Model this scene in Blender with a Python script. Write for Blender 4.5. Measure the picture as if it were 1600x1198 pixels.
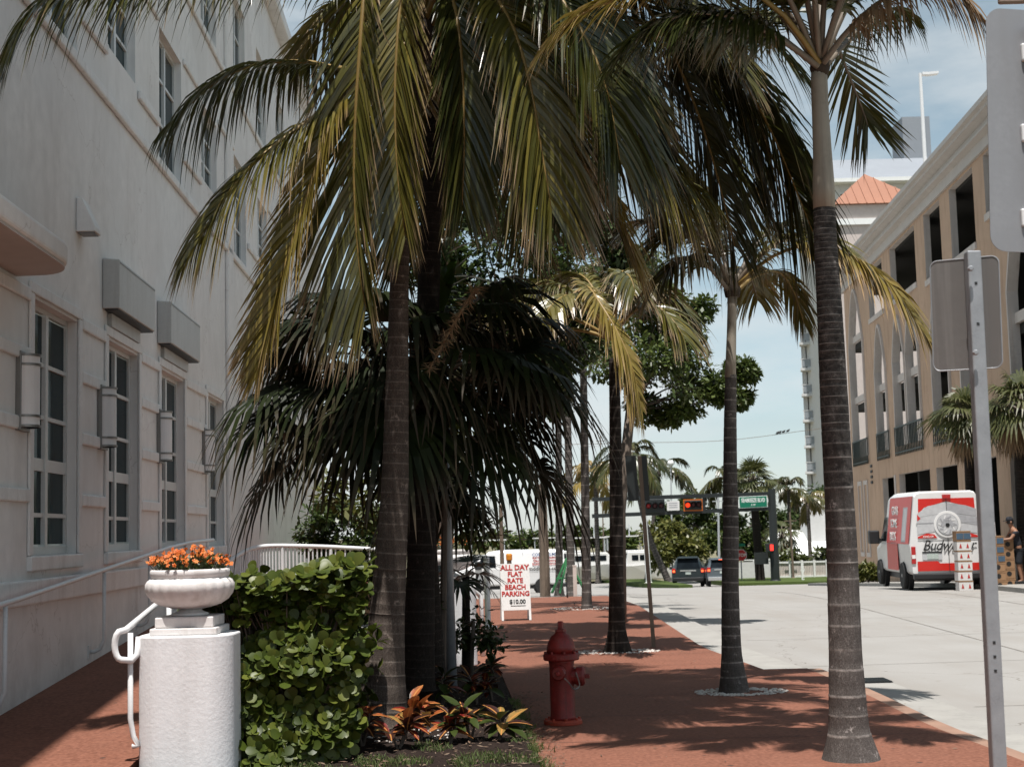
import bpy, bmesh, math, random
from mathutils import Vector, Matrix, noise

rnd = random.Random(11)
scene = bpy.context.scene
for o in list(bpy.data.objects):
    bpy.data.objects.remove(o, do_unlink=True)
COL = scene.collection
V = Vector

# ------------------------------------------------------------------ camera
FPX, PITCH, ROLL, EYE = 2280.0, math.radians(5.77), math.radians(1.5), 1.65
CF = V((0, math.cos(PITCH), math.sin(PITCH)))
_u0 = V((0, -math.sin(PITCH), math.cos(PITCH)))
CR = V((1, 0, 0)) * math.cos(ROLL) - _u0 * math.sin(ROLL)
CU = _u0 * math.cos(ROLL) + V((1, 0, 0)) * math.sin(ROLL)
cam = bpy.data.cameras.new('camera')
cam.sensor_width = 36.0
cam.lens = 36.0 * FPX / 1600.0
cam.clip_start, cam.clip_end = 0.1, 3000
cam.dof.use_dof = True
cam.dof.focus_distance = 12.0
cam.dof.aperture_fstop = 6.3
camo = bpy.data.objects.new('camera', cam)
COL.objects.link(camo)
camo.matrix_world = Matrix(((CR.x, CU.x, -CF.x, 0), (CR.y, CU.y, -CF.y, 0), (CR.z, CU.z, -CF.z, EYE), (0, 0, 0, 1)))
scene.camera = camo

# ------------------------------------------------------------------ light
SX, SY = 0.03, 0.32                       # shadow shift per metre of height
SUN_EL = math.atan(1.0 / math.hypot(SX, SY))
SUN_AZ = math.atan2(-SX, -SY)
world = bpy.data.worlds.new('World')
scene.world = world
world.use_nodes = True
wn, wl = world.node_tree.nodes, world.node_tree.links
wn.clear()
w_out = wn.new('ShaderNodeOutputWorld')
w_bg = wn.new('ShaderNodeBackground')
w_bg.inputs['Strength'].default_value = 0.084
w_sky = wn.new('ShaderNodeTexSky')
w_sky.sky_type = 'NISHITA'
w_sky.sun_disc = False
w_sky.sun_elevation = SUN_EL
w_sky.sun_rotation = SUN_AZ
w_sky.air_density, w_sky.dust_density, w_sky.ozone_density = 1.0, 0.3, 1.0
w_hs = wn.new('ShaderNodeHueSaturation')
w_hs.inputs['Hue'].default_value = 0.475
w_hs.inputs['Saturation'].default_value = 0.5
w_tc = wn.new('ShaderNodeTexCoord')
w_mp = wn.new('ShaderNodeMapping')
w_mp.inputs['Scale'].default_value = (1.6, 1.6, 5.0)
w_mp.inputs['Location'].default_value = (0.35, 0.1, 0.55)
w_nz = wn.new('ShaderNodeTexNoise')
w_nz.inputs['Scale'].default_value = 2.6
w_nz.inputs['Detail'].default_value = 7
w_nz.inputs['Roughness'].default_value = 0.55
w_cr = wn.new('ShaderNodeValToRGB')
w_cr.color_ramp.elements[0].position, w_cr.color_ramp.elements[1].position = 0.47, 0.72
w_cr.color_ramp.elements[1].color = (0.8, 0.8, 0.8, 1)
w_mix = wn.new('ShaderNodeMix')
w_mix.data_type = 'RGBA'
w_mix.inputs[7].default_value = (7.0, 7.3, 7.4, 1)
wl.new(w_sky.outputs[0], w_hs.inputs['Color'])
wl.new(w_tc.outputs['Generated'], w_mp.inputs['Vector'])
wl.new(w_mp.outputs[0], w_nz.inputs['Vector'])
wl.new(w_nz.outputs['Fac'], w_cr.inputs['Fac'])
wl.new(w_cr.outputs['Color'], w_mix.inputs[0])
w_tint = wn.new('ShaderNodeMix')
w_tint.data_type, w_tint.blend_type = 'RGBA', 'MULTIPLY'
w_tint.inputs[0].default_value = 1.0
w_tint.inputs[7].default_value = (0.90, 1.0, 1.05, 1)
wl.new(w_hs.outputs[0], w_tint.inputs[6])
wl.new(w_tint.outputs[2], w_mix.inputs[6])
wl.new(w_mix.outputs[2], w_bg.inputs['Color'])
wl.new(w_bg.outputs[0], w_out.inputs['Surface'])

sun = bpy.data.lights.new('sun', 'SUN')
sun.energy = 5.0
sun.angle = math.radians(0.55)
sun.color = (1.0, 0.965, 0.92)
suno = bpy.data.objects.new('sun', sun)
COL.objects.link(suno)
suno.rotation_euler = V((SX, SY, -1)).to_track_quat('-Z', 'Y').to_euler()
suno.location = (-20, -30, 80)

vs = scene.view_settings
vs.view_transform, vs.look, vs.gamma, vs.exposure = 'Standard', 'None', 1.0, 0.42
vs.use_curve_mapping = False
scene.render.engine = 'CYCLES'
scene.cycles.max_bounces = 4
scene.cycles.diffuse_bounces = 2
scene.cycles.glossy_bounces = 2
scene.cycles.transmission_bounces = 2
scene.cycles.transparent_max_bounces = 6

# ------------------------------------------------------------------ helpers
def W(px, py, Y):
    """point at forward distance Y seen at photo pixel (px, py)"""
    d = CF + CR * ((px - 800) / FPX) + CU * ((599 - py) / FPX)
    return V((0, 0, EYE)) + d * (Y / d.y)

def softplus(x, k=3.0):
    return x if x > 60 else k * math.log(1 + math.exp(x / k))

def gz(y):
    return -0.037 * (softplus(y - 38) - softplus(y - 100))

class MB:
    def __init__(s):
        s.v, s.f, s.m, s.a, s.b, s.mi = [], [], [], [], [], 0
    def vert(s, p, a=0.0, b=0.0):
        s.v.append((p[0], p[1], p[2])); s.a.append(a); s.b.append(b)
        return len(s.v) - 1
    def face(s, *i):
        s.f.append(i); s.m.append(s.mi)
    def poly(s, pts):
        s.face(*[s.vert(p) for p in pts]); return s
    def box(s, c, size, rot=None):
        hx, hy, hz = size[0] / 2, size[1] / 2, size[2] / 2
        idx = []
        for dx, dy, dz in ((-1,-1,-1),(1,-1,-1),(1,1,-1),(-1,1,-1),(-1,-1,1),(1,-1,1),(1,1,1),(-1,1,1)):
            p = V((dx * hx, dy * hy, dz * hz))
            if rot is not None: p = rot @ p
            idx.append(s.vert(p + V(c)))
        for q in ((3,2,1,0),(4,5,6,7),(0,1,5,4),(1,2,6,5),(2,3,7,6),(3,0,4,7)):
            s.face(*[idx[k] for k in q])
        return s
    def bx(s, x0, x1, y0, y1, z0, z1):
        return s.box(((x0+x1)/2, (y0+y1)/2, (z0+z1)/2), (abs(x1-x0), abs(y1-y0), abs(z1-z0)))
    def bar(s, p, q, w, t=None):
        p, q = V(p), V(q); d = q - p
        rot = d.to_track_quat('Z', 'Y').to_matrix()
        return s.box((p + q) / 2, (w, t or w, d.length), rot)
    def tube(s, pts, rads, seg=8, cap=True, av=None, bv=None, phase=0.0):
        pts = [V(p) for p in pts]
        if not hasattr(rads, '__len__'): rads = [rads] * len(pts)
        rings, ref = [], None
        for i, p in enumerate(pts):
            t = (pts[min(i+1, len(pts)-1)] - pts[max(i-1, 0)])
            t = t.normalized() if t.length > 1e-9 else V((0, 0, 1))
            if ref is None:
                ref = V((1, 0, 0)) if abs(t.x) < 0.9 else V((0, 1, 0))
            u = (ref - t * ref.dot(t))
            u = u.normalized() if u.length > 1e-6 else t.orthogonal().normalized()
            ref = u; w = t.cross(u)
            rings.append([s.vert(p + (u * math.cos(phase + 2*math.pi*k/seg) + w * math.sin(phase + 2*math.pi*k/seg)) * rads[i],
                                 av[i] if av else 0, bv[i] if bv else 0) for k in range(seg)])
        for i in range(len(rings) - 1):
            for k in range(seg):
                k2 = (k + 1) % seg
                s.face(rings[i][k], rings[i][k2], rings[i+1][k2], rings[i+1][k])
        if cap:
            s.face(*reversed(rings[0])); s.face(*rings[-1])
        return s
    def lathe(s, prof, c=(0, 0, 0), seg=24, sx=1.0, sy=1.0, mod=None, axis=None):
        rings = []
        rot = V(axis).to_track_quat('Z', 'Y').to_matrix() if axis is not None else None
        for r, z in prof:
            ring = []
            for k in range(seg):
                a = 2 * math.pi * k / seg
                rr = r * (mod(a, z) if mod else 1)
                p = V((rr * math.cos(a) * sx, rr * math.sin(a) * sy, z))
                if rot is not None: p = rot @ p
                ring.append(s.vert(p + V(c)))
            rings.append(ring)
        for i in range(len(rings) - 1):
            for k in range(seg):
                k2 = (k + 1) % seg
                s.face(rings[i][k], rings[i][k2], rings[i+1][k2], rings[i+1][k])
        s.face(*reversed(rings[0])); s.face(*rings[-1])
        return s
    def prism(s, pts, ext):
        """polygon pts extruded by vector ext"""
        a = [s.vert(p) for p in pts]; b = [s.vert(V(p) + V(ext)) for p in pts]
        s.face(*reversed(a)); s.face(*b); n = len(pts)
        for i in range(n):
            j = (i + 1) % n
            s.face(a[i], a[j], b[j], b[i])
        return s
    def ribbon(s, pts, widths, wdir, a0=0.0, a1=1.0, b=0.0):
        n = len(pts); prev = None
        for i, p in enumerate(pts):
            t = i / (n - 1); av = a0 + (a1 - a0) * t
            w = wdir[i] if isinstance(wdir, list) else wdir
            if widths[i] < 1e-4:
                cur = (s.vert(p, av, b),)
            else:
                cur = (s.vert(p - w * widths[i] / 2, av, b), s.vert(p + w * widths[i] / 2, av, b))
            if prev:
                if len(prev) == 2 and len(cur) == 2: s.face(prev[0], prev[1], cur[1], cur[0])
                elif len(cur) == 1 and len(prev) == 2: s.face(prev[0], prev[1], cur[0])
                elif len(cur) == 2: s.face(prev[0], cur[1], cur[0])
            prev = cur
        return s
    def mesh(s, name, mat, smooth=False, attr=False):
        me = bpy.data.meshes.new(name)
        me.from_pydata(s.v, [], s.f)
        for m in (mat if isinstance(mat, (list, tuple)) else [mat]):
            me.materials.append(m)
        if any(s.m): me.polygons.foreach_set('material_index', s.m)
        if smooth: me.polygons.foreach_set('use_smooth', [True] * len(s.f))
        if attr:
            for nm, dat in (('tip', s.a), ('rv', s.b)):
                at = me.attributes.new(nm, 'FLOAT', 'POINT')
                at.data.foreach_set('value', dat)
        me.update()
        return me
    def build(s, name, mat, parent=None, loc=None, smooth=False, bevel=0.0, attr=False, segs=2):
        o = bpy.data.objects.new(name, s.mesh(name, mat, smooth, attr))
        COL.objects.link(o)
        if parent: o.parent = parent
        if loc is not None: o.location = loc
        if bevel > 0:
            m = o.modifiers.new('bevel', 'BEVEL'); m.width = bevel; m.segments = segs
            m.limit_method = 'ANGLE'; m.angle_limit = math.radians(40)
        return o

def tag(o, label=None, cat=None, group=None, kind=None):
    if label: o['label'] = label
    if cat: o['category'] = cat
    if group: o['group'] = group
    if kind: o['kind'] = kind
    return o

def thing(name, label, cat, loc=(0, 0, 0), rotz=0.0, group=None):
    o = bpy.data.objects.new(name, None)
    o.empty_display_size = 0.2
    COL.objects.link(o)
    o.location = loc
    o.rotation_euler = (0, 0, rotz)
    return tag(o, label, cat, group)

def copy_tree(o, parent=None):
    c = o.copy(); COL.objects.link(c); c.parent = parent
    for ch in [x for x in bpy.data.objects if x.parent == o]:
        copy_tree(ch, c)
    return c

def catmull(ctrl, n):
    c = [V(p) for p in ctrl]
    c = [c[0] * 2 - c[1]] + c + [c[-1] * 2 - c[-2]]
    m = len(c) - 3; out = []
    for i in range(n):
        u = i / (n - 1) * m; k = min(int(u), m - 1); t = u - k
        p0, p1, p2, p3 = c[k:k+4]
        out.append(0.5 * ((2*p1) + (p2-p0)*t + (2*p0-5*p1+4*p2-p3)*t*t + (3*p1-p0-3*p2+p3)*t*t*t))
    return out

# ------------------------------------------------------------------ materials
def nodes_of(name):
    m = bpy.data.materials.new(name); m.use_nodes = True
    nt = m.node_tree
    return m, nt.nodes, nt.links, nt.nodes['Principled BSDF']

def mixnode(n, l, fac, a, b, blend='MIX'):
    x = n.new('ShaderNodeMix'); x.data_type = 'RGBA'; x.blend_type = blend
    for sock, val in ((x.inputs[0], fac), (x.inputs[6], a), (x.inputs[7], b)):
        if hasattr(val, 'is_output'): l.new(val, sock)
        elif isinstance(val, (int, float)): sock.default_value = val
        else: sock.default_value = (*val[:3], 1)
    return x.outputs[2]

def noisenode(n, l, scale, detail=4, vec=None, rough=0.55):
    x = n.new('ShaderNodeTexNoise')
    x.inputs['Scale'].default_value = scale; x.inputs['Detail'].default_value = detail
    x.inputs['Roughness'].default_value = rough
    if vec is not None: l.new(vec, x.inputs['Vector'])
    return x.outputs['Fac']

def rampnode(n, l, src, p0, p1):
    x = n.new('ShaderNodeMapRange'); l.new(src, x.inputs[0])
    x.inputs[1].default_value, x.inputs[2].default_value = p0, p1
    return x.outputs[0]

def mapped(n, l, sc=(1, 1, 1), kind='Object'):
    t = n.new('ShaderNodeTexCoord'); m = n.new('ShaderNodeMapping')
    m.inputs['Scale'].default_value = sc
    l.new(t.outputs[kind], m.inputs['Vector'])
    return m.outputs[0]

def bumpnode(n, l, b, h, strength, dist=0.01):
    x = n.new('ShaderNodeBump'); x.inputs['Strength'].default_value = strength
    x.inputs['Distance'].default_value = dist
    l.new(h, x.inputs['Height']); l.new(x.outputs[0], b.inputs['Normal'])

def plain(name, col, rough=0.6, metal=0.0, var=0.25, scale=4.0, bump=0.15, bscale=60.0, dark=None, spec=0.5, streak=None, bdist=0.006):
    """base colour broken up by two noises; optional vertical streaks of dirt"""
    m, n, l, b = nodes_of(name)
    vec = mapped(n, l)
    dk = dark or tuple(c * (1 - var) for c in col)
    f1 = rampnode(n, l, noisenode(n, l, scale, 6, vec), 0.35, 0.68)
    c = mixnode(n, l, f1, dk, col)
    f2 = rampnode(n, l, noisenode(n, l, scale * 11, 4, vec), 0.3, 0.7)
    c = mixnode(n, l, f2, tuple(x * 0.86 for x in col), c) if var > 0.05 else c
    if streak:
        sv = mapped(n, l, (streak[1], streak[1], 0.25))
        fs = rampnode(n, l, noisenode(n, l, 2.0, 5, sv, 0.6), 0.5, 0.78)
        mul = n.new('ShaderNodeMath'); mul.operation = 'MULTIPLY'
        l.new(fs, mul.inputs[0]); mul.inputs[1].default_value = streak[2]
        c = mixnode(n, l, mul.outputs[0], c, streak[0])
    l.new(c, b.inputs['Base Color'])
    b.inputs['Roughness'].default_value = rough
    b.inputs['Metallic'].default_value = metal
    b.inputs['Specular IOR Level'].default_value = spec
    if bump > 0:
        bumpnode(n, l, b, noisenode(n, l, bscale, 5, vec), bump, bdist)
    return m

def leafmat(name, cols, tipcol, rough=0.38, transl=0.25, tip0=0.72, nscale=0.8, spec=0.5, rv_amt=1.0):
    """leaf colour varies per leaflet (rv), per object and dries toward the tip"""
    m, n, l, b = nodes_of(name)
    at = n.new('ShaderNodeAttribute'); at.attribute_name = 'rv'
    tp = n.new('ShaderNodeAttribute'); tp.attribute_name = 'tip'
    oi = n.new('ShaderNodeObjectInfo')
    add = n.new('ShaderNodeMath'); add.operation = 'MULTIPLY_ADD'
    l.new(at.outputs['Fac'], add.inputs[0]); add.inputs[1].default_value = 0.6 * rv_amt
    mm = n.new('ShaderNodeMath'); mm.operation = 'MULTIPLY'
    l.new(oi.outputs['Random'], mm.inputs[0]); mm.inputs[1].default_value = 0.4
    l.new(mm.outputs[0], add.inputs[2])
    cr = n.new('ShaderNodeValToRGB')
    el = cr.color_ramp.elements
    while len(el) < len(cols): el.new(0.5)
    for i, c in enumerate(cols):
        el[i].position = i / max(1, len(cols) - 1); el[i].color = (*c, 1)
    l.new(add.outputs[0], cr.inputs['Fac'])
    tv = rampnode(n, l, tp.outputs['Fac'], tip0, 1.0)
    c = mixnode(n, l, tv, cr.outputs['Color'], tipcol)
    l.new(c, b.inputs['Base Color'])
    b.inputs['Roughness'].default_value = rough
    b.inputs['Specular IOR Level'].default_value = spec
    tr = n.new('ShaderNodeBsdfTranslucent'); l.new(c, tr.inputs['Color'])
    mx = n.new('ShaderNodeMixShader'); mx.inputs[0].default_value = transl
    out = n['Material Output']
    l.new(b.outputs[0], mx.inputs[1]); l.new(tr.outputs[0], mx.inputs[2]); l.new(mx.outputs[0], out.inputs['Surface'])
    return m

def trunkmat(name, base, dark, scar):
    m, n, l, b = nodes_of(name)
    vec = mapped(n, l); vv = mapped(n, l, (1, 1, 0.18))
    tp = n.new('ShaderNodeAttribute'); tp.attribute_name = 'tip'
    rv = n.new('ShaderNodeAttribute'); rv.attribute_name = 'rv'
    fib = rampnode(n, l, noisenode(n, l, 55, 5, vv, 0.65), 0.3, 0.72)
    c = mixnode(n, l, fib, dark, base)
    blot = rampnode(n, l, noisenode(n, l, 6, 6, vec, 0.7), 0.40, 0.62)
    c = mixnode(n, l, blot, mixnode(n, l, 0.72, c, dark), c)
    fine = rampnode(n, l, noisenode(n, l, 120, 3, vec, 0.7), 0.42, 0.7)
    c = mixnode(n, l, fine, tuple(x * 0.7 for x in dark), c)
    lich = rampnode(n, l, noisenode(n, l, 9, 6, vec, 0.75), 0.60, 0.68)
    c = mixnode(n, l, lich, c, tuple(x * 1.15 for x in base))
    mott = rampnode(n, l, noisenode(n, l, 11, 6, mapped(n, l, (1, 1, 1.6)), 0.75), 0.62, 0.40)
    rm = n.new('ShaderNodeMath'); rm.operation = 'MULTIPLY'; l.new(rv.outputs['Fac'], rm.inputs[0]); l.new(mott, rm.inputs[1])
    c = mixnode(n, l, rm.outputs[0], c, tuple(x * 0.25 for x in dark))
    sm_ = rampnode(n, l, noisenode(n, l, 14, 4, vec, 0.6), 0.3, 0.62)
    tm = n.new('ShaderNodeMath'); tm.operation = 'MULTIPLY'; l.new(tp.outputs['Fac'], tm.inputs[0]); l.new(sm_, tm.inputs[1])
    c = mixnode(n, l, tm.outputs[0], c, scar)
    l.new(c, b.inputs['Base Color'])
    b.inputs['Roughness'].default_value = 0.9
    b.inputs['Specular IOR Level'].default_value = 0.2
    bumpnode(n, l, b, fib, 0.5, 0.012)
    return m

def glassmat(name, col, rough=0.1):
    m, n, l, b = nodes_of(name)
    l.new(mixnode(n, l, rampnode(n, l, noisenode(n, l, 1.5, 2, mapped(n, l)), 0.3, 0.7), tuple(c * 0.5 for c in col), col), b.inputs['Base Color'])
    b.inputs['Roughness'].default_value = rough
    b.inputs['Specular IOR Level'].default_value = 0.3
    b.inputs['IOR'].default_value = 1.18
    return m

def emit(name, col, s):
    m, n, l, b = nodes_of(name)
    b.inputs['Base Color'].default_value = (*col, 1)
    b.inputs['Emission Color'].default_value = (*col, 1)
    b.inputs['Emission Strength'].default_value = s
    return m

def brickmat(name, c1, c2, mortar, scale=1.0, rotz=0.0):
    m, n, l, b = nodes_of(name)
    t = n.new('ShaderNodeTexCoord'); mp = n.new('ShaderNodeMapping')
    mp.inputs['Rotation'].default_value = (0, 0, rotz)
    l.new(t.outputs['Object'], mp.inputs['Vector']); vec = mp.outputs[0]
    bt = n.new('ShaderNodeTexBrick'); l.new(vec, bt.inputs['Vector'])
    bt.inputs['Scale'].default_value = scale
    bt.inputs['Brick Width'].default_value, bt.inputs['Row Height'].default_value = 0.2, 0.1
    bt.inputs['Mortar Size'].default_value = 0.004
    bt.inputs['Mortar Smooth'].default_value = 0.4
    bt.inputs['Color1'].default_value = (*c1, 1); bt.inputs['Color2'].default_value = (*c2, 1)
    bt.inputs['Mortar'].default_value = (*mortar, 1)
    f = rampnode(n, l, noisenode(n, l, 1.1, 6, vec, 0.6), 0.3, 0.72)
    c = mixnode(n, l, f, tuple(x * 0.62 for x in c1), bt.outputs['Color'])
    f2 = rampnode(n, l, noisenode(n, l, 30, 4, vec, 0.6), 0.35, 0.8)
    c = mixnode(n, l, f2, c, tuple(min(1, x * 1.35 + 0.02) for x in c1))
    st = rampnode(n, l, noisenode(n, l, 5.0, 6, vec, 0.7), 0.6, 0.74)
    ms = n.new('ShaderNodeMath'); ms.operation = 'MULTIPLY'; l.new(st, ms.inputs[0]); ms.inputs[1].default_value = 0.45
    c = mixnode(n, l, ms.outputs[0], c, tuple(x * 0.45 for x in c1))
    l.new(c, b.inputs['Base Color'])
    b.inputs['Roughness'].default_value = 0.85
    b.inputs['Specular IOR Level'].default_value = 0.25
    bumpnode(n, l, b, bt.outputs['Fac'], -0.4, 0.004)
    return m

M = {}
M['stucco'] = plain('white_stucco', (0.88, 0.85, 0.825), 0.85, var=0.12, scale=0.5, bump=0.25, bscale=45, streak=((0.5, 0.46, 0.43), 0.9, 0.35), spec=0.2)
M['trim'] = plain('white_trim', (0.86, 0.84, 0.82), 0.75, var=0.12, scale=2, bump=0.12, spec=0.25, streak=((0.4, 0.35, 0.31), 2.5, 0.4))
M['pedestal'] = plain('pedestal_plaster', (0.82, 0.81, 0.815), 0.8, var=0.12, scale=2.2, bump=0.3, bscale=42, spec=0.25, streak=((0.45, 0.42, 0.40), 3.0, 0.35), bdist=0.008)
M['cast'] = plain('cast_stone_white', (0.78, 0.74, 0.72), 0.7, var=0.2, scale=6, bump=0.3, bscale=50, streak=((0.35, 0.3, 0.26), 5.0, 0.45))
M['whitepaint'] = plain('white_gloss_paint', (0.76, 0.76, 0.76), 0.35, var=0.1, scale=5, bump=0.05)
M['frame'] = plain('window_frame_paint', (0.70, 0.70, 0.68), 0.4, var=0.08, scale=5, bump=0.0)
M['glass'] = glassmat('dark_teal_glass', (0.008, 0.03, 0.035))
M['glass2'] = glassmat('dark_glass', (0.012, 0.016, 0.02))
M['boxmetal'] = plain('grey_sheet_metal', (0.56, 0.55, 0.53), 0.5, var=0.12, scale=2, bump=0.05, streak=((0.3, 0.27, 0.24), 3, 0.4))
M['lampglass'] = plain('frosted_lamp_glass', (0.80, 0.77, 0.76), 0.45, var=0.05, bump=0.0)
M['lampmetal'] = plain('brushed_lamp_metal', (0.28, 0.27, 0.26), 0.45, metal=0.7, var=0.2, bump=0.05)
M['brickred'] = brickmat('red_brick_paving', (0.20, 0.077, 0.046), (0.155, 0.059, 0.036), (0.08, 0.036, 0.025))
M['kerb'] = plain('tan_kerb_concrete', (0.33, 0.205, 0.15), 0.85, var=0.3, scale=3, bump=0.4, bscale=35, spec=0.2)
M['gutter'] = plain('pale_gutter_concrete', (0.36, 0.345, 0.32), 0.85, var=0.3, scale=2.2, bump=0.35, bscale=30, spec=0.2)
def roadmat():
    m, n, l, b = nodes_of('pale_road_concrete')
    vec = mapped(n, l); lon = mapped(n, l, (1.0, 0.16, 1.0))
    c = mixnode(n, l, rampnode(n, l, noisenode(n, l, 0.45, 6, vec, 0.6), 0.32, 0.7), (0.275, 0.26, 0.24), (0.375, 0.365, 0.35))
    c = mixnode(n, l, rampnode(n, l, noisenode(n, l, 1.1, 6, lon, 0.65), 0.46, 0.74), c, (0.255, 0.225, 0.195))
    c = mixnode(n, l, rampnode(n, l, noisenode(n, l, 75, 3, vec, 0.7), 0.35, 0.75), tuple(x * 0.8 for x in (0.34, 0.325, 0.305)), c)
    vo = n.new('ShaderNodeTexVoronoi'); vo.feature = 'DISTANCE_TO_EDGE'; vo.inputs['Scale'].default_value = 0.2
    wob = n.new('ShaderNodeTexNoise'); wob.inputs['Scale'].default_value = 1.3; wob.inputs['Detail'].default_value = 5
    l.new(vec, wob.inputs['Vector'])
    vm = n.new('ShaderNodeVectorMath'); vm.operation = 'MULTIPLY_ADD'; vm.inputs[1].default_value = (1.2, 1.2, 0)
    l.new(wob.outputs['Color'], vm.inputs[0]); l.new(vec, vm.inputs[2]); l.new(vm.outputs[0], vo.inputs['Vector'])
    cr = rampnode(n, l, vo.outputs['Distance'], 0.0022, 0.0)
    c = mixnode(n, l, cr, c, (0.15, 0.13, 0.115))
    spot = rampnode(n, l, noisenode(n, l, 2.2, 6, vec, 0.75), 0.62, 0.72)
    c = mixnode(n, l, spot, c, (0.225, 0.205, 0.185))
    l.new(c, b.inputs['Base Color']); b.inputs['Roughness'].default_value = 0.85; b.inputs['Specular IOR Level'].default_value = 0.2
    bumpnode(n, l, b, noisenode(n, l, 40, 5, vec, 0.7), 0.5, 0.008)
    return m
M['road'] = roadmat()
M['soil'] = plain('dark_mulch_soil', (0.032, 0.022, 0.018), 0.95, var=0.5, scale=6, bump=1.0, bscale=40, spec=0.1, bdist=0.02)
M['lawn'] = plain('lawn', (0.0800, 0.1120, 0.0320), 0.9, var=0.4, scale=2.5, bump=0.8, bscale=60, spec=0.1)
M['grass'] = leafmat('grass_blades', [(0.0400, 0.0720, 0.0160), (0.0960, 0.1360, 0.0320), (0.1600, 0.1600, 0.0560)], (0.2000, 0.1760, 0.0800), 0.6, 0.3)
M['groundfar'] = plain('sandy_ground', (0.22, 0.20, 0.13), 0.95, var=0.4, scale=0.2, bump=0.3, spec=0.1)
M['water'] = plain('harbour_water', (0.05, 0.09, 0.10), 0.12, var=0.2, bump=0.3, bscale=3)
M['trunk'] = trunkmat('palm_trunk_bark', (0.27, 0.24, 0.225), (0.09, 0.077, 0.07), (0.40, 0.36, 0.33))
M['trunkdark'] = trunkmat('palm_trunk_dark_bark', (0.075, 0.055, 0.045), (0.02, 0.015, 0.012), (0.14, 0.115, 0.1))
M['coco'] = trunkmat('coconut_trunk_bark', (0.23, 0.185, 0.155), (0.075, 0.057, 0.047), (0.29, 0.245, 0.21))
M['shaft'] = plain('palm_crownshaft', (0.3200, 0.2800, 0.2240), 0.55, var=0.35, scale=3, bump=0.1, streak=((0.1280, 0.0960, 0.0640), 8, 0.7))
M['rachis'] = plain('yellow_green_leaf_stalk', (0.2720, 0.1760, 0.0480), 0.5, var=0.35, scale=5, bump=0.0)
M['petiole'] = plain('grey_brown_leaf_stalk', (0.1920, 0.1520, 0.1120), 0.55, var=0.3, scale=5, bump=0.0)
M['fibre'] = plain('dark_palm_fibre', (0.05, 0.035, 0.025), 0.95, var=0.4, scale=20, bump=0.8)
M['frond'] = leafmat('coconut_leaflet', [(0.0363, 0.0384, 0.0086), (0.0906, 0.0832, 0.0149), (0.1812, 0.1386, 0.0277)], (0.3518, 0.2345, 0.1492), 0.32, 0.13, 0.66, spec=0.7)
M['frondgreen'] = leafmat('green_leaflet', [(0.0131, 0.0197, 0.0049), (0.0369, 0.0426, 0.0082), (0.0902, 0.0820, 0.0180)], (0.1968, 0.1312, 0.0738), 0.33, 0.13, 0.78, spec=0.6)
M['frondgold'] = leafmat('golden_leaflet', [(0.1066, 0.0906, 0.0160), (0.2132, 0.1599, 0.0320), (0.2985, 0.2025, 0.0533)], (0.4477, 0.2985, 0.1706), 0.35, 0.25, 0.6, spec=0.6)
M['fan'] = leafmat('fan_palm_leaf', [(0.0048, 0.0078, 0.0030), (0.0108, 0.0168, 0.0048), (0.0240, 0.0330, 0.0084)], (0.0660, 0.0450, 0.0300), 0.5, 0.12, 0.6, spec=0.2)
M['sabal'] = leafmat('sabal_leaf', [(0.0312, 0.0429, 0.0140), (0.0702, 0.0780, 0.0234), (0.1170, 0.1170, 0.0429)], (0.1716, 0.1326, 0.0624), 0.45, 0.2, 0.8)
M['deadfan'] = leafmat('dead_fan_leaf', [(0.1248, 0.0702, 0.0351), (0.2028, 0.1248, 0.0624), (0.2574, 0.1716, 0.0936)], (0.1560, 0.1014, 0.0546), 0.7, 0.1, 0.8)
M['hedge'] = leafmat('clusia_leaf', [(0.0195, 0.0328, 0.0062), (0.0624, 0.0858, 0.0117), (0.1716, 0.1794, 0.0312)], (0.1560, 0.1638, 0.0312), 0.42, 0.2, 0.95, spec=0.3)
M['tree'] = leafmat('broad_leaf', [(0.0234, 0.0410, 0.0117), (0.0585, 0.0878, 0.0188), (0.1287, 0.1521, 0.0351)], (0.1170, 0.1287, 0.0351), 0.4, 0.25, 0.95)
M['shrub'] = leafmat('shrub_leaf', [(0.0390, 0.0546, 0.0117), (0.0936, 0.1092, 0.0234), (0.1716, 0.1560, 0.0390)], (0.1950, 0.1560, 0.0468), 0.45, 0.25, 0.8)
M['broad'] = leafmat('glossy_broad_leaf', [(0.0234, 0.0468, 0.0094), (0.0546, 0.1014, 0.0195)], (0.0780, 0.1170, 0.0234), 0.3, 0.25, 0.95)
M['bark'] = plain('grey_brown_bark', (0.14, 0.11, 0.09), 0.9, var=0.5, scale=8, bump=0.8, bscale=30, spec=0.1)
M['wood'] = plain('weathered_wood', (0.2160, 0.1600, 0.1200), 0.85, var=0.4, scale=6, bump=0.5, bscale=30, streak=((0.0800, 0.0560, 0.0400), 12, 0.6))
M['inflor'] = plain('dry_flower_spray', (0.2400, 0.1520, 0.0800), 0.8, var=0.3, bump=0)
M['orange'] = leafmat('orange_petal', [(0.55, 0.09, 0.02), (0.72, 0.17, 0.03), (0.75, 0.28, 0.07)], (0.7, 0.2, 0.05), 0.5, 0.25, 0.95)
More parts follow.
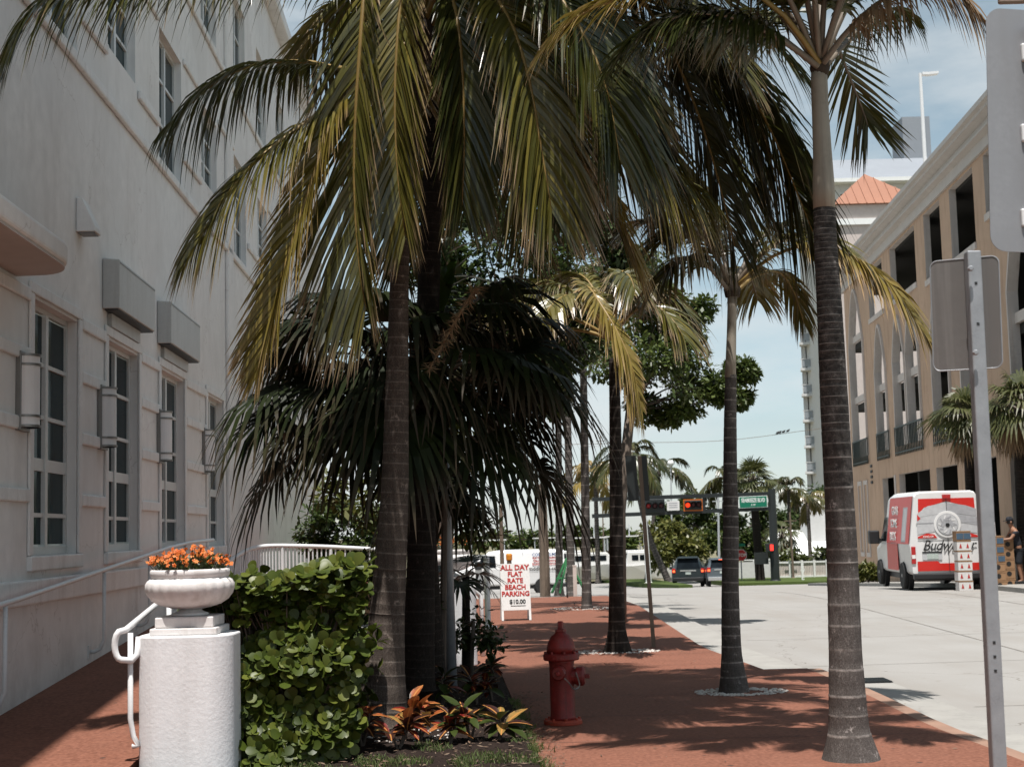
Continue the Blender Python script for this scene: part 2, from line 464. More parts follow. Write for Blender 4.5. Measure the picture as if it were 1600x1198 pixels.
for k, c in {'red': [(0.0992, 0.0074, 0.0074), (0.2108, 0.0186, 0.0124)], 'org': [(0.2790, 0.0558, 0.0155), (0.3844, 0.1364, 0.0434)], 'yel': [(0.3100, 0.1488, 0.0310), (0.2790, 0.1984, 0.0620)], 'grn': [(0.0186, 0.0310, 0.0074), (0.0496, 0.0682, 0.0124)], 'drk': [(0.0186, 0.0062, 0.0074), (0.0496, 0.0124, 0.0099)]}.items():
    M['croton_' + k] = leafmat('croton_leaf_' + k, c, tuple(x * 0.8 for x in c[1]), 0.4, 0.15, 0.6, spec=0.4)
    if k != 'grn':                             # mottled blade with paler veins
        _n, _l = M['croton_' + k].node_tree.nodes, M['croton_' + k].node_tree.links
        _b = _n['Principled BSDF']; _src = _b.inputs['Base Color'].links[0].from_socket
        _f = rampnode(_n, _l, noisenode(_n, _l, 26, 4, mapped(_n, _l, (1, .35, 1)), 0.65), 0.46, 0.6)
        _c = mixnode(_n, _l, _f, _src, (0.05, 0.03, 0.012))
        _at = _n.new('ShaderNodeAttribute'); _at.attribute_name = 'rv'
        _d = _n.new('ShaderNodeMath'); _d.operation = 'SUBTRACT'; _l.new(_at.outputs['Fac'], _d.inputs[0]); _d.inputs[1].default_value = 0.5
        _a = _n.new('ShaderNodeMath'); _a.operation = 'ABSOLUTE'; _l.new(_d.outputs[0], _a.inputs[0])
        _c = mixnode(_n, _l, rampnode(_n, _l, _a.outputs[0], 0.03, 0.012), _c, (0.5, 0.22, 0.06))
        _l.new(_c, _b.inputs['Base Color'])
M['hydrant'] = plain('hydrant_red_paint', (0.24, 0.014, 0.011), 0.5, var=0.35, scale=14, bump=0.35, bscale=60, dark=(0.075, 0.008, 0.007), streak=((0.04, 0.015, 0.012), 9, 0.7))
M['hydrantrim'] = plain('hydrant_flange_paint', (0.40, 0.05, 0.02), 0.6, var=0.4, scale=12, bump=0.3)
M['galv'] = plain('galvanised_steel', (0.34, 0.35, 0.37), 0.5, metal=0.35, var=0.3, scale=14, bump=0.1)
M['signback'] = plain('aluminium_sign_back', (0.30, 0.30, 0.315), 0.5, metal=0.25, var=0.16, scale=3, bump=0.05, streak=((0.24, 0.23, 0.23), 5, 0.5))
M['signback2'] = plain('dull_sign_back', (0.15, 0.138, 0.132), 0.55, metal=0.2, var=0.15, scale=3, bump=0.05, streak=((0.36, 0.34, 0.32), 9, 0.35))
M['darkmetal'] = plain('dark_green_black_metal', (0.018, 0.022, 0.022), 0.45, var=0.2, bump=0.05)
M['blackiron'] = plain('wrought_iron', (0.03, 0.045, 0.04), 0.5, var=0.2, bump=0.05)
M['tan'] = plain('tan_stucco', (0.60, 0.415, 0.295), 0.9, var=0.22, scale=0.35, bump=0.25, bscale=20, spec=0.15, streak=((0.26, 0.15, 0.095), 1.2, 0.55))
M['cream'] = plain('cream_trim_stucco', (0.66, 0.59, 0.54), 0.85, var=0.16, scale=0.8, bump=0.1, spec=0.15, streak=((0.32, 0.25, 0.2), 2.0, 0.5))
M['cornice'] = plain('grey_cornice', (0.58, 0.53, 0.49), 0.85, var=0.12, scale=0.25, bump=0.05, spec=0.15)
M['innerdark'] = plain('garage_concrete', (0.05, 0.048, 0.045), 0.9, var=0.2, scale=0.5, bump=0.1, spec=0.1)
M['bldgwhite'] = plain('tower_white_paint', (0.66, 0.65, 0.64), 0.8, var=0.1, scale=0.4, bump=0, spec=0.2)
M['roofgrey'] = plain('grey_roof', (0.27, 0.29, 0.32), 0.8, var=0.15, scale=0.5, bump=0.1)
M['rooforange'] = plain('orange_metal_roof', (0.33, 0.14, 0.08), 0.6, var=0.15, scale=0.5, bump=0)
M['peach'] = plain('peach_wall', (0.58, 0.50, 0.46), 0.85, var=0.1, scale=0.4, bump=0)
M['railglass'] = plain('grey_balcony_rail', (0.30, 0.32, 0.34), 0.4, var=0.15, bump=0)
M['vanwhite'] = plain('van_white_paint', (0.74, 0.73, 0.72), 0.28, var=0.05, bump=0)
M['vanred'] = plain('van_red_wrap', (0.62, 0.02, 0.012), 0.35, var=0.1, bump=0)
M['vangrey'] = plain('van_grey_wrap', (0.42, 0.42, 0.44), 0.4, var=0.35, scale=9, bump=0)
M['vansilver'] = plain('van_pale_grey_wrap', (0.58, 0.58, 0.59), 0.4, var=0.25, scale=9, bump=0)
M['vandark'] = plain('black_plastic', (0.014, 0.014, 0.015), 0.5, var=0.2, bump=0)
M['tyre'] = plain('tyre_rubber', (0.018, 0.018, 0.018), 0.85, var=0.2, bump=0)
M['rim'] = plain('wheel_rim', (0.45, 0.45, 0.46), 0.4, metal=0.6, var=0.1, bump=0)
M['taillight'] = plain('tail_light_red', (0.45, 0.015, 0.015), 0.2, var=0.1, bump=0)
M['brake'] = emit('lit_brake_light', (1.0, 0.12, 0.03), 1.6)
M['suvdark'] = plain('suv_dark_teal_paint', (0.018, 0.028, 0.032), 0.22, var=0.05, bump=0)
M['suvgrey'] = plain('suv_grey_paint', (0.09, 0.11, 0.125), 0.22, var=0.05, bump=0)
M['chrome'] = plain('bright_trim', (0.6, 0.6, 0.6), 0.25, metal=0.8, var=0.05, bump=0)
M['plate'] = plain('licence_plate', (0.50, 0.56, 0.52), 0.5, var=0.3, scale=25, bump=0)
M['ink'] = plain('black_lettering', (0.012, 0.012, 0.012), 0.6, var=0.05, bump=0)
M['inkred'] = plain('red_lettering', (0.42, 0.018, 0.014), 0.6, var=0.05, bump=0)
M['inkwhite'] = plain('white_lettering', (0.78, 0.78, 0.76), 0.6, var=0.05, bump=0)
M['inkblue'] = plain('blue_lettering', (0.05, 0.12, 0.3), 0.6, var=0.05, bump=0)
M['board'] = plain('white_sign_board', (0.76, 0.74, 0.72), 0.55, var=0.08, scale=3, bump=0)
M['signgreen'] = plain('street_sign_green', (0.0, 0.16, 0.09), 0.5, var=0.08, bump=0)
M['stopred'] = plain('stop_sign_red', (0.5, 0.02, 0.02), 0.5, var=0.05, bump=0)
M['sigyellow'] = plain('signal_border_yellow', (0.5, 0.12, 0.01), 0.5, var=0.1, bump=0)
M['sigred'] = emit('lit_red_signal', (1.0, 0.05, 0.01), 1.0)
M['handred'] = emit('lit_walk_signal', (1.0, 0.03, 0.02), 1.4)
M['lens'] = plain('unlit_lens', (0.08, 0.012, 0.012), 0.3, var=0.1, bump=0)
M['carton'] = plain('brown_cardboard', (0.33, 0.19, 0.10), 0.8, var=0.2, scale=4, bump=0.1)
M['cartonwhite'] = plain('white_carton', (0.70, 0.68, 0.66), 0.6, var=0.06, bump=0)
M['cartonblue'] = plain('blue_carton_print', (0.06, 0.11, 0.17), 0.6, var=0.3, scale=10, bump=0)
M['skin'] = plain('skin', (0.30, 0.15, 0.09), 0.55, var=0.15, bump=0)
M['shirt'] = plain('navy_shirt', (0.018, 0.02, 0.028), 0.85, var=0.3, scale=8, bump=0.2)
M['trousers'] = plain('dark_shorts', (0.014, 0.016, 0.022), 0.85, var=0.3, scale=8, bump=0.2)
M['glove'] = plain('white_glove', (0.7, 0.7, 0.72), 0.7, var=0.1, bump=0)
M['green'] = plain('green_painted_wood', (0.06, 0.30, 0.11), 0.5, var=0.15, scale=5, bump=0.1)
M['amber'] = plain('orange_cap', (0.70, 0.25, 0.02), 0.5, var=0.1, bump=0)
M['boatwhite'] = plain('boat_gelcoat', (0.76, 0.75, 0.73), 0.3, var=0.06, bump=0)
M['pebble'] = plain('white_pebble', (0.62, 0.57, 0.52), 0.8, var=0.3, scale=12, bump=0)
M['litter'] = leafmat('dry_leaf_litter', [(0.0640, 0.0400, 0.0280), (0.1440, 0.0880, 0.0560), (0.2560, 0.2000, 0.1440)], (0.1600, 0.1120, 0.0800), 0.8, 0.05, 0.95)
M['tanboard'] = plain('brown_weathered_board', (0.30, 0.21, 0.16), 0.85, var=0.3, scale=6, bump=0.2)
M['crane'] = plain('pale_mast_paint', (0.5, 0.52, 0.54), 0.5, var=0.1, bump=0)
M['joint'] = plain('dark_scored_joint', (0.12, 0.06, 0.045), 0.9, var=0.3, scale=4, bump=0)
M['roadjoint'] = plain('tar_joint', (0.29, 0.265, 0.24), 0.9, var=0.4, scale=2, bump=0)

def overlay(mt, make):
    """lay a further procedural layer over a material's base colour"""
    n, l = mt.node_tree.nodes, mt.node_tree.links
    b = n['Principled BSDF']; src = b.inputs['Base Color'].links[0].from_socket
    l.new(make(n, l, src), b.inputs['Base Color'])
def chips(n, l, src):
    f = rampnode(n, l, noisenode(n, l, 34, 5, mapped(n, l), 0.75), 0.63, 0.67)
    c = mixnode(n, l, f, src, (0.16, 0.07, 0.045))
    g = rampnode(n, l, noisenode(n, l, 9, 5, mapped(n, l), 0.7), 0.55, 0.75)
    m = n.new('ShaderNodeMath'); m.operation = 'MULTIPLY'; l.new(g, m.inputs[0]); m.inputs[1].default_value = 0.5
    return mixnode(n, l, m.outputs[0], c, (0.30, 0.06, 0.045))
overlay(M['hydrant'], chips)
def grime(n, l, src):
    v = mapped(n, l); sx = n.new('ShaderNodeSeparateXYZ'); l.new(v, sx.inputs[0])
    low = rampnode(n, l, sx.outputs['Z'], 1.1, 0.1)
    m = n.new('ShaderNodeMath'); m.operation = 'MULTIPLY'
    l.new(low, m.inputs[0]); l.new(rampnode(n, l, noisenode(n, l, 1.6, 7, v, 0.7), 0.42, 0.7), m.inputs[1])
    m2 = n.new('ShaderNodeMath'); m2.operation = 'MULTIPLY'; l.new(m.outputs[0], m2.inputs[0]); m2.inputs[1].default_value = 0.55
    c = mixnode(n, l, m2.outputs[0], src, (0.34, 0.29, 0.25))
    vo = n.new('ShaderNodeTexVoronoi'); vo.feature = 'DISTANCE_TO_EDGE'; vo.inputs['Scale'].default_value = 0.33
    wob = n.new('ShaderNodeTexNoise'); wob.inputs['Scale'].default_value = 2.0; wob.inputs['Detail'].default_value = 6; l.new(v, wob.inputs['Vector'])
    vm = n.new('ShaderNodeVectorMath'); vm.operation = 'MULTIPLY_ADD'; vm.inputs[1].default_value = (0.9, 0.9, 0.9)
    l.new(wob.outputs['Color'], vm.inputs[0]); l.new(v, vm.inputs[2]); l.new(vm.outputs[0], vo.inputs['Vector'])
    m3 = n.new('ShaderNodeMath'); m3.operation = 'MULTIPLY'; l.new(rampnode(n, l, vo.outputs['Distance'], 0.003, 0.0), m3.inputs[0]); m3.inputs[1].default_value = 0.45
    c = mixnode(n, l, m3.outputs[0], c, (0.4, 0.35, 0.31))
    p = rampnode(n, l, noisenode(n, l, 0.9, 3, v, 0.4), 0.52, 0.56)
    m4 = n.new('ShaderNodeMath'); m4.operation = 'MULTIPLY'; l.new(p, m4.inputs[0]); m4.inputs[1].default_value = 0.12
    return mixnode(n, l, m4.outputs[0], c, (0.6, 0.56, 0.53))
overlay(M['stucco'], grime)
def gum(n, l, src):
    v = mapped(n, l); vo = n.new('ShaderNodeTexVoronoi'); vo.inputs['Scale'].default_value = 2.3; l.new(v, vo.inputs['Vector'])
    c = mixnode(n, l, rampnode(n, l, vo.outputs['Distance'], 0.06, 0.045), src, (0.06, 0.035, 0.028))
    f = rampnode(n, l, noisenode(n, l, 0.7, 5, mapped(n, l, (1, .5, 1)), 0.65), 0.5, 0.72)
    m = n.new('ShaderNodeMath'); m.operation = 'MULTIPLY'; l.new(f, m.inputs[0]); m.inputs[1].default_value = 0.4
    return mixnode(n, l, m.outputs[0], c, (0.26, 0.12, 0.08))
overlay(M['brickred'], gum)

# ------------------------------------------------------------------ setting
def interp(tab, y):
    if y <= tab[0][0]: return tab[0][1]
    for (a, b), (c, d) in zip(tab, tab[1:]):
        if y <= c: return b + (d - b) * (y - a) / (c - a)
    return tab[-1][1]

def strip(name, left, right, ys, z, thick, mat, nx=4):
    """ground sheet between two edge lines that follows the fall of the street"""
    mb = MB(); rows = []
    for y in ys:
        xl = interp(left, y) if isinstance(left, list) else left
        xr = interp(right, y) if isinstance(right, list) else right
        zz = z(y) if callable(z) else gz(y) + z
        rows.append([(xl + (xr - xl) * k / nx, y, zz) for k in range(nx + 1)])
    idx = [[mb.vert(p) for p in r] for r in rows]
    for i in range(len(rows) - 1):
        for k in range(nx):
            mb.face(idx[i][k], idx[i][k+1], idx[i+1][k+1], idx[i+1][k])
    if thick > 0:
        def skirt(line):
            t = [mb.vert(p) for p in line]; b = [mb.vert((p[0], p[1], p[2] - thick)) for p in line]
            for i in range(len(line) - 1): mb.face(t[i], b[i], b[i+1], t[i+1])
        skirt([r[0] for r in rows][::-1]); skirt([r[-1] for r in rows]); skirt(rows[0]); skirt(rows[-1][::-1])
    o = mb.build(name, mat)
    return tag(o, kind='structure')

def frange(a, b, st):
    n = max(1, int(round((b - a) / st)))
    return [a + (b - a) * i / n for i in range(n + 1)]

EDGE_R = [(2, 3.6), (10.4, 3.42), (12.07, 3.30), (14.4, 3.34), (17.0, 3.30)]
EDGE_R2 = [(17.0, 2.80), (20.25, 2.52), (32, 2.60), (38.5, 2.3)]
EDGE_L = [(2, 0.25), (10, 0.16), (20, -0.35), (27, -0.75), (38.5, -1.4)]
off = lambda tab, d: [(y, x + d) for y, x in tab]
gy = [-40, 0, 20] + frange(30, 110, 4) + [140, 200, 400, 900, 1600]
strip('ground', -900, 900, gy, -0.30, 0, M['groundfar'], 8)
ROAD_L = off(EDGE_R, 0.13)[:4] + [(16.99, 3.45), (17.1, 2.86)] + off(EDGE_R2, 0.06)[1:] + [(40, -2), (42, -14), (110, -60)]
ROAD_R = [(2, 10.0), (39, 12.45), (75, 14.6), (80, 60), (110, 90)]
strip('road', ROAD_L, ROAD_R, frange(-4, 17, 1.5) + frange(17.1, 39, 1.2) + frange(40, 110, 2), -0.12, 0, M['road'], 10)
strip('sidewalk', EDGE_L, EDGE_R, frange(2, 17.0, 0.75), 0.0, 0.2, M['brickred'], 6)
strip('sidewalk', EDGE_L, EDGE_R2, frange(17.0, 38.5, 1.0), 0.0, 0.2, M['brickred'], 6)
strip('kerb', off(EDGE_R, 0.006), off(EDGE_R, 0.15), frange(2, 17.0, 0.75), -0.006, 0.2, M['kerb'], 1)
strip('gutter', off(EDGE_R, 0.156), off(EDGE_R, 0.78), frange(2, 16.9, 0.75), -0.112, 0.1, M['gutter'], 2)
strip('gutter', off(EDGE_R2, 0.006), [(17.0, 3.42), (20.25, 3.16), (32, 3.2), (38.5, 2.9)], frange(17.0, 38.5, 1.2), -0.05, 0.1, M['gutter'], 2)
strip('pavement', [(10, 10.4), (39, 12.45), (74, 14.6)], [(10, 12.80), (74, 16.90)], frange(10, 74, 2), 0.0, 0.2, M['gutter'], 2)

for yy in frange(11.6, 38, 1.52):             # scored joints across the walk
    xl, xr = interp(EDGE_L, yy) + .02, interp(EDGE_R if yy < 17 else EDGE_R2, yy) - .02
    jm = MB(); jm.poly([(xl, yy, gz(yy) + .004), (xr, yy, gz(yy) + .004), (xr, yy + .012, gz(yy) + .004), (xl, yy + .012, gz(yy) + .004)])
    tag(jm.build('walk_joint', M['joint']), kind='structure')
for x0 in ():
    jm = MB()
    for a_, b_ in zip(frange(4, 17, 1), frange(4, 17, 1)[1:]): jm.poly([(x0, a_, .0045), (x0 + .012, a_, .0045), (x0 + .012, b_, .0045), (x0, b_, .0045)])
    tag(jm.build('walk_joint', M['joint']), kind='structure')
for k, yy in enumerate(frange(9.5, 40, 4.4)):  # sawn joints of the concrete road
    jm = MB(); xs_ = frange(4.3 if yy < 17 else 3.5, 11.6, 1.0)
    for a_, b_ in zip(xs_, xs_[1:]):
        ya, yb = yy + .05 * a_, yy + .05 * b_
        jm.poly([(a_, ya, gz(ya) - .115), (b_, yb, gz(yb) - .115), (b_, yb + .02, gz(yb) - .115), (a_, ya + .02, gz(ya) - .115)])
    tag(jm.build('road_joint', M['roadjoint']), kind='structure')
for x0 in (5.9, 9.2):
    jm = MB(); ys_ = frange(4, 60, 2)
    for a_, b_ in zip(ys_, ys_[1:]): jm.poly([(x0 + .04 * a_, a_, gz(a_) - .1145), (x0 + .03 + .04 * a_, a_, gz(a_) - .1145), (x0 + .03 + .04 * b_, b_, gz(b_) - .1145), (x0 + .04 * b_, b_, gz(b_) - .1145)])
    tag(jm.build('road_joint', M['roadjoint']), kind='structure')

RAMP = lambda y: max(0.0, min(0.72, 0.056 * (y - 8.6)))
FX0, FS = -3.86, -0.042                       # left facade: X = FX0 + FS*Y
strip('ramp', [(3, FX0 + FS * 3 - .05), (30, FX0 + FS * 30 - .05)], [(3, -2.705), (9.7, -2.705), (18, -2.905), (30, -2.905)], frange(3, 30, 0.9), RAMP, 0.8, M['brickred'], 4)
strip('entrance_walk', -2.70, [(2, 0.23), (9.7, 0.15)], frange(2, 9.7, 0.7), -0.004, 0.2, M['brickred'], 3)
strip('planting_bed', [(9.7, -2.70), (18, -2.9)], [(9.7, 0.155), (18, -0.26)], frange(9.7, 18, 0.6), lambda y: 0.02 + 0.015 * math.sin(y * 5), 0.2, M['soil'], 8)
strip('entrance_walk', -2.9, [(18.004, -0.26), (21.5, -0.45)], frange(18.004, 21.5, 0.7), -0.004, 0.2, M['brickred'], 3)
strip('planting_bed', -2.9, [(21.51, -0.45), (26.2, -0.71)], frange(21.51, 26.2, 0.8), 0.02, 0.2, M['lawn'], 3)
strip('driveway_strip', -6, [(26.25, -0.72), (27.2, -0.78)], frange(26.25, 27.2, 0.5), 0.01, 0.2, M['gutter'], 3)
strip('verge', -9, [(27.25, -0.78), (38.5, -1.42)], frange(27.25, 38.5, 1.5), 0.012, 0.2, M['lawn'], 3)

def patch(name, px, z, mat, thick=0.12):
    """ground patch whose outline was read off the photo on the sloping ground"""
    pts = []
    for x, y in px:
        Yv = 60.0
        for _ in range(60):
            d = W(x, y, Yv); Yv += (d.z - gz(Yv)) * 8.0
            Yv = max(30, min(118, Yv))
        pts.append(V((W(x, y, Yv).x, Yv, gz(Yv) + z)))
    mb = MB(); mb.prism([p - V((0, 0, thick)) for p in pts], (0, 0, thick))
    return tag(mb.build(name, mat), kind='structure')

mb = MB()
lw = [(9.2, 84), (10.0, 84), (10.1, 113), (6.4, 113), (7.4, 108)]
mb.prism([(x, y, gz(y) - 0.25) for x, y in lw], (0, 0, 0.29))
tag(mb.build('verge', M['lawn']), kind='structure')
mb = MB()
lw = [(13.6, 91), (40, 86), (48, 112), (13.2, 112)]
mb.prism([(x, y, gz(y) - 0.25) for x, y in lw], (0, 0, 0.29))
tag(mb.build('verge', M['lawn']), kind='structure')
mb = MB(); mb.poly([(-90, 116, -2.62), (9, 116, -2.62), (9, 330, -2.62), (-90, 330, -2.62)])
mb.poly([(-90, 112, -2.3), (9, 112, -2.3), (9, 116, -2.62), (-90, 116, -2.62)])
tag(mb.build('harbour_water', M['water']), kind='structure')

# ------------------------------------------------------------------ pierced walls
def pierced(mb, us, zs, ops, depth, P, rev=0, step=10):
    """wall sheet P(u, z, inward) with openings (u0,u1,z0,z1,archheight); reveals get material rev"""
    U = sorted(set([us[0], us[1]] + [o[0] for o in ops] + [o[1] for o in ops]))
    Z = sorted(set([zs[0], zs[1]] + [o[2] for o in ops] + [o[3] for o in ops]))
    for i in range(len(U) - 1):
        for j in range(len(Z) - 1):
            uc, zc = (U[i] + U[i+1]) / 2, (Z[j] + Z[j+1]) / 2
            if any(o[0] < uc < o[1] and o[2] < zc < o[3] for o in ops): continue
            mb.mi = 0
            mb.poly([P(U[i], Z[j], 0), P(U[i+1], Z[j], 0), P(U[i+1], Z[j+1], 0), P(U[i], Z[j+1], 0)])
    for u0, u1, z0, z1, ah in ops:
        out = [(u0, z0)]
        if ah > 0:
            for k in range(step + 1):
                t = -1 + 2 * k / step
                out.append(((u0 + u1) / 2 + t * (u1 - u0) / 2, z1 - ah + ah * (1 - abs(t) ** 1.75)))
        else:
            out += [(u0, z1), (u1, z1)]
        out.append((u1, z0))
        mb.mi = rev
        for a, b in zip(out, out[1:] + out[:1]):
            if a != b: mb.poly([P(a[0], a[1], 0), P(b[0], b[1], 0), P(b[0], b[1], depth), P(a[0], a[1], depth)])
        mb.mi = 0
        if ah > 0:
            for a, b in zip(out[1:-1], out[2:-1]):
                mb.poly([P(a[0], a[1], 0), P(b[0], b[1], 0), P(b[0], z1, 0), P(a[0], z1, 0)])

# ------------------------------------------------------------------ white building on the left
FR = math.atan(-FS)
LB = thing('white_building', 'long white stucco building with tall narrow windows and string courses beside the ramp', 'building', (FX0, 0, 0), FR)
GW = [(7.3, 8.9), (10.35, 11.95), (13.37, 14.98), (16.28, 17.88), (19.25, 20.95), (22.93, 24.5)]
ops = [(a, b, 1.54, 3.92, 0) for a, b in GW]
UP = []                                        # upper windows
for k, (a, b) in enumerate([(7.4, 8.5), (10.4, 11.5), (13.5, 14.55), (16.3, 17.35), (19.25, 20.45), (22.55, 23.65), (26.0, 27.1), (29.2, 30.3), (32.6, 33.6), (36, 37)]):
    UP.append((a, b + .4, 7.32 if k % 2 else 6.78, 8.55 + (0.0 if k % 2 else 0.05), 0))
    UP.append((a, b + .4, 9.9, 11.7, 0))
for a, b in [(27.5, 28.3), (31.2, 32.0)]:
    ops.append((a, b, 3.4, 4.6, 0))
lf = lambda u, z, d: (-d, u, z)
mb = MB()
pierced(mb, (-6, 43.6), (-0.4, 13.2), ops + UP, 0.17, lf, 0)
mb.poly([(0, 43.6, -2), (-14, 43.6, -2), (-14, 43.6, 13.2), (0, 43.6, 13.2)])
mb.poly([(0, -6, 13.2), (0, 43.6, 13.2), (-14, 43.6, 13.2), (-14, -6, 13.2)])
mb.poly([(0, -6, -2), (0, -6, 13.2), (-14, -6, 13.2), (-14, -6, -2)])
mb.build('wall', M['stucco'], LB)
def window(parent, y0, y1, z0, z1, rows, thick_at=None, cols=2, x=-0.095, glass='glass'):
    fb = MB(); fw = 0.05
    fb.bx(x-.05, x, y0+.002, y0+fw, z0+.002, z1-.002).bx(x-.05, x, y1-fw, y1-.002, z0+.002, z1-.002)
    fb.bx(x-.05, x, y0+fw, y1-fw, z0+.002, z0+fw+.03).bx(x-.05, x, y0+fw, y1-fw, z1-fw, z1-.002)
    ym = (y0 + y1) / 2
    if cols == 2: fb.bx(x-.05, x+.012, ym-.045, ym+.045, z0+fw+.03, z1-fw)
    edges = [z0 + fw + 0.03] + rows + [z1 - fw]
    for r in rows:
        t = 0.06 if thick_at is not None and abs(r - thick_at) < 1e-6 else 0.02
        fb.bx(x-.05, x-.004, y0+fw, y1-fw, r-t, r+t)
    w = fb.build('window', M['frame'], parent)
    spans = [(y0+fw, ym-.045), (ym+.045, y1-fw)] if cols == 2 else [(y0+fw, y1-fw)]
    for a, b in zip(edges, edges[1:]):
        for p, q in spans:
            MB().bx(x-.04, x-.028, p+.002, q-.002, a+.022, b-.022).build('pane', M[glass], w)
    return w
for a, b in GW:
    w = window(LB, a, b, 1.54, 3.92, [1.92, 2.40, 2.86, 3.37], 2.40)
    MB().bx(-0.2, 0.05, a-.12, b+.12, 1.40, 1.538).build('sill', M['trim'], LB, bevel=0.015)
    sr = MB(); sr.bx(0.002, .03, a-.13, a-.004, 1.54, 3.95).bx(0.002, .03, b+.004, b+.13, 1.54, 3.95).bx(.002, .032, a-.13, b+.13, 3.952, 4.06)
    sr.build('surround', M['trim'], LB, bevel=0.01)
for a, b, z0, z1, _ in UP:
    window(LB, a, b, z0, z1, [z0 + (z1 - z0) * 0.34, z0 + (z1 - z0) * 0.68])
for a, b, z0, z1, _ in ops[len(GW):]:
    window(LB, a, b, z0, z1, [z0 + .4, z0 + .8], cols=1)
for i in range(len(GW) - 1):                  # raised bands on the piers
    y0, y1 = GW[i][1] + .135, GW[i+1][0] - .135
    for zb in (2.02, 2.66, 3.30, 3.86):
        MB().bx(0.0, 0.035, y0, y1, zb, zb + 0.125).build('pier_band', M['trim'], LB, bevel=0.016)
MB().bx(0, 0.05, -6, 26.2, 1.10, 1.33).build('plinth_band', M['trim'], LB, bevel=0.02)
MB().bx(0, 0.06, -6, 43.5, 6.60, 6.72).build('string_course', M['trim'], LB, bevel=0.02)
MB().bx(0, 0.05, -6, 43.5, 9.70, 9.82).build('string_course', M['trim'], LB, bevel=0.02)
pr = None
for k in range(0, len(UP), 2):
    a, b = UP[k][0], UP[k][1]
    if pr is not None:
        MB().bx(0, 0.05, pr + .12, a - .12, 7.16, 7.28).build('upper_band', M['trim'], LB, bevel=0.02)
        MB().bx(0, 0.045, pr + .12, a - .12, 8.62, 8.72).build('upper_band', M['trim'], LB, bevel=0.02)
    pr = b
# pilaster at the break of the facade and the cornice
MB().bx(0.0, 0.06, 24.9, 25.5, -0.3, 13.0).build('pilaster', M['stucco'], LB, bevel=0.02)
MB().bx(-0.2, 0.25, -6, 43.7, 13.21, 13.5).build('cornice', M['trim'], LB, bevel=0.03)

# entrance canopy with rounded end
cn = thing('entrance_canopy', 'thick white entrance canopy with rounded corner projecting from the white building', 'canopy', (FX0, 0, 0), FR)
pts = [(0.0, 3.0)] + [(.56, 3.0)]
for k in range(9):
    a = math.pi / 2 * k / 8
    pts.append((0.22 + 0.34 * math.cos(a), 12.35 + .5 * math.sin(a)))
pts.append((0.0, 12.88))
MB().prism([(x + 0.003, y, 4.04) for x, y in pts], (0, 0, 0.21)).build('slab', M['stucco'], cn, bevel=0.05, segs=4)
MB().prism([(x * 0.97 + 0.004, y - 0.03, 4.022) for x, y in pts], (0, 0, 0.016)).build('soffit', M['peach'], cn)

# wall lamps between the windows
LAMPY = [13.0, 15.98, 19.16, 22.61]
LNAME = ['frosted white wall lamp on the pier nearest the entrance canopy', 'frosted white wall lamp on the pier under the first metal box',
         'frosted white wall lamp with grey side plate under the second metal box', 'frosted white wall lamp farthest from the canopy beside the fan palm leaves']
for y, lab in zip(LAMPY, LNAME):
    t = thing('wall_lamp', lab, 'wall lamp', (FX0 + FS * y + 0.056, y, 2.68), FR, 'wall lamps on the white building')
    MB().bx(-0.054, -0.006, -0.145, 0.145, -0.03, 0.68).build('back_plate', M['lampmetal'], t, bevel=0.006)
    d = MB(); n = 14
    arc = [(0.11 * math.sin(math.pi * k / n), -0.13 * math.cos(math.pi * k / n), 0.0) for k in range(n + 1)]
    d.prism([(x * 1.1 - 0.005, yy, 0.0) for x, yy, z in arc], (0, 0, 0.65)); d.build('diffuser', M['lampglass'], t)
    for z in (0.0, 0.09, 0.55, 0.635):
        MB().prism([(x * 1.19 - 0.004, yy * 1.06, z) for x, yy, q in arc], (0, 0, 0.022)).build('band', M['lampmetal'], t)

# sheet-metal boxes above two windows
for y0, y1, lab in ((16.05, 18.0, 'grey sheet metal box over the window beside the entrance canopy end'), (19.05, 21.25, 'grey sheet metal box over the window nearest the fan palm')):
    t = thing('shutter_box', lab, 'metal box', (FX0 + FS * y0, y0, 4.08), FR, 'metal boxes on the white facade')
    L = y1 - y0
    b = MB(); b.prism([(0.003, 0, 0.15), (0.19, 0, 0.15), (0.19, 0, 0.70), (0.003, 0, 0.72)], (0, L, 0)); b.build('housing', M['boxmetal'], t, bevel=0.012)
    MB().bx(0.02, 0.17, 0.03, L - .03, 0.135, 0.148).build('underside', M['vandark'], t)
    MB().bx(0.192, 0.195, 0.02, L - .02, 0.66, 0.675).build('seam', M['lampmetal'], t)
    MB().bx(0.003, 0.05, 0.25, L - .2, -0.015, 0.13).build('back_panel', M['boxmetal'], t)
t = thing('wedge_light', 'small white wedge shaped light fixed high on the white wall', 'wall light', (FX0 + FS * 14.9, 14.9, 4.86), FR)
MB().prism([(0.003, 0, 0.0), (0.2, 0, 0.0), (0.2, 0, 0.05), (0.06, 0, 0.36), (0.003, 0, 0.36)], (0, 0.26, 0)).build('housing', M['trim'], t, bevel=0.008)
MB().bx(0.02, 0.18, 0.03, 0.23, -0.014, -0.002).build('lens', M['lampmetal'], t)

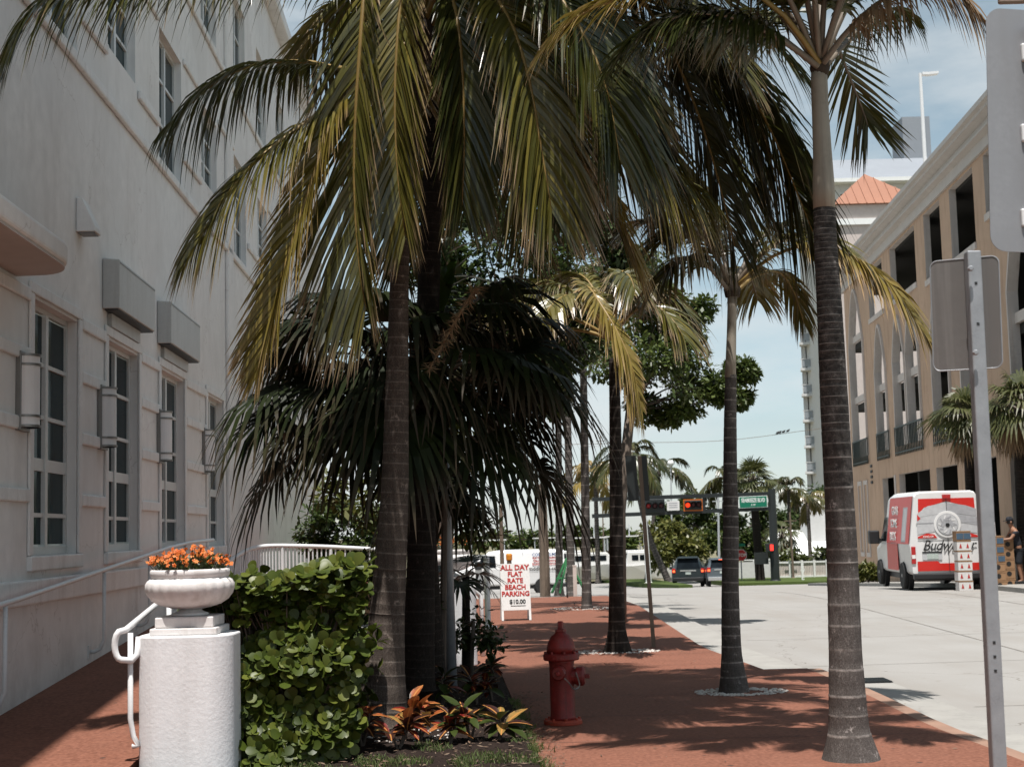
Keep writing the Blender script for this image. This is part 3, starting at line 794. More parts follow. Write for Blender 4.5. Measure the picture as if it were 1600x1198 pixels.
# ------------------------------------------------------------------ handrails
def rail(name, label, pts, r, posts, mat='whitepaint', group=None, base=None):
    b = V(base or pts[0]); t = thing(name, label, 'handrail', b, 0, group)
    MB().tube([V(p) - b for p in pts], r, 10).build('top_rail', M[mat], t, smooth=True)
    for q in posts:
        MB().tube([V(p) - b for p in q], r * 0.85, 8).build('post', M[mat], t, smooth=True)
    return t
fx = lambda y: FX0 + FS * y
rp = [(fx(y) + 0.16, y, RAMP(y) + 0.97) for y in (8.0, 12.5, 16, 19.0)] + [(fx(20.6) + .16, 20.6, RAMP(20.6) + 0.94), (fx(22.5) + .16, 22.5, RAMP(22.5) + .92)]
ps = []
for y in (9.6, 12.1, 15.5, 17.8, 20.2):
    x = fx(y) + 0.16; zr = RAMP(y) + 0.95
    ps.append([(x, y, zr), (x, y, zr - 0.70), (x - .04, y, zr - .80), (x - .10, y, zr - .83), (x - .158, y, zr - .83)])
h = rail('wall_handrail', 'long white tube handrail climbing the ramp along the white wall', rp, 0.024, ps)
for y in (9.6, 12.1, 15.5, 17.8, 20.2):
    MB().bx(-.012, 0, -.05, .05, -.07, .07).build('bracket', M['whitepaint'], h, loc=V((fx(y) + .014, y, RAMP(y) + .12)) - V(rp[0]))

# picket railing on the entrance landing
P0, P1, P2, P3 = W(352, 880, 23.0), W(400, 855, 23.4), W(480, 853, 23.6), W(592, 858, 23.8)
b0 = V((P1.x, 23.4, RAMP(23.4)))
t = thing('picket_railing', 'white picket railing with curved top rail on the entrance landing', 'railing', b0)
top = catmull([P0, P1, P2, P3], 24)
MB().tube([p - b0 for p in top], 0.035, 8).build('top_rail', M['whitepaint'], t, smooth=True)
MB().tube([V((p.x, p.y, RAMP(p.y) + 0.12)) - b0 for p in top], 0.025, 8).build('bottom_rail', M['whitepaint'], t)
for k, p in enumerate(top):
    for f in (0.0, 0.5):
        q = p if f == 0 or k == len(top) - 1 else (p + top[k+1]) / 2
        if f and k == len(top) - 1: continue
        MB().tube([V((q.x, q.y, RAMP(q.y) + 0.02)) - b0, q - b0], 0.013 if k % 6 or f else 0.03, 6).build('picket', M['whitepaint'], t)

# ------------------------------------------------------------------ urn pedestals
def pedestal(loc, lab, rot=0.0):
    t = thing('pedestal', lab, 'pedestal', loc, rot, 'white urn pedestals')
    w, dp, hh, r = 0.335, 0.30, 0.985, 0.2
    pts = []
    for cx, cy, a0 in ((w - r, -dp + r, -90), (w - r, dp - r, 0), (-w + r, dp - r, 90), (-w + r, -dp + r, 180)):
        for k in range(19):
            a = math.radians(a0 + 5 * k); pts.append((cx + r * math.cos(a), cy + r * math.sin(a), 0))
    MB().prism(pts, (0, 0, hh)).build('drum', M['pedestal'], t, bevel=0.012)
    MB().bx(-.235, .235, -.235, .235, hh + .001, hh + .05).build('plinth_step', M['cast'], t, bevel=0.008)
    MB().bx(-.205, .205, -.205, .205, hh + .052, hh + .125).build('plinth', M['cast'], t, bevel=0.008)
    return t
def urn(loc, lab):
    t = thing('urn', lab, 'urn', loc, 0, 'white garden urns')
    lob = lambda a, z: 1 + (0.035 * abs(math.cos(a * 11)) if 0.075 < z < 0.265 else 0)
    MB().lathe([(.13, 0), (.135, .012), (.11, .022), (.085, .034), (.08, .045)], seg=32).build('foot', M['cast'], t, smooth=True)
    MB().lathe([(.08, .046), (.14, .055), (.215, .08), (.262, .11), (.292, .15), (.306, .19), (.305, .225), (.29, .25), (.272, .262), (.268, .268)], seg=110, mod=lob).build('bowl', M['cast'], t, smooth=True)
    MB().lathe([(.262, .262), (.272, .272), (.282, .29), (.283, .318), (.275, .328), (.25, .328), (.245, .30)], seg=48).build('rim', M['cast'], t, smooth=True)
    return t
def flowers(loc, lab, n=230, seed=1, wd=0.30, hh=0.17):
    r = random.Random(seed)
    t = thing('orange_flowers', lab, 'flowers', loc, 0, 'orange flowers in urns')
    fo, bl = MB(), MB()
    for i in range(n * 2):
        a, q = r.random() * 6.283, math.sqrt(r.random()) * (wd - .05)
        p = V((q * math.cos(a), q * math.sin(a), r.random() * hh * .7 - .01)); d = V((r.uniform(-1, 1), r.uniform(-1, 1), r.uniform(.1, 1))).normalized()
        s = d.cross(V((0, 0, 1))).normalized(); l = r.uniform(.03, .055)
        fo.ribbon([p, p + d * l * .5, p + d * l], [.004, l * .55, 0], s, 0, .6, r.random())
    for i in range(n):
        a, q = r.random() * 6.283, math.sqrt(r.random()) * wd
        zt = hh * (1.0 - .45 * (q / wd) ** 2) * r.uniform(.55, 1.15)
        p = V((q * math.cos(a), q * math.sin(a), zt)); b = r.random()
        fo.ribbon([V((p.x * .8, p.y * .8, 0)), p], [.004, .004], V((1, 0, 0)), 0, .3, r.random())
        nrm = V((r.uniform(-1, 1), r.uniform(-1.3, .7), r.uniform(.2, 1))).normalized()
        s1 = nrm.orthogonal().normalized(); s2 = nrm.cross(s1)
        for k in range(5):
            th = 6.283 * k / 5; d = s1 * math.cos(th) + s2 * math.sin(th); sd = s2 * math.cos(th) - s1 * math.sin(th)
            bl.ribbon([p, p + d * .009 + nrm * .003, p + d * .018], [.002, .013, .003], sd, 0, .5, b)
    fo.build('foliage', M['croton_grn'], t, attr=True); bl.build('blossoms', M['orange'], t, attr=True)
    return t
p1 = V((-2.345, 10.55, 0))
pedestal(p1, 'rough white plaster pedestal with rounded corners between the ramp rail and the green hedge')
u1 = p1 + V((0, 0, 1.112))
urn(u1, 'white scalloped urn on the pedestal next to the green hedge')
MB_soil = None
flowers(u1 + V((0, 0, .30)), 'dense orange flowers growing in the urn next to the green hedge', 240, 3)
p2 = V((-0.86, 18.6, 0.0))
pedestal(p2, 'white pedestal behind the grey post and the dark palm trunk', 0.05)
urn(p2 + V((0, 0, 1.112)), 'white urn on the pedestal behind the grey post')
flowers(p2 + V((0, 0, 1.412)), 'orange flowers growing in the urn behind the grey post', 110, 5, .3, .2)

# short looped handrail fixed to the near pedestal
pA, pB = W(247, 942, 11.3), W(196, 984, 10.35)
lp = [W(330, 880, 13.4), pA, pB]
for k in range(1, 9):
    a = math.pi / 2 + math.pi * k / 8
    c = pB + V((-0.005, -.02, -.10)); lp.append(c + V((0.045 * math.cos(a) - .012, -0.03, 0.10 * math.sin(a))))
lp += [pB + V((0.05, -.02, -.21)), pB + V((.085, 0, -.17)), pB + V((.09, .02, -.05))]
q = pB + V((.035, .0, -.02))
rail('looped_handrail', 'white tube handrail with looped end fixed to the plaster pedestal beside the ramp', lp, 0.023,
     [[q, V((q.x, q.y, 0.42)), V((q.x + .02, q.y, 0.30)), V((q.x + .06, q.y, .235)), V((p1.x - .362, q.y, .23))],
      [pA + V((.06, 0.1, .02)), V((pA.x + .06, pA.y + .1, RAMP(11.3)))]], base=(pB.x, pB.y, 0.0))
qa, qb = W(718, 902, 19.4), W(748, 928, 19.8)
rail('looped_handrail', 'bent white tube handrail right of the pedestal behind the grey post', [W(690, 885, 19.0), qa, qb, V((qb.x + .03, qb.y, qb.z - .06)), V((qb.x + .035, qb.y, 0.0))], 0.03, [], base=(qb.x, qb.y, 0))

# ------------------------------------------------------------------ tan building on the right
RX0, RS = 12.22, 0.064
RB = thing('tan_building', 'tan stucco parking building with tall pointed arches, cream reveals and heavy cornice', 'building', (RX0, 0, 0), -math.atan(RS))
ARCH = [(68.4, 72.0, 4.75, 12.75, 2.6), (63.2, 65.5, 4.75, 10.2, 1.9), (59.1, 61.3, 4.75, 10.0, 1.7), (56.4, 58.6, 4.75, 10.0, 1.7), (51.5, 54.0, 4.75, 9.97, 1.7),
        (47.4, 49.6, 4.75, 9.97, 1.7), (40.2, 43.4, 4.75, 10.6, 2.2), (35, 38, 4.75, 10.6, 2.2)]
TOPO = [(67.0, 71.6, 13.0, 13.1, 0), (62.95, 66.4, 10.85, 13.1, 0), (56.1, 61.1, 10.85, 13.1, 0), (51.7, 54.4, 10.6, 13.1, 0), (46.9, 50.2, 10.6, 13.1, 0), (41.0, 45.5, 11.2, 13.1, 0), (35, 39.6, 11.2, 13.1, 0)]
GRD = [(62.7, 65.3, 0.2, 3.55, 0), (55.6, 61.5, -0.6, 3.6, 0), (51.2, 54.5, 0.2, 3.58, 0), (46.0, 50.1, -0.4, 3.6, 0), (39, 44.5, -0.4, 3.6, 0)]
rf = lambda u, z, d: (d, u, z)
mb = MB()
pierced(mb, (30, 73.2), (-2.6, 13.2), ARCH + TOPO[1:] + GRD, 0.24, rf, 1, 14)
for a, b, c, d in ((30, 0, 12, 0),):
    mb.poly([(0, 30, -2.6), (12, 30, -2.6), (12, 30, 13.2), (0, 30, 13.2)])
mb.build('wall', [M['tan'], M['cream']], RB)
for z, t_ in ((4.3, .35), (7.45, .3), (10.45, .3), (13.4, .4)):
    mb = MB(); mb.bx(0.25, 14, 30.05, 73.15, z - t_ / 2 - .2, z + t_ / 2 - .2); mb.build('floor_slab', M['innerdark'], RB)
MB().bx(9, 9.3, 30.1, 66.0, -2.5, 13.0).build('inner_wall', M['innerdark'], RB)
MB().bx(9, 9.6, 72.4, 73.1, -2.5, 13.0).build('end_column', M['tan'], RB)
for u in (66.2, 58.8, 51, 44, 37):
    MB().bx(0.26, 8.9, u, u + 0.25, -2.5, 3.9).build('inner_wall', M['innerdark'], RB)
for a, b, z0, z1, ah in ARCH:                 # transoms and trims
    for z in ((7.42, 10.4) if z1 > 11 else (7.42,)):
        MB().bx(0.10, 0.235, a - .02, b + .02, z, z + 0.32).build('transom', M['cream'], RB)
    pts = [(-.03, a - .07, z0)]
    for k in range(15):
        tt = -1 + 2 * k / 14
        pts.append((-.03, (a + b) / 2 + tt * ((b - a) / 2 + .07), z1 - ah + (ah + .09) * (1 - abs(tt) ** 1.75)))
    pts.append((-.03, b + .07, z0))
    MB().tube(pts, 0.085, 4, phase=math.pi / 4).build('arch_trim', M['cream'], RB)
    rb = MB(); rb.bx(-0.12, -.06, a - .25, b + .25, 5.5, 5.56).bx(-.12, -.06, a - .25, b + .25, 4.45, 4.5)
    n = int((b - a + .5) / 0.28)
    for k in range(n + 1):
        u = a - .25 + (b - a + .5) * k / n
        rb.bx(-.11, -.07, u - .02, u + .02, 4.35, 5.52)
    rb.build('balcony_railing', M['blackiron'], RB)
for a, b, z0, z1, ah in TOPO[1:]:
    MB().bx(-.06, 0.3, a - .05, b + .05, z0 - .22, z0 - .005).build('sill', M['cream'], RB)
pr = [(0.0, 13.202), (-0.10, 13.202), (-0.10, 13.56), (-0.32, 13.62), (-0.32, 13.69), (-0.22, 13.74), (-0.22, 13.90), (-0.50, 14.00), (-0.50, 14.10), (-0.62, 14.14), (-0.62, 14.30), (0.4, 14.30), (0.4, 13.202)]
MB().prism([(x, 30, z) for x, z in pr], (0, 43.6, 0)).build('cornice', M['cornice'], RB)
MB().bx(0.41, 14, 30, 73.2, 13.72, 13.9).build('roof_deck', M['gutter'], RB)
for u in (69.0, 70.6):                        # framed panels on the last bay
    f = MB(); f.bx(-.05, -.003, u, u + .12, .2, 3.4).bx(-.05, -.003, u + .9, u + 1.02, .2, 3.4).bx(-.052, -.003, u, u + 1.02, 3.4, 3.6).bx(-.052, -.003, u, u + 1.02, 0.0, .2)
    f.build('panel_frame', M['cream'], RB)
for u, z in ((67.6, 3.4), (66.3, -0.1)):
    for k in range(4):
        MB().bx(-.04, -.003, u, u + .45, z + .25 * k, z + .25 * k + .12).build('vent_slat', M['vandark'], RB)
mb = MB(); mb.bx(-.04, -.003, 62.2, 62.45, 0.2, 3.6); mb.build('downpipe', M['cream'], RB)

# roof-deck lamp
b0 = W(1437, 262, 58.0); b0.z = 15.4
hd = W(1428, 97, 58.0)
t = thing('roof_lamp', 'tall thin white lamp pole on the roof deck of the tan building', 'lamp', (b0.x + .35, 58.4, 13.9))
MB().tube([(0, 0, 0), (0, 0, 6.0)], [0.09, 0.065], 8).build('pole', M['whitepaint'], t)
MB().prism([(0.06, -.12, 5.92), (.3, -.16, 5.9), (.72, -.13, 5.94), (.72, .13, 5.94), (.3, .16, 5.9), (0.06, .12, 5.92)], (0, 0, .1)).build('lamp_head', M['whitepaint'], t)

# ------------------------------------------------------------------ far buildings
def tower(label):
    Y0 = 166.0; c = W(1254, 600, Y0); x0 = c.x
    t = thing('apartment_tower', label, 'building', (x0, Y0, -2.5), -0.21)
    zt = 29.5
    MB().bx(2.2, 22, 0.02, 16, 0, zt).build('core_wall', M['bldgwhite'], t)
    MB().bx(0, 0.5, 0.6, 14, 0, zt).build('side_wall', M['bldgwhite'], t)
    MB().bx(.51, 2.19, 1.7, 14, 0, zt).build('recess_wall', M['bldgwhite'], t)
    z = 0.9; k = 0
    while z < zt - 1:
        bal = MB().bx(-0.15, 12, -1.35, 0.59, z, z + .28).build('balcony', M['bldgwhite'], t)
        rl = MB().bx(0, 11.9, -1.30, -1.25, z + .45, z + 1.25)
        rl.build('balcony_panel', M['railglass'], bal)
        r2 = MB().bx(-0.1, 12, -1.34, -1.24, z + 1.25, z + 1.33)
        for q in range(9): r2.bx(q * 1.45, q * 1.45 + .08, -1.33, -1.25, z + .28, z + 1.25)
        r2.build('balcony_rail', M['bldgwhite'], bal)
        for q in (2.7, 7.5):
            w = MB().bx(q - .1, q + 2.3, -.03, .0, z + .35, z + 2.5).build('window', M['frame'], t)
            MB().bx(q, q + 1.05, -.06, -.035, z + .4, z + 2.4).build('pane', M['glass'], w)
            MB().bx(q + 1.15, q + 2.2, -.06, -.035, z + .4, z + 2.4).build('pane', M['glass'], w)
        z += 2.93
    MB().bx(-.3, 22.2, -1.4, 16.2, zt, zt + .5).build('roof', M['roofgrey'], t)
tower('white apartment tower with stacked grey railed balconies behind the tan building')
Yh = 150.0
c = W(1296, 240, Yh); c2 = W(1500, 222, Yh)
t = thing('high_rise', 'pale high rise top with grey roof, window row and rooftop box above the orange roof', 'building', (c.x, Yh, -2.5))
zr = c.z + 2.5; wd = c2.x - c.x
MB().bx(0, wd, 0, 18, 0, zr - 3.4).build('wall', M['bldgwhite'], t)
MB().bx(-1.2, wd + 1, -1.4, 19, zr - 3.39, zr - 3.0).build('roof_edge', M['inkwhite'], t)
MB().prism([(-1.0, -1.2, zr - 2.99), (wd + 1, -1.2, zr - 2.99), (wd + 1, 3.5, zr + .15), (-1.0, 3.5, zr + .15)], (0, 14, 0)).build('roof', M['roofgrey'], t)
for q in (0.8, 5.3, 9.8):
    w = MB().bx(q, q + 3.8, -.06, -.004, zr - 6.6, zr - 4.2).build('window', M['frame'], t)
    for s in range(4): MB().bx(q + .12 + s * .92, q + .92 + s * .92, -.1, -.065, zr - 6.4, zr - 4.4).build('pane', M['glass2'], w)
pb = W(1412, 235, Yh + 4); pt = W(1412, 183, Yh + 4); pe = W(1455, 235, Yh + 4)
MB().bx(pb.x - c.x, pe.x - c.x, 4, 8.5, zr - .5, pt.z + 2.5).build('rooftop_box', M['roofgrey'], t)
Yo = 96.0
a, e0, e1 = W(1368, 264, Yo), W(1300, 319, Yo), W(1450, 306, Yo)
t = thing('orange_roof_house', 'pale building with orange standing seam hip roof rising behind the tan building', 'building', (e0.x, Yo, -2.5))
L = e1.x - e0.x; ze = e0.z + 2.5; za = a.z + 2.5; m_ = L / 2 - .2
MB().bx(.3, L - .3, .3, L - .3, 0, ze - .02).build('wall', M['peach'], t)
MB().bx(.1, L - .1, .1, L - .1, ze - 1.4, ze - 1.0).build('band', M['inkwhite'], t)
rb = MB(); q = [(0, 0, ze), (L, 0, ze), (L, L, ze), (0, L, ze)]; ap = (m_, m_, za + .4)
rb.poly(q[::-1])
for i in range(4): rb.poly([q[i], q[(i + 1) % 4], ap])
rb.build('roof', M['rooforange'], t)
rs = MB()
for k in range(1, 11):
    u = L * k / 11; h = min(u / m_, (L - u) / (L - m_))
    rs.bar((u, -.02, ze + .03), (u, m_ * h - .02, ze + (za + .4 - ze) * h + .03), .05)
rs.build('roof_seam', M['rooforange'], t)
# low white house and garden wall beyond the traffic signal
Yl = 128.0
a, b, c = W(1222, 868, Yl), W(1222, 833, Yl), W(1330, 830, Yl)
t = thing('low_white_house', 'low white house with flat white roof beyond the picket fence', 'building', (a.x, Yl, -2.4))
L = c.x - a.x
MB().bx(0, L, 0, 9, 0, a.z + 2.4 - .1).build('wall', M['bldgwhite'], t)
MB().prism([(-.6, -.8, a.z + 2.42), (L + .5, -.8, a.z + 2.42), (L + .5, 4, b.z + 2.4), (-.6, 4, b.z + 2.4)], (0, 3, .25)).build('roof', M['inkwhite'], t)
MB().bx(2.7, 4.6, 2, 5, b.z + 1.5, b.z + 5.0).build('chimney_block', M['bldgwhite'], t)
MB().bx(2.9, 3.9, -.05, -.004, .6, 1.9).build('window', M['glass2'], t)
MB().bx(.4, 1.6, -.05, -.004, .6, 1.9).build('window', M['glass2'], t)
Yw = 106.0
a, b, c = W(1098, 914, Yw), W(1098, 879, Yw), W(1206, 876, Yw)
t = thing('garden_wall', 'plain white garden wall between the parked cars and the signal pole', 'wall', (a.x, Yw, gz(Yw)))
hw = b.z - gz(Yw); L = c.x - a.x
for k in range(4):
    MB().bx(L * k / 4 + .01, L * (k + 1) / 4 - .01, 0, .2, -.2, hw).build('wall_panel', M['bldgwhite'], t)
    MB().bx(L * k / 4 - .12, L * k / 4 + .12, -.06, .26, -.2, hw + .06).build('pier', M['bldgwhite'], t)
MB().bx(-.1, L + .1, -.03, .23, hw + .07, hw + .14).build('coping', M['inkwhite'], t)
Yf = 104.0
a, c = W(1216, 912, Yf), W(1312, 909, Yf)
t = thing('white_fence', 'white rail fence in front of the low white house', 'fence', (a.x, Yf, gz(Yf)))
L = c.x - a.x
for k in range(6): MB().bx(L * k / 5 - .07, L * k / 5 + .07, -.07, .07, -.2, 1.35).build('post', M['inkwhite'], t)
for z in (.15, 1.15): MB().bx(0, L, .08, .14, z, z + .12).build('fence_rail', M['inkwhite'], t)
for k in range(38):
    u = L * (k + .5) / 38; MB().bx(u - .045, u + .045, .145, .165, .05, 1.2).build('picket', M['cream'], t)

# ------------------------------------------------------------------ palms
def frond(palm, base, ctrl, n=62, L=0.85, mat='frond', rmat='rachis', droop=0.55, width=0.034, r0=0.024, start=0.16, seed=None, roll=0.0, lift=0.25, sweep=(32, 62), bal=(1.0, 1.0), ragged=0.12):
    r = random.Random(seed if seed is not None else rnd.random())
    P = catmull(ctrl, 40); P = [p - base for p in P]
    S = None; frames = []
    for i in range(40):
        T = (P[min(i+1, 39)] - P[max(i-1, 0)]).normalized()
        if S is None:
            S = T.cross(V((0, 0, 1)))
            S = S.normalized() if S.length > .05 else V((1, 0, 0))
            S = Matrix.Rotation(roll, 3, T) @ S
        S = (S - T * S.dot(T)).normalized()
        frames.append((P[i], T, S, S.cross(T)))
    n = int(n * 1.4); width *= .84
    lm = MB()
    for k in range(n):
        t = start + (1 - start) * (k + 0.5) / n
        fi = t * 39; i = min(int(fi), 38); fr = fi - i
        p = frames[i][0].lerp(frames[i+1][0], fr); _, T, S, N = frames[i]
        prof = (0.45 + 0.55 * math.sin(math.pi * min(1, 0.12 + (t - start) / (1 - start) * 0.72))) * (1.0 if t < .8 else 1 - (t - .8) * 2.2)
        for sd, bl in ((-1, bal[0]), (1, bal[1])):
            if r.random() < 0.03: continue
            sw = math.radians(sweep[0] + (sweep[1] - sweep[0]) * t + r.uniform(-5, 5))
            d = (S * sd * math.cos(sw) + T * math.sin(sw) + N * (lift + r.uniform(-.12, .12))).normalized()
            ln = L * prof * bl * r.uniform(1 - ragged * 1.4, 1 + ragged * .5)
            dr = droop * r.uniform(.75, 1.3)
            pts = []
            for s in (0, .22, .5, .78, 1.0):
                pts.append(p + d * ln * s * (1 - .3 * min(1, dr) * s) + V((0, 0, -dr * ln * s ** 1.7)))
            w = T - d * T.dot(d); w = w.normalized()
            w = Matrix.Rotation(r.uniform(-.5, .5), 3, d) @ w
            ww = width * r.uniform(.8, 1.15) * (1 if t < .85 else .7)
            lm.ribbon(pts, [ww * .55, ww, ww * .9, ww * .5, 0], w, 0, r.uniform(.86, 1.08), min(1, max(0, r.gauss(.5, .25))))
    fo = lm.build('frond', M[mat], palm, attr=True)
    MB().tube([f[0] for f in frames[::3]] + [frames[-1][0]], [r0 * (1 - .86 * i / 13) for i in range(14)] + [r0 * .1], 6).build('rachis', M[rmat], fo, smooth=True)
    return fo

def arc(hub, az, el, length, droop):
    """control points of a frond leaving hub at azimuth az (0 = away, +90 = right)"""
    a = math.radians(az); e = math.radians(el); h = V((math.sin(a), math.cos(a), 0)); out = []
    for s in (0, .2, .42, .65, .85, 1.0):
        out.append(hub + h * length * math.cos(e) * (s - .12 * droop * s * s) + V((0, 0, length * (math.sin(e) * s - droop * s * s))))
    return out

def palm_trunk(palm, base, path, ring, mat, name='trunk', darkness=None, seed=1, seg=18, scar=1.0):
    """path: (point, radius) list; ring: spacing of the leaf scars"""
    r = random.Random(seed)
    P = catmull([p for p, _ in path], 80); rad = [q for _, q in path]
    lens = [0]
    for a, b in zip(P, P[1:]): lens.append(lens[-1] + (b - a).length)
    tot = lens[-1]
    def at(s):
        s = max(0, min(tot, s))
        for i in range(79):
            if lens[i+1] >= s:
                f = (s - lens[i]) / max(1e-6, lens[i+1] - lens[i]); return P[i].lerp(P[i+1], f)
        return P[-1]
    def rd(s):
        u = 0.0
        for i in range(79):
            if lens[i+1] >= s or i == 78:
                u = min(1.0, (i + (s - lens[i]) / max(1e-6, lens[i+1] - lens[i])) / 79.0) * (len(rad) - 1); break
        k = min(int(u), len(rad) - 2); return rad[k] + (rad[k+1] - rad[k]) * (u - k)
    pts, rr, av, bv = [], [], [], []; s = 0.0
    while s < tot:
        h = (ring(s / tot) if callable(ring) else ring) * r.uniform(.62, 1.35)
        dk = max(0, min(1, (darkness(s / tot) if darkness else 0) + r.uniform(-.12, .12)))
        for q, f, a in ((0, 1.010, 1), (.05, 1.012, .8), (.10, .996, 0), (.5, .998, 0), (.95, 1.004, .1)):
            if s + q * h >= tot: break
            pts.append(at(s + q * h) - base); rr.append(rd(s + q * h) * f * r.uniform(.99, 1.01)); av.append(a * scar * r.uniform(.5, 1)); bv.append(dk)
        s += h
    pts.append(at(tot) - base); rr.append(rd(tot)); av.append(0); bv.append(0)
    m = MB().tube(pts, rr, seg, True, av, bv)
    return m.build(name, M[mat], palm, smooth=True, attr=True)

def pxpath(rows, Y):
    return [(W(x, y, Y), w / 2 * Y / FPX) for x, y, w in rows]

PG = 'palms along the sidewalk and street'
# palm on the right, nearest sidewalk palm
Y = 10.46; b = W(1330, 1187, Y); b.z = 0.0
t = thing('palm_tree', 'ringed grey palm trunk with pale crownshaft beside the leaning galvanised sign post', 'palm tree', b)
palm_trunk(t, b, pxpath([(1330, 1190, 92), (1328, 1160, 74), (1326, 1130, 61), (1321, 1020, 50), (1317, 900, 48.5), (1311, 770, 45), (1304, 640, 43.5), (1297, 500, 40), (1290, 380, 36), (1288, 322, 34)], Y),
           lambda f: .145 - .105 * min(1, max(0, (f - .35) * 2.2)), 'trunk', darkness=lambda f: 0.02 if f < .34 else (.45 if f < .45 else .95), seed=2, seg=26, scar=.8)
sh = MB().tube([p - b for p, _ in pxpath([(1288, 326, 1), (1287, 295, 1), (1285, 240, 1), (1282, 180, 1), (1280, 130, 1), (1280, 100, 1)], Y)], [x / 2 * Y / FPX for x in (35, 35, 30, 27, 27, 25)], 18)
sh.build('crownshaft', M['shaft'], t, smooth=True)
hub = W(1281, 108, Y)
MB().tube([hub - b + V((0, 0, -.06)), hub - b, hub - b + V((0, 0, .10))], [.055, .075, .06], 12).build('crown_fibre', M['fibre'], t, smooth=True)
kw = dict(n=58, L=0.62, width=.036, mat='frondgreen', rmat='petiole', r0=.026)
w = lambda pts: [W(x, y, d) for x, y, d in pts]
frond(t, b, w([(1278, 104, 10.4), (1235, 72, 10.3), (1190, 46, 10.2), (1140, 26, 10.1), (1075, 22, 10.0), (1010, 45, 9.95)]), droop=.85, start=.25, seed=1, **kw)
frond(t, b, w([(1280, 100, 10.4), (1220, 20, 10.2), (1130, -35, 10.0), (1040, -30, 9.9), (970, -2, 9.85), (900, 26, 9.8), (838, 92, 9.8)]), n=60, L=.42, width=.034, mat='frondgold', rmat='rachis', droop=.55, start=.3, seed=2)
frond(t, b, w([(1286, 100, 10.4), (1325, 48, 10.3), (1372, 5, 10.1), (1430, -25, 9.9), (1490, -15, 9.8), (1545, 40, 9.7)]), n=56, L=.42, width=.03, mat='deadfan', rmat='petiole', droop=1.0, start=.22, seed=3)
frond(t, b, w([(1287, 106, 10.5), (1318, 72, 10.8), (1350, 38, 11.2), (1385, 15, 11.6), (1425, 25, 11.9)]), n=44, L=.5, width=.03, mat='frondgreen', rmat='petiole', droop=.9, start=.25, seed=33)
frond(t, b, w([(1284, 100, 10.5), (1296, 58, 11.2), (1308, 72, 11.7), (1328, 122, 12.0), (1348, 172, 12.1), (1356, 196, 12.1)]), n=30, L=.62, width=.03, mat='frondgreen', rmat='petiole', droop=.1, start=.3, seed=4, sweep=(40, 70), lift=0)
for k, (az, el, ln, dr) in enumerate([(-60, 62, 2.4, .5), (20, 72, 2.5, .4), (75, 66, 2.4, .45), (140, 66, 2.2, .5), (-130, 60, 2.4, .55), (-95, 45, 2.4, .7), (-20, 55, 2.4, .55), (170, 74, 2.4, .4), (-165, 58, 2.9, .48), (-138, 52, 2.9, .48), (-112, 60, 2.9, .45), (155, 60, 2.8, .48), (-150, 66, 3.0, .45)]):  # last fronds rise out of view, added only to shade the near walk
    frond(t, b, arc(hub, az, el, ln, dr), droop=.6, seed=20 + k, start=.2, **kw)
for k in range(7):
    a = rnd.random() * 6.28; d = V((math.cos(a) * .1, math.sin(a) * .1, rnd.uniform(.1, .35)))
    MB().ribbon([hub - b, hub - b + d * .5, hub - b + d], [.03, .05, 0], V((1, 0, 0)), 0, 1, .8).build('leaf_sheath', M['frondgold' if k % 2 else 'deadfan'], t, attr=True)

# second palm
Y = 14.81; b = W(1145, 1081, Y); b.z = 0.0
t = thing('palm_tree', 'slender ringed palm with smooth pale crownshaft rising from white pebbles by the kerb', 'palm tree', b)
palm_trunk(t, b, pxpath([(1147, 1082, 50), (1146, 1062, 42), (1143, 1015, 31), (1141, 920, 27), (1142, 820, 24.5), (1141, 740, 22), (1141, 660, 20), (1142, 586, 18)], Y),
           lambda f: .15 - .05 * f, 'trunk', darkness=lambda f: 0.05 if f < .5 else .38, seed=5, seg=20)
MB().tube([p - b for p, _ in pxpath([(1141, 590, 1), (1142, 560, 1), (1143, 520, 1), (1144, 480, 1), (1144, 455, 1)], Y)], [x / 2 * Y / FPX for x in (18, 16.5, 15, 15, 16)], 14).build('crownshaft', M['shaft'], t, smooth=True)
hub = W(1144, 452, Y)
MB().tube([hub - b + V((0, 0, -.08)), hub - b, hub - b + V((0, 0, .14))], [.075, .09, .05], 10).build('crown_fibre', M['fibre'], t, smooth=True)
kw2 = dict(n=46, L=0.62, width=.04, mat='frond', rmat='petiole', r0=.026)
frond(t, b, w([(1146, 452, 14.8), (1200, 405, 14.6), (1260, 384, 14.4), (1320, 398, 14.2), (1385, 440, 14.0), (1448, 528, 13.9)]), n=88, L=.78, width=.048, mat='frondgold', droop=.6, start=.35, seed=41, sweep=(10, 40), r0=.024)
frond(t, b, w([(1150, 456, 14.8), (1180, 432, 15.0), (1215, 424, 15.2), (1240, 455, 15.4), (1256, 505, 15.5)]), n=36, L=.42, width=.035, mat='frond', droop=.7, start=.3, seed=42)
frond(t, b, w([(1140, 456, 14.8), (1112, 422, 14.5), (1085, 402, 14.3), (1058, 408, 14.1), (1030, 440, 14.0)]), droop=.75, start=.25, seed=43, **kw2)
for k, (az, el, ln, dr) in enumerate([(-80, 60, 2.2, .55), (-20, 68, 2.2, .5), (60, 60, 2.2, .55), (120, 50, 2.0, .62), (-140, 52, 2.1, .62), (20, 40, 2.0, .6)]):
    frond(t, b, arc(hub, az, el, ln, dr), droop=.55, seed=50 + k, start=.2, **kw2)

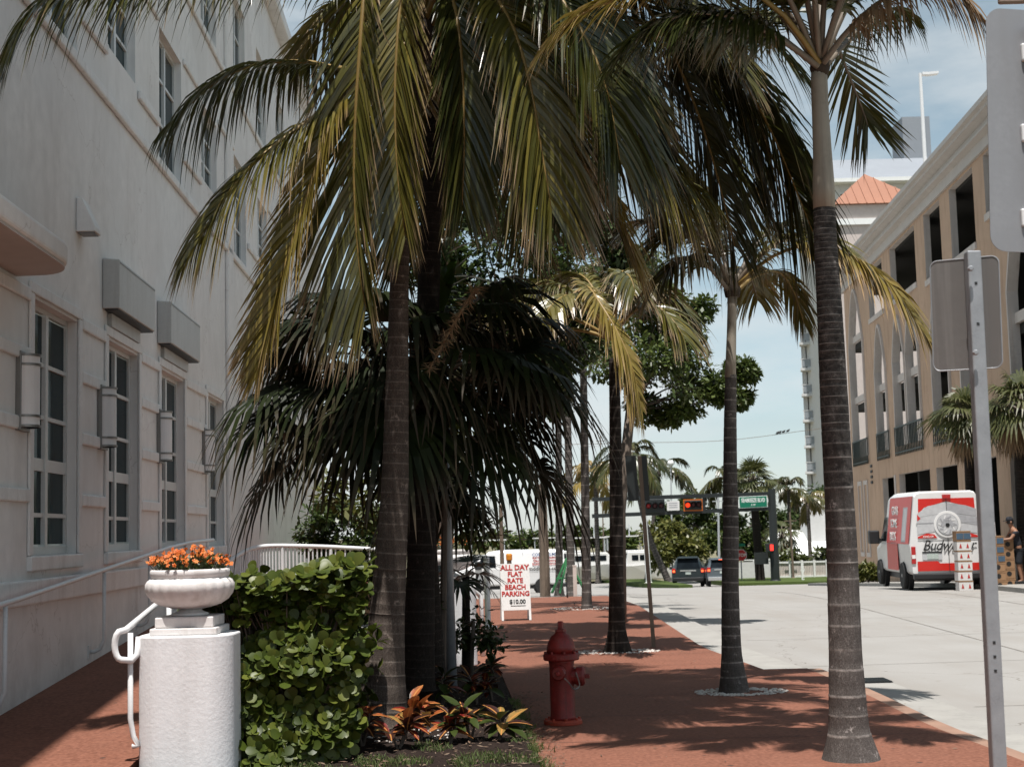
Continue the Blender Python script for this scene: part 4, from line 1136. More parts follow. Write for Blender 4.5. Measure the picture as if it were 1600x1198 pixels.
# third palm
Y = 19.88; b = W(965, 1019, Y); b.z = 0.0
t = thing('palm_tree', 'dark shaded palm trunk next to the leaning dark sign post', 'palm tree', b)
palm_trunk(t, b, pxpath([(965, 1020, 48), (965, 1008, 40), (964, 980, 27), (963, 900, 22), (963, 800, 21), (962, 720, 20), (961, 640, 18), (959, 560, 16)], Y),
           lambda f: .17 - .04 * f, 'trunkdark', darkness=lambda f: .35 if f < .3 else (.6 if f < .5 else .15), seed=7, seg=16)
hub = W(957, 530, Y)
kw3 = dict(n=48, L=.72, width=.05, mat='frond', r0=.03)
frond(t, b, w([(950, 530, 19.9), (915, 470, 19.4), (918, 448, 19.0), (940, 478, 18.6), (968, 525, 18.4), (988, 575, 18.3), (1003, 640, 18.3)]), n=66, L=.80, width=.05, mat='frondgold', droop=.35, start=.32, seed=61, r0=.035, bal=(.35, 1.15))
for k, (az, el, ln, dr) in enumerate([(-70, 60, 3.0, .65), (-30, 66, 3.0, .6), (60, 66, 2.8, .75), (110, 60, 2.6, .85), (-120, 52, 3.0, .7), (170, 60, 2.8, .7), (-95, 35, 2.9, .5), (20, 70, 2.9, .6), (-150, 40, 2.8, .62), (140, 48, 2.2, .8), (-60, 25, 2.6, .5), (85, 70, 2.6, .9)]):
    frond(t, b, arc(hub, az, el, ln, dr), droop=.6, seed=70 + k, start=.2, **kw3)

# coconut palm in the bed
Y = 12.38; b = W(595, 1148, Y); b.z = 0.0
t = thing('coconut_palm', 'large leaning coconut palm with swollen base rising from the croton bed', 'palm tree', b)
palm_trunk(t, b, pxpath([(594, 1152, 112), (595, 1110, 84), (599, 1050, 67), (604, 970, 56), (611, 870, 49), (617, 760, 43), (620, 620, 37), (623, 480, 31), (628, 340, 29), (640, 200, 29), (655, 70, 30)], Y),
           lambda f: .11 - .03 * f, 'coco', darkness=lambda f: .05 if f < .3 else .28, seed=9, seg=24, scar=.55)
hub = W(657, 45, Y)
MB().tube([hub - b + V((0, 0, -.3)), hub - b, hub - b + V((0, 0, .35))], [.10, .16, .05], 10).build('crown_fibre', M['fibre'], t, smooth=True)
kc = dict(L=.92, width=.036, r0=.034)
frond(t, b, w([(655, 50, 12.4), (610, -60, 12.0), (575, -40, 11.6), (566, 40, 11.5), (556, 180, 11.55), (554, 300, 11.6), (562, 420, 11.6), (572, 480, 11.6)]), n=92, L=1.02, width=.036, r0=.034, droop=.35, start=.28, seed=81, sweep=(40, 68), roll=.35, bal=(.8, 1.05))
frond(t, b, w([(650, 70, 12.4), (590, 112, 12.1), (529, 157, 11.8), (462, 203, 11.6), (400, 252, 11.4), (345, 318, 11.3), (300, 395, 11.2)]), n=84, droop=.75, start=.3, seed=82, mat='frond', L=.78, width=.034, r0=.03)
frond(t, b, w([(650, 60, 12.5), (560, 108, 12.8), (480, 97, 13.1), (400, 101, 13.3), (330, 134, 13.4), (258, 205, 13.5)]), n=80, droop=.95, start=.25, seed=83, mat='frondgreen', L=.75, width=.034, r0=.03)
frond(t, b, w([(650, 75, 12.4), (570, 105, 11.9), (525, 172, 11.6), (488, 282, 11.5), (450, 400, 11.4), (422, 500, 11.4), (404, 580, 11.4)]), n=88, droop=.3, start=.26, seed=84, mat='frondgold', L=.66, width=.034, r0=.03, sweep=(45, 72))
frond(t, b, w([(650, 30, 12.3), (500, -45, 11.6), (330, -50, 11.0), (190, -42, 10.7), (80, -8, 10.5), (8, 82, 10.4)]), n=130, droop=.85, start=.12, seed=85, mat='frondgreen', L=.74, width=.034, r0=.03)
frond(t, b, w([(650, 40, 12.5), (600, 5, 13.0), (540, 5, 13.5), (490, 50, 13.8), (455, 110, 14.0)]), n=54, droop=.6, start=.3, seed=86, mat='frond', L=.55, width=.03, r0=.024)
frond(t, b, w([(668, 60, 12.4), (730, 110, 12.3), (778, 178, 12.2), (850, 208, 12.1), (921, 268, 12.0), (957, 335, 11.95), (985, 405, 11.9)]), n=84, droop=.55, start=.26, seed=87, mat='frondgold', L=.8, width=.034, r0=.03)
frond(t, b, w([(668, 40, 12.4), (770, -70, 12.1), (870, -20, 11.9), (928, 68, 11.8), (980, 168, 11.7), (1026, 244, 11.65), (1100, 300, 11.6)]), n=112, droop=.75, start=.28, seed=88, mat='frond', L=1.12, sweep=(18, 48), width=.038, r0=.032)
frond(t, b, w([(668, 30, 12.4), (850, -90, 12.4), (985, -45, 12.5), (1080, 40, 12.6), (1148, 106, 12.7), (1202, 198, 12.7), (1234, 272, 12.7), (1270, 362, 12.7)]), n=124, droop=.75, start=.34, seed=89, mat='frondgreen', L=1.15, sweep=(15, 45), width=.042, r0=.034)
frond(t, b, w([(668, 50, 12.4), (735, -30, 11.6), (790, 20, 11.1), (825, 120, 10.9), (845, 230, 10.85), (862, 330, 10.85)]), n=92, droop=.55, start=.25, seed=90, mat='frond', L=.9, width=.034, r0=.03)
frond(t, b, w([(668, 35, 12.5), (830, -105, 12.7), (955, -60, 12.9), (1040, 60, 13.0), (1092, 180, 13.0), (1125, 290, 13.0), (1148, 385, 13.0)]), n=110, droop=.75, start=.32, seed=95, mat='frondgreen', L=1.0, width=.038, r0=.032, sweep=(15, 45))
frond(t, b, w([(668, 50, 12.5), (760, 60, 13.0), (830, 130, 13.4), (880, 230, 13.6), (905, 330, 13.7)]), n=76, droop=.6, start=.25, seed=91, mat='frondgreen', L=.85, width=.034, r0=.03)
frond(t, b, w([(660, 50, 12.4), (690, -30, 11.9), (712, 20, 11.6), (722, 110, 11.5), (725, 220, 11.5), (722, 320, 11.55)]), n=84, droop=.35, start=.28, seed=92, mat='frondgreen', L=.8, width=.034, r0=.03, sweep=(45, 72))
frond(t, b, w([(655, 45, 12.4), (648, -60, 12.1), (632, -40, 11.9), (622, 50, 11.8), (617, 160, 11.8), (622, 280, 11.8), (634, 370, 11.8)]), n=92, L=.85, width=.034, r0=.03, droop=.3, start=.28, seed=93, mat='frond', sweep=(42, 70))
frond(t, b, w([(668, 45, 12.4), (760, -70, 11.6), (850, -30, 11.0), (915, 60, 10.7), (950, 150, 10.6), (968, 250, 10.6)]), n=92, L=.9, width=.034, r0=.03, droop=.6, start=.3, seed=94, mat='frondgreen')
for k, (az, el, ln, dr) in enumerate([(0, 40, 4.0, .75), (-20, 55, 3.8, .7), (45, 58, 3.8, .6), (100, 66, 3.6, .55), (-30, 68, 3.6, .5), (170, 72, 3.2, .5), (-15, 22, 3.4, .6), (25, 15, 3.4, .55), (70, 28, 3.8, .6), (10, 30, 3.6, .6), (-10, -5, 2.8, .5), (140, 60, 3.0, .55), (60, 0, 2.8, .5), (105, 50, 4.2, .6), (125, 52, 4.3, .6), (145, 50, 4.2, .58), (160, 54, 4.0, .6), (85, 52, 4.3, .58), (115, 56, 4.6, .6)]):  # long steep fronds at the end are extras, added to shade walk and hydrant
    frond(t, b, arc(hub, az, el, ln, dr), n=70, droop=.6, start=.2, seed=100 + k, mat='frondgreen' if k % 2 else 'frond', **kc)

# second coconut palm whose crown hangs over the bed
Y = 13.7; b = W(652, 1072, Y); b.z = 0.0
t = thing('coconut_palm', 'dark coconut trunk just behind the large leaning coconut palm', 'palm tree', b)
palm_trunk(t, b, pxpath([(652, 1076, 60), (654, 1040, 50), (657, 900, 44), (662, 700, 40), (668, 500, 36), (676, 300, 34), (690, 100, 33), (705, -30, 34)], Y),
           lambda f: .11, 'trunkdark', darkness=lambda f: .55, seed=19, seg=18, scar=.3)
hub = W(706, -40, Y)
MB().tube([hub - b + V((0, 0, -.3)), hub - b, hub - b + V((0, 0, .35))], [.10, .16, .05], 10).build('crown_fibre', M['fibre'], t, smooth=True)
for k, (az, el, ln, dr) in enumerate([(100, 25, 4.0, .75), (75, 35, 4.2, .8), (125, 20, 3.6, .8), (150, 15, 3.4, .85), (165, 35, 3.4, .85), (20, 35, 3.6, .7), (40, 40, 3.6, .7), (-15, 40, 3.4, .7), (55, 5, 3.4, .7), (95, -5, 3.2, .7), (30, 20, 3.6, .7), (0, 10, 3.2, .7), (-10, 0, 3.2, .7), (15, -10, 3.0, .6), (60, 60, 3.8, .6), (120, 62, 3.6, .6), (35, 66, 3.6, .6), (140, 0, 2.8, .7), (110, 45, 4.0, .7), (130, 52, 4.6, .58), (100, 55, 4.6, .55), (150, 48, 4.4, .58)]):  # closing long fronds added mostly out of view to cast shade below
    frond(t, b, arc(hub, az, el, ln, dr), n=74, L=.9, width=.034, r0=.034, droop=.55, start=.2, seed=300 + k, mat=('frondgreen', 'frond', 'frond')[k % 3])

frond(t, b, w([(706, -40, 13.7), (880, -100, 13.5), (1020, -50, 13.4), (1105, 60, 13.3), (1158, 180, 13.3), (1185, 300, 13.3)]), n=110, L=1.1, width=.038, r0=.034, droop=.75, start=.34, seed=340, mat='frond', sweep=(15, 45))
frond(t, b, w([(706, -40, 13.7), (820, -70, 13.9), (920, 20, 14.1), (980, 120, 14.2), (1010, 240, 14.2), (1020, 340, 14.2)]), n=100, L=1.05, width=.038, r0=.034, droop=.7, start=.3, seed=341, mat='frondgreen', sweep=(18, 48))

# palms farther along the walk
def plain_palm(label, px, Y, top, widths, mat='trunk', nf=9, ln=2.6, seed=1, fm='frond', zb=None, lean=None, dr=.75, group=PG, leaflets=30, width=.06, L=.7):
    r = random.Random(seed)
    b = W(px[0], px[1], Y); b.z = gz(Y) if zb is None else zb
    t = thing('palm_tree', label, 'palm tree', b, 0, group)
    tp = W(top[0], top[1], Y)
    mid = lean or ((px[0] + top[0]) / 2, (px[1] + top[1]) / 2)
    mp = W(mid[0], mid[1], Y)
    path = [(b - V((0, 0, .1)), widths[0] * .75 * Y / FPX), (b + (mp - b) * .12, widths[0] / 2 * Y / FPX), (mp, (widths[0] + widths[1]) / 4 * Y / FPX), (tp, widths[1] / 2 * Y / FPX)]
    palm_trunk(t, b, path, .22, mat, seed=seed, seg=12, darkness=lambda f: .15)
    for k in range(nf):
        az = 360 * k / nf + r.uniform(-20, 20)
        frond(t, b, arc(tp, az, r.choice((62, 45, 25, 5)) + r.uniform(-8, 8), ln * r.uniform(.8, 1.1), dr * r.uniform(.8, 1.15)), n=leaflets, L=L, width=width, mat=fm, rmat='petiole', r0=.03, droop=.7, seed=seed * 31 + k)
    return t
plain_palm('pale ringed palm trunk standing in the red walk left of the dark shaded palm', (917, 951), 30.9, (910, 470), (15, 10), seed=3, nf=11, ln=3.2, L=.9)
plain_palm('grey palm trunk behind the green trestle', (893, 932), 41, (884, 520), (13, 10), seed=4, nf=9, ln=3.6, L=1.0, leaflets=26)
plain_palm('slim palm trunk just behind the brown post of the car park', (874, 928), 46, (872, 560), (12, 9), seed=5, nf=8, ln=3.6, L=1.0, leaflets=24)
# beyond the crossing
BG = 'palms beyond the crossing'
plain_palm('tall coconut palm with leaning bare trunk behind the left black car', (1046, 908), 100, (985, 715), (11, 6), seed=6, nf=15, ln=4.4, fm='frondgreen', lean=(1012, 830), group=BG, leaflets=24, width=.16, L=1.1, dr=.85)
plain_palm('coconut palm crown over the traffic signal beam between the dark car roofs', (1010, 905), 108, (1030, 735), (7, 5), seed=16, nf=12, ln=3.8, fm='frondgreen', group=BG, leaflets=22, width=.16, L=1.0, dr=.8)
plain_palm('small coconut palm left of the round headed fan palm', (1128, 905), 112, (1132, 745), (7, 5), seed=8, nf=11, ln=3.4, fm='frondgreen', group=BG, leaflets=22, width=.16, L=.95, dr=.75)
plain_palm('ragged palm right of the signal pole over the low white house', (1236, 905), 118, (1232, 765), (7, 5), seed=9, nf=11, ln=3.2, fm='frondgreen', group=BG, leaflets=22, width=.16, L=.95, dr=.6)
plain_palm('palm between the signal pole and the ringed near trunk, above the fence', (1268, 908), 122, (1262, 785), (7, 5), seed=10, nf=12, ln=3.4, fm='frond', group=BG, leaflets=22, width=.16, L=1.0, dr=.7)
plain_palm('low palm crown left of the dark shaded trunk near the boats', (935, 905), 112, (930, 745), (8, 6), seed=12, nf=13, ln=4.2, fm='frondgold', group=BG, leaflets=24, width=.17, L=1.2, dr=.8)

# ------------------------------------------------------------------ fan palms
def fan(lm, hub, d, nrm, R, nseg, spread, droop, r, b0=0.5, a1=1.0):
    d = d.normalized(); nrm = (nrm - d * nrm.dot(d)).normalized(); s = d.cross(nrm)
    dt = 2 * spread / nseg
    for k in range(nseg):
        th = -spread + dt * (k + .5) + r.uniform(-.02, .02)
        e = d * math.cos(th) + s * math.sin(th); wv = s * math.cos(th) - d * math.sin(th)
        ln = R * (.78 + .22 * math.cos(th * .8)) * r.uniform(.9, 1.05); dr = droop * r.uniform(.7, 1.25)
        pts = []
        for u in (0.03, .3, .52, .78, 1.0):
            q = max(0, u - .32)
            pts.append(hub + e * ln * (u - .45 * dr * q * q) + nrm * ln * .12 * math.sin(u * 2.2) + V((0, 0, -dr * ln * 1.5 * q ** 1.5)))
        w_ = 2 * ln * .42 * math.tan(dt / 2)
        lm.ribbon(pts, [.012, w_ * .72, w_ * 1.0, w_ * .55, 0], wv, 0, a1, min(1, max(0, r.gauss(b0, .22))))

def fan_palm(name, label, b, hub, leaves, R, trunk_r, nseg=34, mat='fan', seed=1, group=None, petr=.011, dead=0, tmat='trunkdark', droop=.9, pet=(.75, 1.15), els=(70, -25), spread=1.9, azr=(0, 360)):
    r = random.Random(seed)
    t = thing(name, label, 'palm tree', b, 0, group)
    palm_trunk(t, b, [(b - V((0, 0, .1)), trunk_r * 1.2), (b.lerp(hub, .4), trunk_r), (hub, trunk_r * .9)], .09, tmat, seed=seed, seg=14, darkness=lambda f: .25, scar=.4)
    for k in range(leaves + dead):
        isd = k >= leaves
        f = (k + .5) / leaves if not isd else 1.0
        az = math.radians(azr[0] + (azr[1] - azr[0]) * ((k * 0.381966) % 1.0) + r.uniform(-12, 12))
        el = math.radians(els[0] + (els[1] - els[0]) * f + r.uniform(-8, 8)) if not isd else math.radians(r.uniform(-75, -45))
        h = V((math.sin(az), math.cos(az), 0)); pl = r.uniform(*pet) * (1 if not isd else .6)
        tipd = (h * math.cos(el) + V((0, 0, math.sin(el)))).normalized()
        mid = hub + tipd * pl * .55; end = hub + tipd * pl + V((0, 0, -.18 * pl))
        d = (end - mid).normalized(); d = (d + V((0, 0, -.25 if not isd else -.8))).normalized()
        nrm = (V((0, 0, 1)) * .9 - h * (.2 if el > 0 else -.3) + V((r.uniform(-.3, .3), r.uniform(-.3, .3), 0)))
        lm = MB(); fan(lm, end - b, d, nrm, R * r.uniform(.85, 1.1) * (.8 if isd else 1), nseg if not isd else max(8, nseg // 2), spread if not isd else .8, droop if not isd else .5, r)
        fo = lm.build('fan_leaf', M['deadfan' if isd else mat], t, attr=True)
        MB().tube([hub - b, mid - b, end - b], [petr * 1.4, petr, petr * .8], 5).build('petiole', M['petiole'], fo)
    return t
b = W(672, 1062, 14.5); b.z = 0.0
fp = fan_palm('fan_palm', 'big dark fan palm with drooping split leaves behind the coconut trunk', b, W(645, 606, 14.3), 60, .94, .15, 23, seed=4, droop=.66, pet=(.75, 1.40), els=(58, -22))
# dry flower spray hanging in the fan palm crown
r = random.Random(8); im = MB()
ctrl = [W(660, 545, 13.2) - b, W(690, 470, 12.9) - b, W(735, 455, 12.7) - b, W(705, 500, 12.6) - b, W(680, 560, 12.6) - b]
sp = catmull([W(668, 575, 13.6) - b, W(742, 452, 12.8) - b, W(712, 500, 12.7) - b, W(672, 575, 12.65) - b], 26)
for i, p in enumerate(sp[7:]):
    for k in range(18):
        d = V((r.uniform(-1, 1), r.uniform(-1, 1), r.uniform(-1.2, .6))).normalized() * r.uniform(.05, .14)
        im.ribbon([p, p + d * .5, p + d], [.006, .01, 0], V((r.uniform(-1, 1), .2, .4)).normalized(), 0, 1, .5)
im.tube(sp, .008, 5)
im.build('flower_spray', M['inflor'], fp, attr=True)
b = W(800, 960, 20.5); b.z = .02
b = W(728, 1020, 17.2); b.z = .02
fan_palm('young_fan_palm', 'small dark fan palm with low stiff leaves in front of the parking sign', b, W(728, 900, 17.2), 7, .42, .05, 16, seed=6, droop=.25, pet=(.2, .35), els=(50, -20))
b = W(640, 985, 15.8); b.z = .02
fan_palm('young_fan_palm', 'small dark fan palm among the shrubs behind the coconut trunk', b, W(685, 775, 15.8), 9, .6, .06, 20, seed=7, droop=.7, pet=(.3, .5), els=(60, -20))
SG = 'sabal palms in front of the tan building'
b = V((W(1512, 700, 43.5).x, 43.5, gz(43.5)))
fan_palm('sabal_palm', 'sabal palm with brown skirt half hidden by the galvanised sign post', b, W(1512, 655, 43.5), 26, 1.0, .17, 18, 'sabal', 21, SG, .02, 22, droop=.45, pet=(.35, .75), els=(80, -15), spread=1.6)
b = V((W(1592, 700, 40.0).x, 40.0, gz(40)))
fan_palm('sabal_palm', 'sabal palm with brown skirt above the delivery worker', b, W(1592, 640, 40.0), 28, 1.05, .2, 18, 'sabal', 22, SG, .02, 24, droop=.45, pet=(.35, .8), els=(80, -15), spread=1.6)
b = V((W(1188, 900, 98).x, 98, gz(98)))
fan_palm('sabal_palm', 'round headed sabal palm with brown skirt over the green street sign', b, W(1176, 752, 98), 36, 1.35, .28, 12, 'sabal', 23, None, .03, 20, droop=.3, pet=(.7, 1.2), els=(85, -25), spread=1.5)
b = V((W(1226, 900, 112).x, 112, gz(112)))
fan_palm('sabal_palm', 'short sabal palm with brown hanging leaves right of the signal pole', b, W(1222, 830, 112), 16, 1.2, .25, 10, 'sabal', 24, None, .03, 16, droop=.4, pet=(.5, .9), els=(60, -45), spread=1.4)

# ------------------------------------------------------------------ broadleaf trees and shrubs
def cloud(mb, c, rad, n, size, r, flat=1.0, hang=.2):
    for i in range(n):
        while True:
            q = V((r.uniform(-1, 1), r.uniform(-1, 1), r.uniform(-1, 1)))
            if q.length <= 1: break
        q = q * (0.55 + .45 * q.length) if q.length > .1 else q
        p = c + V((q.x * rad, q.y * rad, q.z * rad * flat))
        d = (q + V((r.uniform(-1, 1), r.uniform(-1, 1), r.uniform(-1, .6) - hang))).normalized()
        s = d.cross(V((r.uniform(-.6, .6), r.uniform(-.6, .6), 1))); s = s.normalized() if s.length > .01 else V((1, 0, 0))
        l = size * r.uniform(.65, 1.25)
        mb.ribbon([p, p + d * l * .55, p + d * l], [.1 * l, l * .5, 0], s, 0, .9, min(1, max(0, r.gauss(.45, .26))))

def tree(label, Y, trunk, blobs, size, seed, tr=.12, mat='tree', dens=1.0, name='broadleaf_tree', cat='tree', zb=None, group=None, flat=.85):
    r = random.Random(seed)
    b = W(trunk[0][0], trunk[0][1], Y); b.z = gz(Y) if zb is None else zb
    t = thing(name, label, cat, b, 0, group)
    pts = [V((0, 0, -.1))] + [W(x, y, Y) - b for x, y in trunk[1:]]
    MB().tube(pts, [tr * (1 - .5 * i / len(pts)) for i in range(len(pts))], 9).build('trunk', M['bark'], t, smooth=True)
    cm, lm = MB(), MB()
    for x, y, rp, dy in blobs:
        c = W(x, y, Y + dy) - b; rad = rp * Y / FPX
        lm.tube([pts[-1], pts[-1].lerp(c, .5) + V((0, 0, .1 * rad)), c], [tr * .2, tr * .12, tr * .05], 5)
        nsub = 7
        for k in range(nsub):
            o = V((r.uniform(-1, 1), r.uniform(-1, 1), r.uniform(-.8, .8))) * rad * .75
            cloud(cm, c + o, rad * r.uniform(.45, .85), int(dens * 55 * r.uniform(.7, 1.2)), size, r, flat)
            lm.tube([c, c + o], [tr * .07, tr * .03], 4)
    lm.build('limbs', M['bark'], t); cm.build('crown', M[mat], t, attr=True)
    return t
tree('dark broadleaf tree with clumped small leaves right of the dark shaded palm', 26.0, [(968, 985), (968, 800), (985, 640)],
     [(1035, 470, 38, 0), (1062, 530, 48, .3), (1028, 585, 55, -.3), (1085, 590, 44, .4), (1060, 640, 30, 0), (1012, 640, 30, .3), (1122, 608, 26, -.2), (1158, 585, 22, 0), (1180, 578, 13, .1), (1160, 625, 14, .2), (1085, 480, 28, .4), (1000, 500, 50, .5), (965, 560, 50, .6), (1000, 420, 50, .8)], .115, 3, .13, 'tree', 3.4)
tree('dark leafy tree filling the gap behind the palm crowns', 21.6, [(672, 1000), (705, 760), (820, 600)],
     [(760, 420, 75, .5), (830, 380, 75, .5), (880, 440, 70, .2), (800, 520, 65, 0), (700, 430, 60, .3), (760, 480, 60, .2), (900, 540, 50, .5), (850, 300, 60, 1), (740, 320, 60, 1), (730, 520, 50, .6), (850, 610, 45, .8), (930, 360, 55, 1.2), (960, 430, 50, 1.4), (900, 250, 55, 1.6), (800, 220, 60, 1.6)], .13, 4, .14, 'tree', 3.6)
BSG = 'shrubs behind the coconut palm'
tree('light green shrub seen between the fan palm leaves', 16.6, [(640, 1000), (645, 900), (650, 800)],
     [(600, 760, 40, 0), (660, 720, 40, .2), (720, 760, 40, 0), (700, 660, 36, .3), (740, 820, 34, 0), (620, 840, 32, 0), (560, 800, 30, .4), (520, 760, 26, .5), (670, 640, 30, .4)], .11, 5, .04, 'shrub', .55, 'shrub', 'shrub', .02, BSG)
tree('dark low shrub in the shade right of the dark palm trunk', 16.9, [(735, 1040), (738, 1000), (740, 970)],
     [(690, 1000, 34, 0), (735, 985, 34, .2), (770, 1000, 26, 0), (650, 985, 30, .3)], .09, 6, .03, 'croton_grn', .7, 'shrub', 'shrub', .02, BSG)
tree('dark shrub against the hedge behind the coconut trunk', 14.6, [(600, 1060), (600, 1000), (600, 960)],
     [(580, 940, 46, 0), (560, 1000, 46, .2), (640, 960, 40, .3), (600, 900, 34, .4), (560, 900, 36, .6)], .1, 7, .03, 'croton_grn', .7, 'shrub', 'shrub', .02, BSG)
tree('dark leafy shrub behind the white picket railing', 26.5, [(560, 930), (560, 880), (560, 850)],
     [(480, 820, 34, 0), (520, 790, 36, .3), (565, 810, 36, 0), (610, 800, 34, .3), (545, 850, 30, 0), (640, 830, 30, .2), (500, 860, 28, 0), (590, 855, 28, 0)], .12, 15, .05, 'tree', 2.2, 'shrub', 'shrub', .3, BSG)
FGR = 'shrubs and trees beyond the crossing'
tree('bushy yellow green palms and shrubs behind the left black car', 104, [(1040, 905), (1040, 880), (1040, 860)],
     [(1035, 870, 22, 0), (1065, 860, 22, 1), (1020, 835, 18, 2), (1055, 830, 20, 2), (1085, 850, 20, 2)], .42, 8, .1, 'shrub', 2.2, 'shrub', 'shrub', None, FGR)
tree('dark green tree behind the signal beam over the parked cars', 112, [(1085, 905), (1085, 850), (1085, 820)],
     [(1060, 810, 20, 0), (1090, 805, 22, 1), (1120, 815, 22, 0), (1040, 805, 18, 1), (1110, 840, 20, -1), (1140, 850, 18, 0), (1150, 820, 16, 1), (1075, 780, 14, 2)], .42, 9, .2, 'tree', 2.0, 'broadleaf_tree', 'tree', None, FGR)
tree('dark green tree behind the fan palm and the stop sign', 116, [(1165, 905), (1165, 860), (1165, 830)],
     [(1155, 845, 20, 0), (1185, 830, 20, 1), (1205, 850, 16, 0), (1180, 860, 16, 0), (1195, 800, 16, 1)], .42, 10, .2, 'tree', 2.0, 'broadleaf_tree', 'tree', None, FGR)
tree('dark tree over the low white house beside the tower', 140, [(1270, 870), (1270, 830), (1270, 810)],
     [(1225, 815, 18, 0), (1250, 795, 20, 1), (1275, 780, 20, 0), (1300, 790, 24, 0), (1245, 825, 14, -1), (1330, 790, 30, 1)], .5, 11, .25, 'tree', 2.0, 'broadleaf_tree', 'tree', None, FGR)
tree('row of green bushes in front of the low white house', 107, [(1250, 908), (1250, 895), (1250, 885)],
     [(1225, 872, 9, 0), (1240, 868, 10, .5), (1258, 874, 9, 0), (1285, 868, 12, 0), (1300, 880, 14, 0), (1220, 905, 7, -2), (1245, 906, 6, -2)], .35, 12, .06, 'shrub', .6, 'shrub', 'shrub', None, FGR)
tree('dark trees across the harbour behind the boats', 190, [(950, 870), (950, 850), (950, 840)],
     [(880, 845, 14, 0), (900, 835, 14, 0), (930, 840, 16, 2), (960, 838, 16, 0), (985, 845, 14, 1), (780, 845, 16, 0), (820, 842, 18, 1), (850, 840, 16, 0), (740, 845, 16, 0)], .8, 13, .3, 'tree', 1.6, 'broadleaf_tree', 'tree', None, FGR)
tree('clipped round shrub at the foot of the tan building beside the van', 62, [(1357, 908), (1357, 900), (1357, 895)],
     [(1348, 893, 9, 0), (1362, 893, 9, 0), (1355, 887, 9, .2), (1366, 900, 7, 0), (1345, 902, 7, 0)], .22, 14, .05, 'shrub', .8, 'shrub', 'shrub', None, None)

# ------------------------------------------------------------------ hedge
def leafshape(L, Wd, prof, fold=.18, curl=.15, ts=None):
    mb = MB(); prev = None; n = len(prof)
    for i, q in enumerate(prof):
        t = ts[i] if ts else i / (n - 1); y = L * t; z = -curl * L * t * t; h = Wd / 2 * q
        if q < .01: cur = (mb.vert((0, y, z), t, .5),)
        else: cur = (mb.vert((-h, y, z + h * fold), t, .35), mb.vert((0, y, z), t, .5), mb.vert((h, y, z + h * fold), t, .65))
        if prev:
            if len(prev) == 1: mb.face(prev[0], cur[1], cur[0]); mb.face(prev[0], cur[2], cur[1])
            elif len(cur) == 1: mb.face(prev[0], prev[1], cur[0]); mb.face(prev[1], prev[2], cur[0])
            else: mb.face(prev[0], prev[1], cur[1], cur[0]); mb.face(prev[1], prev[2], cur[2], cur[1])
        prev = cur
    return mb
def orient(d, n, loc, s=1.0):
    d = d.normalized(); x = d.cross(n); x = x.normalized() if x.length > .01 else V((1, 0, 0)); z = x.cross(d)
    m = Matrix((x, d, z)).transposed().to_4x4()
    return Matrix.Translation(loc) @ m @ Matrix.Scale(s, 4)
r = random.Random(31)
HB = V((-1.72, 11.35, 0.02))
hd = thing('hedge', 'glossy green hedge of round leaves beside the white plaster pedestal', 'hedge', HB)
obov = leafshape(.105, .078, [.10, .42, .80, 1.0, .94, .60, 0], .16, .12, [0, .2, .42, .64, .82, .94, 1.0])
om = obov.mesh('leaf', M['hedge'], True, True)
stems, sm = [], MB()
leaves = []
for k in range(2100):
    a = r.random()
    x = r.uniform(-.64, .42); yv = r.uniform(-.58, .62); z = r.uniform(.02, 1.30)
    f = r.random()
    if f < .42: yv = -.58 + abs(r.gauss(0, .1))
    elif f < .6: z = 1.30 - abs(r.gauss(0, .1))
    elif f < .70: x = .42 - abs(r.gauss(0, .08))
    bump = .3 * noise.noise(V((x * 2.6, yv * 2.6, z * 2.6))) + r.gauss(0, .02)
    c = V((x + bump, yv + bump * 1.4, z + bump))
    out = V((x * .35 + r.uniform(-.5, .5), (yv - .05) * 1.1 + r.uniform(-.5, .3), (z - .8) * .5 + .35 + r.uniform(-.3, .5))).normalized()
    for q in range(r.choice((3, 4, 4, 5))):
        ang = r.random() * 6.28; s1 = out.orthogonal().normalized(); s2 = out.cross(s1)
        d = (out * .55 + (s1 * math.cos(ang) + s2 * math.sin(ang)) * .8).normalized()
        leaves.append((c, d, (out + V((0, -.25, .6))).normalized(), r.uniform(.55, 1.12)))
    if k % 6 == 0: sm.tube([V((x * .5, yv * .4, 0)), V((x * .7, yv * .7, z * .6)), c], [.009, .006, .003], 4)
def nearness(lv):
    p = lv[0]; return p.y - .25 * p.z + abs(p.x) * .05
leaves.sort(key=nearness)
vis = [lv for lv in leaves if lv[0].y < -.42 or lv[0].z > 1.14]
r.shuffle(vis); pick = set(id(v) for v in vis[:290])
big = MB()
for lv in leaves:
    c, d, nn, s = lv
    mtx = orient(d, nn, c, s)
    if id(lv) in pick:
        o = bpy.data.objects.new('leaf', om); COL.objects.link(o); o.parent = hd; o.matrix_local = mtx
    else:
        i0 = len(big.v); rv = min(1, max(0, r.gauss(.5, .3)))
        for p, a_ in zip(obov.v, obov.a):
            big.vert(mtx @ V(p), a_, rv)
        for fc in obov.f: big.face(*[i0 + j for j in fc])
tag(big.build('foliage', M['hedge'], hd, smooth=True, attr=True), kind='stuff')
sm.build('stems', M['bark'], hd)

